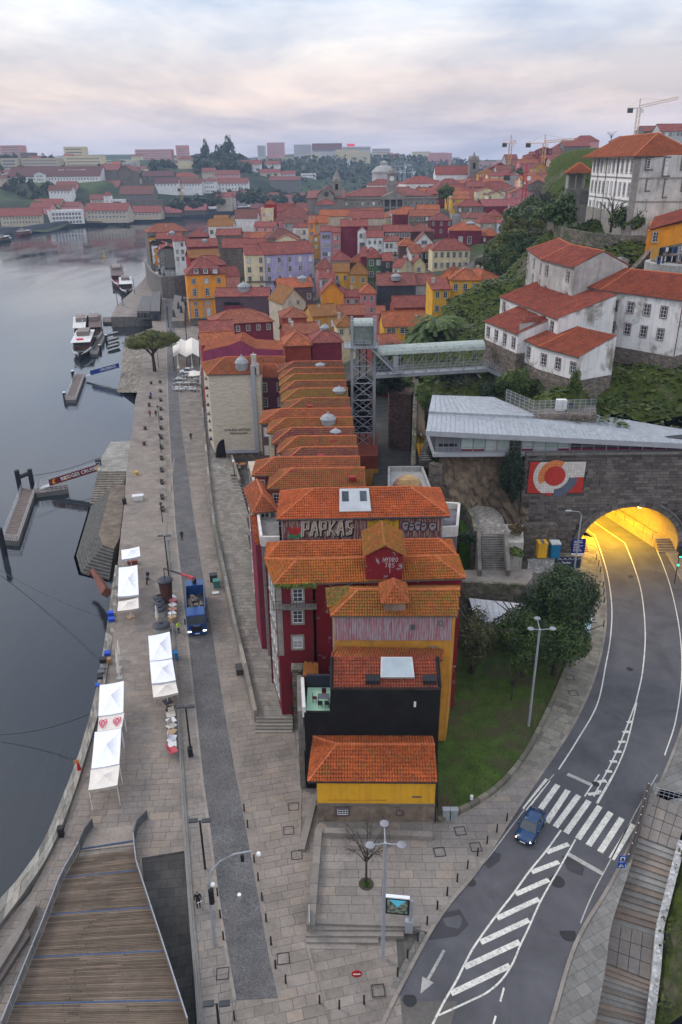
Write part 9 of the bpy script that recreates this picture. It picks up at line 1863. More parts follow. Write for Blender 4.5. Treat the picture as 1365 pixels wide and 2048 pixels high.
def posterm():
 t=NT('poster_print');u=t.map(t.uv(),(1,1,1));sx=t.n('ShaderNodeSeparateXYZ');t.l(u,sx.inputs[0]);n=t.noise(u,3.2,4.);c=t.mix(t.rng(n,.4,.6),(.02,.03,.03),(.13,.15,.11));c=t.mix(t.rng(t.math('SUBTRACT',sx.outputs[1],t.math('MULTIPLY',t.math('ABSOLUTE',t.math('ADD',sx.outputs[0],.95)),1.2)),2.6,2.75),c,(.06,.30,.42));return t.done(c,.3,spec=.5,Emission_Color=c,Emission_Strength=.5)
MB().poly([(-1.72,-.125,2.05),(-.18,-.125,2.05),(-.18,-.125,3.45),(-1.72,-.125,3.45)]).B('poster',posterm(),r_,wd_=0)
for k,u in en((892,908)):q=Pz(u,1638,.66);r_=root('utility_cabinet',q,('left','right')[k]+' grey utility cabinet of the pair beside the yellow house','cabinet','grey utility cabinets');MB().box((0,0,.6),(.62,.4,1.2)).B('body',STEEL,r_,wd_=0);MB().box((0,-.21,.62),(.54,.02,1.)).B('door',mat('grey_door',(.26,.28,.28),.5,.3,4.),r_,wd_=0);MB().box((0,0,1.23),(.7,.48,.06)).B('cap',STEEL,r_,wd_=0)
q=Pz(943,1602,.9);r_=root('hydrant',q,'small red and white hydrant on the garden lawn','hydrant');MB().lathe((0,0,0),[(.14,0),(.14,.25)],10).B('foot',mat('sign_red',()),r_,wd_=0);MB().lathe((0,0,.25),[(.16,0),(.16,.4),(.05,.5)],10).B('body',WHP,r_,wd_=0)
q=Pz(160,1545,.1);r_=root('traffic_cone',q,'red cone with an orange pennant beside the river wall','cone');MB().lathe((0,0,0),[(.3,0),(.16,.7),(.12,1.2)],10).B('body',mat('sign_red',()),r_,wd_=0);MB().box((-.15,0,1.4),(.5,.05,.4),.5).B('pennant',mat('orange_cloth',(.5,.2,.08),.8),r_,wd_=0)
r_,h=post('traffic_light',1349,1166,1356,1108,'traffic light showing green at the right edge by the tunnel','traffic light',DARKM,.06);MB().box((0,-.1,h),(.4,.35,1.1)).B('head',BKM,r_,wd_=0);MB().lathe((0,-.3,h-.35),[(.13,-.02),(.14,.0),(.12,.1)],8).B('green_lens',emit('green_light',(.02,1.,.5),3.),r_,wd_=0);MB().box((0,-.1,h-1.7),(.2,.2,.2)).B('green_lens',emit('green_light',()),r_,wd_=0)
r_,h=post('message_sign',1146,1206,1152,1184,'small orange lit message sign on a pole beside the dark trees','sign',DARKM,.07);MB().box((.1,0,h+.2),(1.9,.25,1.3)).B('case',BKM,r_,wd_=0)
for k,w in en((.6,1.3,1.5,1.2)):MB().box((.1,-.14,h+.6-.24*k),(w,.02,.1)).B('lit_text',emit('amber_led',(1.,.13,.02),1.6),r_,wd_=0)
r_,h=post('street_lamp',1141,1200,1168,1030,'slender grey lamp post leaning in front of the blue information board','street lamp',STEEL,.09);MB().tube([(0,0,h),(-.4,-.1,h+.5),(-1.6,-.2,h+.7)],.05).B('arm',STEEL,r_,wd_=0);MB().box((-1.8,-.2,h+.7),(.8,.3,.12)).B('lamp_head',STEEL,r_,wd_=0)
p=PD(1155,1110,100);r_=root('information_board',p,'tall dark blue information board with white lines beside the tunnel mouth','board');t_=PD(1155,1078,100).z-p.z
for s in(-.8,.8):MB().tube([(s,.1,-1.6),(s,.1,t_)],.06).B('leg',STEEL,r_,wd_=0)
MB().box((0,0,t_/2),(1.95,.12,t_)).B('board',mat('board_blue',(.02,.02,.16),.4),r_,wd_=0)
for k,w in en((1.2,1.3,.8,1.4,.9,1.1,1.3)):MB().box((-.75+w/2,-.07,t_-.3-k*.27),(w,.02,.07)).B('printed_line',WHP,r_,wd_=0)
MB().box((0,-.07,.18),(1.9,.02,.3)).B('white_band',WHP,r_,wd_=0)
for u,v,c,c2,l in((1082,1112,(.68,.36,.02),(.13,.12,.17),'yellow portable cabin with a grey striped roof beside the scribbled wall'),(1108,1113,(.01,.15,.30),(.55,.55,.52),'blue portable cabin with a white roof beside the scribbled wall')):
 p=PD(u,v,98);r_=root('portable_cabin',p,l,'cabin');m=mat('cab_%.2f'%c[0],c,.5,.15);MB().box((0,0,1.1),(1.3,1.3,2.2)).B('body',m,r_,wd_=0);MB().box((0,-.66,1.),(.9,.04,1.8)).B('door',m,r_,wd_=0);MB().box((0,0,2.28),(1.4,1.4,.18)).B('roof',m if c[0]>.5 else mat('cabroof',c2,.6),r_,wd_=0)
 if c[0]>.5:MB().box((0,0,2.4),(.42,1.42,.08)).B('roof_stripe',mat('cabstripe',c2,.6),r_,wd_=0)
P=[Pz(u,v,3.2)for u,v in((1152,1262),(1180,1266),(1187,1224),(1154,1222))];r_=root('bus_shelter',(*(sum(P,U(0))/4)[:2],.66),'bus shelter with a pale blue glass roof and a bright advert beside the trees','bus shelter');m=mat('pale_blue_glass',(.30,.42,.46),.25,.1,spec=.6)
for k in rn_(4):q=[P[0].lerp(P[3],k/4+.01),P[1].lerp(P[2],k/4+.01),P[1].lerp(P[2],(k+1)/4-.01),P[0].lerp(P[3],(k+1)/4-.01)];MB().hexa([a-U(.08)for a in q]+q).B('roof_pane',m,r_)
for p in P:MB().tube([(p.x,p.y,.6),(p.x,p.y,3.15)],.06).B('post',STEEL,r_)
a=Pz(1163,1292,.7);MB().box((a.x,a.y,1.75),(1.4,.22,2.2),-.3).B('advert_case',BKM,r_);t=NT('bright_advert');n=t.vor(t.pos(),1.8,'F1','Color');c=t.mix(t.rng(n,0,1),(.7,.35,.02),(.6,.05,.05));am=t.done(c,.4,Emission_Color=c,Emission_Strength=.8);MB().box((a.x-.03,a.y-.12,1.8),(1.15,.05,1.8),-.3).B('advert',am,r_)
bn=root('bench',Pz(321,765,0),'dark slatted bench in the long row along the cobbled street','bench','benches along the quay',DIR+1.57);wm_=mat('bench_wood',(.09,.075,.065),.8,.3)
for k in rn_(4):MB().box((0,-.27+k*.18,.45),(2.0,.13,.05)).B('slat',wm_,bn,wd_=0)
for s in(-.8,.8):MB().box((s,0,.21),(.1,.6,.42)).B('leg',DARKM,bn,wd_=0)
MB().box((0,.34,.7),(2.0,.06,.4)).B('backrest',wm_,bn,wd_=0)
for k,v in en((783,801,819,838,857,876,896,918,942,966,996,1020)):dup(bn,Pz(321.5+.011*(v-765)*1.6,v,0))
for k,(u,v,t)in en(((326,1045,1010),(323,905,872),(319,845,815),(318,735,700),(338,655,615),(247,612,585),(270,587,560),(236,612,588),(334,590,548),(375,690,640),(262,690,655),(254,702,670),(470,958,925),(847-6,905,872))):
 r_,h=post('street_lamp',u,v,u-1,t,('dark slim lamp post at the near end of the benches','dark slim lamp post in the middle of the benches','dark slim lamp post by the upper benches','dark slim lamp post near the umbrella shaped tree','dark lamp post beside the far street corner','left dark post on the far quay point','post with a black base on the far quay point','leftmost thin post above the far gangway','lamp post at the far end of the cobbled street','slim lamp post below the orange corner house','mooring post at the boat jetty, further one','mooring post at the boat jetty, nearer one','lamp post with a white globe by the side stairs','green lamp post with a white globe by the hillside steps')[k],'street lamp',DARKM,.06 if v>700 else .12,z=0 if k<12 else(2.6,6.)[k-12]);MB().lathe((0,0,h),[(.1,0),(.26,.15),(.24,.4),(.05,.55)],8).B('lamp_head',WHP if k>11 else DARKM,r_,wd_=0)
for k,(u,v)in en(((303,768),(301,797),(299,812),(291,859),(289,890),(274,950))):r_=root('mooring_bollard',Pz(u,v,0),'low iron mooring bollard on the open quay'if k<5 else'yellow topped mooring bollard near the river stairs','bollard','mooring bollards'if k<5 else None);MB().lathe((0,0,0),[(.45,0),(.3,.2),(.28,.5),(.5,.6),(.4,.75)],10).B('post',mat('rust_iron',(.09,.05,.035),.8)if k<5 else mat('yellow_iron',(.5,.28,.03),.6),r_,wd_=0)
def body(pose,coat,legs,hair,skin=(.42,.25,.18),hiv=0):
 w=pose=='walk';J=dict(pel=(0,0,.95),chest=(0,.0,1.32),neck=(0,0,1.5),head=(0,-.02,1.66),top=(0,0,1.76));E=[('pel','chest'),('chest','neck'),('neck','head'),('head','top')];Rr=dict(pel=.155,chest=.18,neck=.065,head=.1,top=.07)
 for s,n in((-1,'l'),(1,'r')):
  f=.24*s if w else 0;J.update({n+'hip':(.1*s,0,.88),n+'kn':(.11*s,-f*.5-.03,.5),n+'an':(.11*s,f*.9+.0,.09),n+'to':(.12*s,f*.9-.15,.05),n+'sh':(.2*s,0,1.42),n+'el':(.27*s,f*.35+.03,1.14),n+'wr':(.26*s,f*.8-(.2 if not w else .04),.98 if not w else .9),n+'ha':(.25*s,f*.9-(.3 if not w else .08),.97 if not w else .81)})
  Rr.update({n+'hip':.1,n+'kn':.07,n+'an':.05,n+'to':.04,n+'sh':.08,n+'el':.055,n+'wr':.042,n+'ha':.04});E+=[('pel',n+'hip'),(n+'hip',n+'kn'),(n+'kn',n+'an'),(n+'an',n+'to'),('chest',n+'sh'),(n+'sh',n+'el'),(n+'el',n+'wr'),(n+'wr',n+'ha')]
 ks=list(J);me=bpy.data.meshes.new('body');me.from_pydata([J[k]for k in ks],[(ks.index(a),ks.index(c))for a,c in E],[]);o=ONW('body',me);COL.objects.link(o);o.modifiers.new('s','SKIN');o.modifiers.new('u','SUBSURF').levels=2
 for k,v in zip(ks,me.skin_vertices[0].data):v.radius=(Rr[k],Rr[k]);v.use_root=k=='pel'
 m2=bpy.data.meshes.new_from_object(o.evaluated_get(bpy.context.evaluated_depsgraph_get()));bpy.data.objects.remove(o);m2.materials.clear()
 for n,c in(('coat',coat),('trousers',legs),('skin',skin),('hair',hair),('band',(.55,.6,.5))):m2.materials.append(mat('%s_%.2f%.2f%.2f'%(n,*c),c,.85,.15))
 for p in m2.polygons:
  x,y,z=p.center;p.use_smooth=True;arm=abs(x)>.2 and z<1.2;p.material_index=3 if z>1.7 or(z>1.58 and y>.0)else 2 if z>1.53 or(arm and z<(.87 if w else 1.02)and(w or y<-.2))else(0 if z>.86 or(arm and z>.7)else 1)
  if hiv and(1.05<z<1.1 or .3<z<.36):p.material_index=4
 return m2
DK=(.015,.015,.018)
def pzn(u,v,rz,label,coat,legs=DK,hair=(.02,.015,.012),pose='walk',z=0.,hiv=0):
 r_=root('person',Pz(u,v,z),label,'person',None,rz);put('body',body(pose,coat,legs,hair,hiv=hiv),r_);return r_
r_=pzn(398,1814,.2,'person in a long black coat holding a white paper beside the railing',DK,pose='stand');MB().box((.12,-.38,1.0),(.42,.03,.34),.3,tilt=.7).B('paper',WHP,r_,wd_=0)
pzn(358,1266,1.2,'worker in a yellow high visibility jacket beside the blue truck',(.55,.72,.02),(.03,.04,.10),pose='stand',hiv=1)
for u,v,rz,l,c in((365,1080,0,'person in dark green walking alone up the cobbled street',(.02,.05,.03)),(303,796,3,'person in a bright blue jacket on the open quay',(.03,.05,.35)),(301,834,3,'person in a red jacket on the open quay',(.30,.05,.05)),(313,834,3,'person in black walking close to the benches',DK),(383,880,.1,'person in black on the pavement below the ramp',DK),(267,695,0,'person standing alone near the boat jetties',DK),(335,622,0,'person walking far up the cobbled street',DK),(314,672,2,'person in dark blue beside the far drain grid',(.03,.04,.08)),(320,670,2,'person in black to the right of the drain grid',DK),(343,667,1,'person in grey crossing the far street',(.06,.06,.07))):pzn(u,v,rz,l,c)
def loft(secs,m=0,caps=1):
 b=MB();n=len(secs[0]);b.v=[tu(p)for s in secs for p in s]
 for i in rn_(len(secs)-1):
  for j in rn_(n):b.f.append((i*n+j,i*n+(j+1)%n,(i+1)*n+(j+1)%n,(i+1)*n+j));b.m.append(m)
 if caps:b.f+=[tu(rn_(n))[::-1],tu(rn_((len(secs)-1)*n,len(secs)*n))];b.m+=[m,m]
 return b
def paint(name,c):return mat(name,c,.22,.08,2.,bump=0,spec=.6)
def wheel(r_,x,y,rad,w):
 o=MB().tube([(x-w/2,y,rad),(x+w/2,y,rad)],rad,16).B('wheel',BKM,r_,wd_=0);MB().tube([(x-w/2-.012,y,rad),(x+w/2+.012,y,rad)],rad*.6,10).B('rim',STEEL,o,wd_=0)
HEADL=emit('warm_headlight',(1.,.62,.34),3.5);CG=mat('car_glass',(.03,.04,.045),.08,.2,spec=.8)
p0,p1=G(1046,1688),G(1076,1632);ctr=(p0+p1)/2;d=p1-p0;r_=root('car',(ctr.x,ctr.y,ctr.z-.05),'dark blue hatchback with lit headlights just past the zebra crossing','car',None,atan2(d.y,d.x)-pi/2)
CB=paint('car_blue',(.006,.04,.12));sec=lambda y,hw,zb,zm,zt:[(-hw*.92,y,zb),(hw*.92,y,zb),(hw,y,zb+.22),(hw,y,zm),(hw*.9,y,zt),(0,y,zt+.035),(-hw*.9,y,zt),(-hw,y,zm),(-hw,y,zb+.22)]
loft([sec(-2.02,.6,.3,.5,.58),sec(-1.9,.76,.24,.58,.68),sec(-1.5,.84,.2,.66,.8),sec(-.9,.86,.2,.72,.92),sec(.2,.86,.2,.76,.95),sec(1.3,.86,.2,.8,.97),sec(1.8,.82,.24,.8,.97),sec(1.98,.72,.34,.75,.9)]).B('body',CB,r_,wd_=0,smooth=1)
loft([[(x,y,z)for x,z in((-a,.9),(a,.9),(c,t),(-c,t))]for y,a,c,t in((-1.05,.78,.7,.93),(-.45,.78,.6,1.4),(.1,.78,.6,1.47),(1.1,.78,.58,1.43),(1.85,.74,.6,.98))]).B('window_glass',CG,r_,wd_=0)
loft([[(x,y,z)for x,z in((-a,t-.05),(a,t-.05),(a*.9,t+.02),(-a*.9,t+.02))]for y,a,t in((-.42,.62,1.41),(.1,.63,1.49),(.7,.63,1.48),(1.2,.6,1.43))]).B('roof',CB,r_,wd_=0,smooth=1)
for s in(-1,1):
 for y in(-1.25,1.22):wheel(r_,s*.78,y,.31,.2)
 for y0,y1,z1 in((-1.0,-.42,1.42),(1.2,1.82,1.42)):MB().tube([(s*.77,y0 if y0<0 else y1,.93),(s*.62,y1 if y0<0 else y0,z1)],.045,5).B('pillar',CB,r_,wd_=0)
 MB().tube([(s*.76,.3,.93),(s*.63,.3,1.46)],.04,5).B('pillar',CB,r_,wd_=0);MB().lathe((s*.62,-1.88,.6),[(.02,-.09),(.13,0),(.02,.09)],8).B('headlight',HEADL,r_,wd_=0);MB().box((s*.95,-.72,.98),(.2,.12,.13)).B('mirror',CB,r_,wd_=0);MB().box((s*.68,1.93,.72),(.2,.1,.24)).B('tail_light',mat('tail_red',(.30,.01,.01),.3),r_,wd_=0)
MB().box((0,-2.02,.42),(.9,.06,.14)).B('grille',BKM,r_,wd_=0);MB().box((0,-2.06,.42),(.5,.02,.11)).B('number_plate',WHP,r_,wd_=0)
p0,p1=Pz(396,1272,0),Pz(392,1192,0);ctr=(p0+p1)/2;d=p1-p0;yw=atan2(d.y,d.x)-pi/2;r_=root('truck',(ctr.x,ctr.y,0),'blue waste truck with an open load bed and a red folding crane','truck',None,yw);Lh=d.length/2
TB=paint('truck_blue',(.008,.055,.2));cx_=lambda y,hw,zb,zt:[(-hw,y,zb),(hw,y,zb),(hw,y,zt-.15),(hw-.12,y,zt),(-hw+.12,y,zt),(-hw,y,zt-.15)]
loft([cx_(-Lh,1.12,.6,1.75),cx_(-Lh+.08,1.22,.5,1.9),cx_(-Lh+.35,1.22,.5,2.95),cx_(-Lh+2.1,1.22,.5,3.1)]).B('cab',TB,r_,wd_=0)
loft([[(x,y,z)for x,z in((-1.08,zb),(1.08,zb),(1.02,zt),(-1.02,zt))]for y,zb,zt in((-Lh-.0,1.8,1.85),(-Lh+.26,1.82,2.78))]).B('windscreen',CG,r_,wd_=0);MB().poly([(-1.05,-Lh+.06,1.85),(1.05,-Lh+.06,1.85),(1.0,-Lh+.30,2.8),(-1.0,-Lh+.30,2.8)]).B('windscreen',CG,r_,wd_=0)
MB().box((0,-Lh-.03,1.05),(1.5,.1,.75)).B('grille',BKM,r_,wd_=0);MB().box((0,-Lh-.02,.5),(2.35,.2,.4)).B('bumper',TB,r_,wd_=0);MB().box((0,-Lh-.14,.45),(.55,.02,.13)).B('number_plate',WHP,r_,wd_=0)
t_=txx(r_,'IVECO',(0,0,0),0,.3,STEEL);t_.location=(0,-Lh-.06,1.55);t_.rotation_euler=(pi/2,0,0)
for s in(-1,1):
 MB().box((s*.95,-Lh-.04,.72),(.42,.1,.2)).B('headlight',emit('cool_headlight',(1.,.95,.9),5.),r_,wd_=0);MB().box((s*1.42,-Lh+.25,2.2),(.16,.28,.75)).B('mirror',BKM,r_,wd_=0)
 for y in(-Lh+1.2,Lh-2.4,Lh-1.2):wheel(r_,s*1.02,y,.5,.32)
 MB().box((s*1.2,.95,1.9),(.1,Lh*2-3.1,1.4)).B('side_panel',TB,r_,wd_=0)
MB().box((0,.9,1.15),(2.3,Lh*2-2.4,.15)).B('load_floor',DARKM,r_,wd_=0);MB().box((0,.9,.75),(.9,Lh*2-2.,.35)).B('chassis',BKM,r_,wd_=0)
for y in(-Lh+2.35,Lh-1.6,Lh-.05):MB().box((0,y,1.9),(2.3,.1,1.4)).B('end_panel',TB,r_,wd_=0)
MB().box((0,Lh-.85,2.55),(2.4,1.5,.14)).B('rear_cover',TB,r_,wd_=0)
b=MB();rs=RR(8)
for k in rn_(26):b.lathe((rs.uniform(-.9,.9),rs.uniform(-Lh+2.9,Lh-2.1),1.2+rs.uniform(0,.3)),[(.05,0),(rs.uniform(.2,.4),.2),(.05,.45)],6)
b.B('refuse',mat('refuse_mix',(.26,.22,.18),.9,.5,2.),r_,wd_=0,kind=KSF)
RC=paint('crane_red',(.42,.012,.025));im=MR(-yw,3,'Z');lo=lambda w:im@(V(w)-V((ctr.x,ctr.y,0)));base=V((0,Lh-.85,2.6));elb=lo(Pz(383,1158,6.6));el2=lo(Pz(363,1148,6.8));tip=lo(Pz(328,1137,6.4));cr=MB().tube([base,base+U(.8)],.3,8).B('crane_post',BKM,r_,wd_=0);MB().tube([base+U(.7),elb],[.2,.17],6).B('crane_arm',RC,r_,wd_=0);MB().tube([elb+V((.3,0,.1)),el2],[.2,.15],6).B('crane_arm',RC,r_,wd_=0);MB().tube([el2,tip],[.13,.1],6).B('crane_jib',BKM,r_,wd_=0);MB().tube([base+V((.15,-.2,.9)),elb.lerp(base,.25)+V((.1,-.3,0))],.07).B('hydraulic_ram',STEEL,r_,wd_=0);MB().tube([tip,lo((hung.x,hung.y,3.9))],.05).B('lifting_cable',BKM,r_,wd_=0)
p=Pz(296,1164,0);r_=root('motorcycle',p,'black motorcycle parked on the quay left of the hoisted container','motorcycle',None,.1)
for y in(-.7,.7):MB().tube([(-.06,y,.32),(.06,y,.32)],.32,14).B('wheel',BKM,r_,wd_=0)
b=MB();b.tube([(0,-.7,.32),(0,-.45,.95),(0,.1,.75),(0,.7,.4)],.1,6);b.box((0,-.1,.62),(.3,.6,.4));b.B('frame',mat('dark_green_paint',(.015,.03,.022),.4),r_,wd_=0);MB().box((0,.35,.85),(.3,.75,.12)).B('seat',BKM,r_,wd_=0);MB().tube([(-.38,-.4,1.05),(.38,-.4,1.05)],.03).B('handlebar',STEEL,r_,wd_=0);MB().box((0,.75,1.05),(.45,.4,.35)).B('top_box',BKM,r_,wd_=0)
p=Pz(378,748,0);r_=root('pickup',p,'white pickup parked behind the cafe tables by the marquee','pickup',None,1.3);loft([sec(-2.4,.85,.4,.8,.95),sec(-1.2,.92,.35,.9,1.08),sec(2.4,.92,.35,.9,1.0)]).B('body',WHP,r_,wd_=0);loft([[(x,y,z)for x,z in((-a,1.),(a,1.),(a*.85,t),(-a*.85,t))]for y,a,t in((-1.2,.85,1.05),(-.5,.85,1.75),(.9,.85,1.75),(1.1,.85,1.05))]).B('window_glass',CG,r_,wd_=0);MB().box((0,.2,1.76),(1.4,1.4,.06)).B('roof',WHP,r_,wd_=0)
for s in(-1,1):
 for y in(-1.5,1.5):wheel(r_,s*.84,y,.38,.24)
P=[Pz(u,v,4.)for u,v in((347,714),(399,714),(398,683),(345,683))];r_=root('marquee',(*(sum(P,U(0))/4)[:2],0),'white marquee with a zigzag folded roof over the cafe','marquee');b=MB()
for h in rn_(2):
 for k in rn_(6):
  for s in rn_(2):
   e=lambda i,t:P[0].lerp(P[1],(h+i)/2).lerp(P[3].lerp(P[2],(h+i)/2),t)+U((1.1 if i==.5 else 0));t0,tm,t1=k/6,(k+.5)/6,(k+1)/6;i0,i1=(0,.5)if s==0 else(.5,1);up3=U(.55);b.poly([e(i0,t0),e(i1,t0),e(i1,tm)+up3,e(i0,tm)+up3]);b.poly([e(i0,tm)+up3,e(i1,tm)+up3,e(i1,t1),e(i0,t1)])
b.B('roof',CLOTH['c'],r_)
for p in P+[P[0].lerp(P[1],.5),P[3].lerp(P[2],.5)]:MB().tube([(p.x,p.y,0),(p.x,p.y,4)],.12).B('post',DARKM,r_)
MB().box((*(P[3].lerp(P[2],.5))[:2],1.8),(7.5,.3,3.6)).B('back_screen',mat('brown_screen',(.07,.05,.045),.8),r_)
tent('flat cream awning beside the white pickup',[(377,752),(402,750),(403,742),(379,742)],3.,'c',.1)
tb=root('cafe_table',Pz(358,760,0),'small pale cafe table with chairs on the terrace in front of the marquee','table','cafe tables before the marquee');CP_=mat('pale_cafe_metal',(.50,.50,.50),.5);MB().box((0,0,.74),(.95,.95,.05)).B('table_top',CP_,tb,wd_=0);MB().tube([(0,0,0),(0,0,.74)],.06).B('leg',DARKM,tb,wd_=0)
ch=root('cafe_chair',Pz(356,760,0),'pale cafe chair on the terrace in front of the marquee','chair','cafe chairs before the marquee');MB().box((0,0,.45),(.5,.5,.06)).B('seat',CP_,ch,wd_=0);MB().box((0,.24,.72),(.5,.05,.5)).B('backrest',CP_,ch,wd_=0)
for s in(-.2,.2):MB().tube([(s,-.2,0),(s,-.2,.45)],.03,4).B('leg',DARKM,ch,wd_=0);MB().tube([(s,.2,0),(s,.2,.45)],.03,4).B('leg',DARKM,ch,wd_=0)
n=0
for v in(755,762,770,779,783):
 for u in(355,364,373,382,391):
  if rnd()<.25 or(u<360 and v<758):continue
  p=Pz(u+uni(-1,1),v,0);dup(tb,p,uni(0,1));[dup(ch,(p.x+1.*cos(a),p.y+1.*sin(a),0),a-1.57)for a in(uni(0,1),uni(2.6,3.6))]
for px,h,l,c in(([(274,622),(300,622),(305,592),(284,592)],3.2,'low grey roofed kiosk on the far quay','dstone'),([(301,622),(320,622),(322,582),(305,584)],3.8,'dark glazed pavilion beside the grey kiosk','dark')):
 P=[Pz(u,v,h)for u,v in px];r_=root('kiosk',(P[0].x,P[0].y,0),l,'kiosk');MB().prism(xy(P),0,h-.3).B('wall',wallm(c),r_);MB().prism(xy(P),h-.28,h).B('roof',mat('grey_felt_roof',(.13,.125,.12),.9,.3),r_)
 for k in rn_(4):q=P[0].lerp(P[1],(k+.5)/4);MB().box((q.x,q.y-.1,1.5),(1.,.12,1.8)).B('window',GLASS,r_)
ms_=root('monument_terrace',Pz(352,640,0),'dark stone terrace with small statues below the orange corner house','terrace');P=[Pz(u,v,0)for u,v in((345,655),(370,655),(372,605),(350,600))];MB().prism(xy(P),0,2.4).B('base',STD,ms_)
for k in rn_(5):q=P[0].lerp(P[2],.15+.16*k);MB().lathe((q.x+(k%2)*2,q.y,2.4),[(.7,0),(.5,1.2),(.35,2.),(.3,2.5),(.05,2.8)],8).B('statue',DARKM,ms_)
def boat(label,ub,vb,us,vs,wd_,hull,roofc,cabin=1,h=2.2,z=-4.,rc=None):
 a,c=Pz(ub,vb,z),Pz(us,vs,z);d=c-a;L_=d.length;r_=root('tour_boat',(a.x,a.y,z),label,'boat',None,atan2(d.y,d.x)-pi/2);hw=wd_/2
 s=lambda y,w,zt,zk:[(-w,y,zt),(-w*.8,y,zt*.4),(0,y,zk),(w*.8,y,zt*.4),(w,y,zt)]
 loft([s(0,.1,h+.7,.6),s(L_*.1,hw*.6,h+.2,-.3),s(L_*.28,hw,h-.3,-.5),s(L_*.8,hw,h-.3,-.5),s(L_,hw*.75,h,0)]).B('hull',hull,r_,wd_=0);MB().add([(0,.4,h-.1),(hw*.55,L_*.1,h-.2),(hw*.92,L_*.28,h-.4),(hw*.92,L_*.8,h-.4),(hw*.7,L_-.2,h-.3),(-hw*.7,L_-.2,h-.3),(-hw*.92,L_*.8,h-.4),(-hw*.92,L_*.28,h-.4),(-hw*.55,L_*.1,h-.2)],[rn_(9)]).B('deck',mat('boat_deck',(.26,.14,.08),.7),r_,wd_=0)
 MB().add([(x*1.05,y,h-.25)for x,y in((-hw,L_*.28),(-hw*.62,L_*.1),(0,-.1),(hw*.62,L_*.1),(hw,L_*.28))]+[(x,y,h+.35+(.45 if k_==2 else 0))for k_,(x,y)in en(((-hw,L_*.28),(-hw*.6,L_*.1),(0,-.05),(hw*.6,L_*.1),(hw,L_*.28)))],[(i,i+1,i+6,i+5)for i in rn_(4)]).B('bulwark',mat('white_bulwark',(.58,.56,.54),.6),r_,wd_=0)
 if cabin:
  MB().box((0,L_*.55,h+.9),(hw*1.7,L_*.5,2.2)).B('cabin',mat('boat_cabin',(.14,.06,.04),.6),r_,wd_=0)
  for k in rn_(6):
   for sx_ in(-1,1):MB().box((sx_*hw*.86,L_*(.34+.085*k),h+1.2),(.06,L_*.06,1.1)).B('window',GLASS,r_,wd_=0)
  MB().box((0,L_*.3-.04,h+1.2),(hw*1.5,.06,1.1)).B('window',GLASS,r_,wd_=0);MB().box((0,L_*.53,h+2.1),(hw*2.05,L_*.58,.16)).B('roof',roofc,r_,wd_=0)
  if rc:MB().box((-.5,L_*.36,h+2.3),(2.2,2.4,.2),.3).B('red_cover',mat('red_cover',(.5,.02,.05),.8),r_,wd_=0)
  MB().box((0,L_*.62,h+2.9),(hw*1.3,L_*.2,1.6)).B('wheelhouse',mat('wheelhouse',(.20,.16,.14),.6),r_,wd_=0)
 MB().tube([(0,L_*.66,h+2),(0,L_*.66,h+7)],.09,5).B('mast',WHP,r_,wd_=0);return r_
HB=mat('black_hull',(.022,.02,.02),.4);WR=mat('boat_roof',(.60,.57,.55),.6)
boat('wooden tour boat with a red cover on its roof, nearest of the moored group',160,722,178,676,6.4,HB,WR,rc=1);boat('white roofed tour boat moored behind the one with the red cover',165,690,166,648,5.6,HB,WR);boat('dark wooden tour boat moored on the shore side of the group',190,690,192,644,5.6,HB,mat('brown_boat_roof',(.10,.06,.05),.6));boat('dark red river barge with a tall stern cabin',240,580,233,540,7.,mat('red_hull',(.14,.02,.025),.5),mat('brown_boat_roof',()),h=2.6);boat('white and navy tour boat at the far quay point',255,592,252,566,6.4,HB,WR)
boat('white and red tour boat moored at the far left bank',62,468,38,473,8,mat('red_hull',()),WR);boat('green hulled boat cut by the left edge near the far bank',22,480,-12,487,8,mat('green_hull',(.05,.10,.09),.5),WR);boat('rusty boat beside the far left bank',60,458,95,453,8,mat('rust_hull',(.16,.06,.04),.7),WR,cabin=0)
r_=root('buoy',Pz(209,514,-4),'small yellow buoy in the middle of the river','buoy');MB().lathe((0,0,-.2),[(1.,0),(1.1,.6),(.35,1.2),(.25,3.4),(.5,3.5),(.05,4.6)],8).B('body',mat('yellow_iron',()),r_,wd_=0)
DKP=mat('pontoon_deck',(.15,.115,.10),.85,.25,1.5);GVW=mat('pale_galvanised',(.48,.49,.48),.5,.15)
def pontoon(label,px,z=-3.1,nb=12):
 P=[Pz(u,v,z)for u,v in px];r_=root('pontoon',(*(sum(P,U(0))/4)[:2],-4),label,'pontoon');MB().prism(xy(P),-4.6,z-.06).B('float',mat('pontoon_float',(.12,.12,.115),.8),r_)
 for k in rn_(nb):MB().hexa([p-U(.05)for p in(P[3].lerp(P[0],k/nb+.003),P[2].lerp(P[1],k/nb+.003),P[2].lerp(P[1],(k+1)/nb-.003),P[3].lerp(P[0],(k+1)/nb-.003))]+[p for p in(P[3].lerp(P[0],k/nb+.003),P[2].lerp(P[1],k/nb+.003),P[2].lerp(P[1],(k+1)/nb-.003),P[3].lerp(P[0],(k+1)/nb-.003))]).B('deck_board',DKP,r_)
 rails(r_,[P[1],P[2],P[3],P[0]],1.1,7,GVW);return r_,P
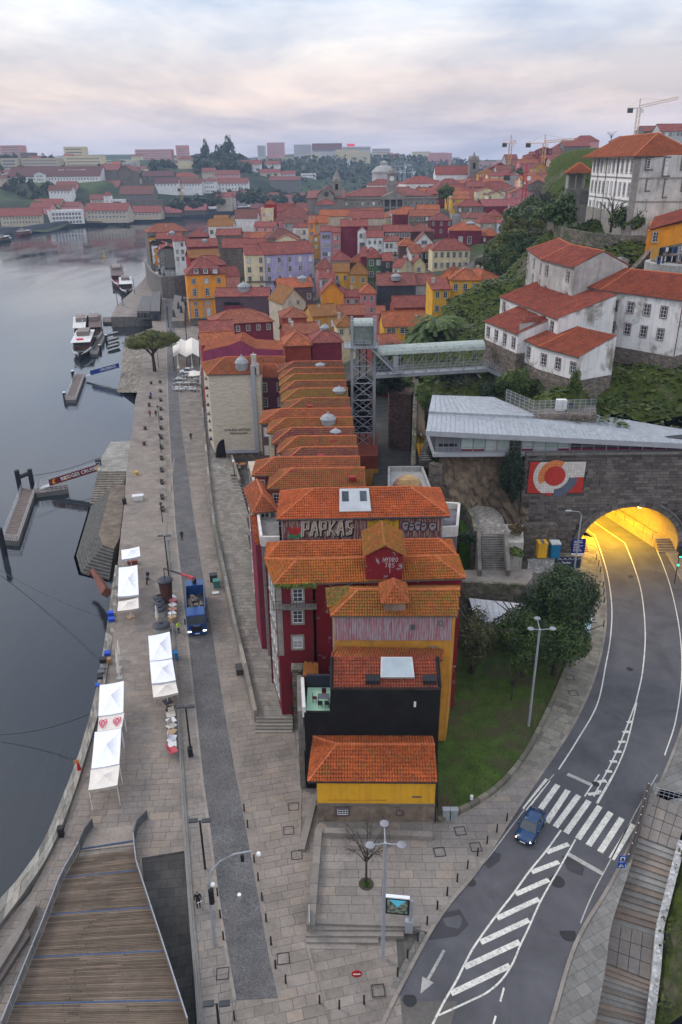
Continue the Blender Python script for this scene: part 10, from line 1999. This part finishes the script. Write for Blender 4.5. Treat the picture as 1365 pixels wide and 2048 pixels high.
def gangway(label,a,b_,ban,txt,tc,w=1.5):
 r_=root('gangway',a,label,'gangway');d=(b_-a);s=V((d.y,-d.x,0)).normalized()*w/2;MB().hexa([a-s-U(.2),b_-s-U(.2),b_+s-U(.2),a+s-U(.2),a-s,b_-s,b_+s,a+s]).B('deck',GVW,r_);n=max(5,int(d.length/2))
 rails(r_,[a+s,b_+s],1.2,n,GVW);rails(r_,[a-s,b_-s],1.2,n,GVW)
 f=s if s.y<0 else-s;q0,q1=a.lerp(b_,.16)+f*1.1,a.lerp(b_,.97)+f*1.1
 if q0.x>q1.x:q0,q1=q1,q0
 up1=U(1.35);MB().hexa([q0,q1,q1+V((0,.05,0)),q0+V((0,.05,0)),q0+up1,q1+up1,q1+up1+V((0,.05,0)),q0+up1+V((0,.05,0))]).B('banner',ban,r_)
 yw=atan2(q1.y-q0.y,q1.x-q0.x);sl=atan2(q1.z-q0.z,math.hypot(q1.x-q0.x,q1.y-q0.y));c=q0.lerp(q1,.62)+V((0,-.04,.68));t_=txx(r_,txt,c,yw,1.0,tc);t_.rotation_euler=(MR(yw,3,'Z')@MR(-sl,3,'Y')@MR(pi/2,3,'X')).to_euler();return r_,q0,q1
pontoon('long timber floating pontoon with white rails at the left edge',[(46,976),(72,980),(37,1083),(6,1080)],nb=22);pontoon('short floating stage between the pontoon and the red gangway',[(74,975),(134,968),(137,979),(72,987)],nb=8)
r_,q0,q1=gangway('white gangway with a dark red cruise banner and yellow chevrons',Pz(82,975,-2.9),Pz(200,938,.1),mat('banner_red',(.13,.012,.02),.6),'BRIDGES CRUISE',WHP)
for t in(.06,.3,.95):
 for k in(0,.025):
  c=q0.lerp(q1,t+k)+V((0,-.06,.68));e=(q1-q0).normalized()*.3;b=MB()
  for sg_ in(-1,1):b.poly([c+e+U(.5*sg_),c+e*1.7+U(.5*sg_),c+e*.7,c][::sg_])
  b.B('chevron',mat('chevron_yellow',(.65,.30,.02),.6),r_)
for k,(u,v,vt,l)in en(((42,985,942,'left black mooring pile of the frame at the pontoon head'),(66,975,940,'right black mooring pile of the frame at the pontoon head'),(10,1110,1058,'black mooring pile cut by the left edge'),(131,800,785,'black mooring pile at the near corner of the blue bannered pontoon'),(148,760,742,'black mooring pile at the far corner of the blue bannered pontoon'),(201,702,690,'black mooring pile beside the boat jetty'),(214,684,670,'far black mooring pile beside the boat jetty'))):
 p=Pz(u,v,-4);h=hgt(p,u-2,vt);r_=root('mooring_pile',p,l,'pile');MB().tube([(0,0,-2),(0,0,h)],.48,10).B('pile',BKM,r_,wd_=0);MB().lathe((0,0,h),[(.5,0),(.4,.2),(.05,.3)],10).B('cap',WHP if k>2 else BKM,r_,wd_=0)
 if k==1:w=Pz(42,985,-4)-p;MB().tube([(0,0,h-.6),(w.x,w.y,h-.6)],.45,8).B('cross_beam',BKM,r_,wd_=0)
pontoon('reddish floating pontoon with the blue bannered gangway',[(153,748),(171,748),(152,800),(131,800)],nb=14);gangway('gangway with a blue printed banner',Pz(172,752,-2.9),Pz(243,733,.1),mat('banner_blue',(.012,.035,.22),.6),'CRUZEIROS',WHP)
pontoon('long brown jetty beside the moored tour boats',[(207,668),(213,668),(195,708),(181,708)],nb=14);gangway('far white gangway printed with red letters',Pz(232,642,-2.5),Pz(292,626,.3),mat('banner_white',(.55,.52,.5),.7),'PORTO CRUISES',mat('print_red',(.35,.02,.06),.6),2.)
pontoon('grey floating stage below the far white gangway',[(206,634),(262,634),(262,644),(206,644)],nb=8)
for k,v in en((672,683,697)):P=[Pz(215,v,-3.3),Pz(232,v-5,-3.3)];r_=root('small_boat',P[0],('furthest','middle','nearest')[k]+' of the small grey boats moored inside the jetty','boat','small grey boats',atan2(P[1].y-P[0].y,P[1].x-P[0].x)-1.57);L_=6.;s2=lambda y,w:[(-w,y,.6),(0,y,-.4),(w,y,.6)];loft([s2(0,.1),s2(1.5,1.),s2(4.5,1.1),s2(6,.8)],caps=1).B('hull',mat('grey_hull',(.20,.20,.19),.6),r_,wd_=0);MB().box((0,3.2,.5),(1.6,.4,.1)).B('thwart',DKP,r_,wd_=0)
r_=root('steel_beam',Pz(200,1175,-4),'rusty folded steel beam sticking out of the water beside the quay','beam');P=[Pz(177,1150,-1.6),Pz(186,1140,-.9),Pz(214,1186,-.6)];b=MB();b.tube([P[0],P[1]],.35,4);b.tube([P[1],P[2]],[.35,.85],4);b.B('plate',mat('rust_steel',(.16,.06,.045),.8,.3),r_)
for k,(a,c,l)in en((((0,1470),(186,1425),'mooring cable hanging from the river wall towards the water'),((0,1140),(205,1235),'long mooring cable running across the dark water'),((58,952),(200,915),'mooring cable from the pile frame to the landing'))):
 p,q=Pz(*a,-3.5 if k<2 else .5),Pz(*c,.3);r_=root('mooring_cable',p,l,'cable');MB().tube([p.lerp(q,t)-U(2.5*t*(1-t))for t in lsp(0,1,12)],.05,4).B('cable',BKM,r_)
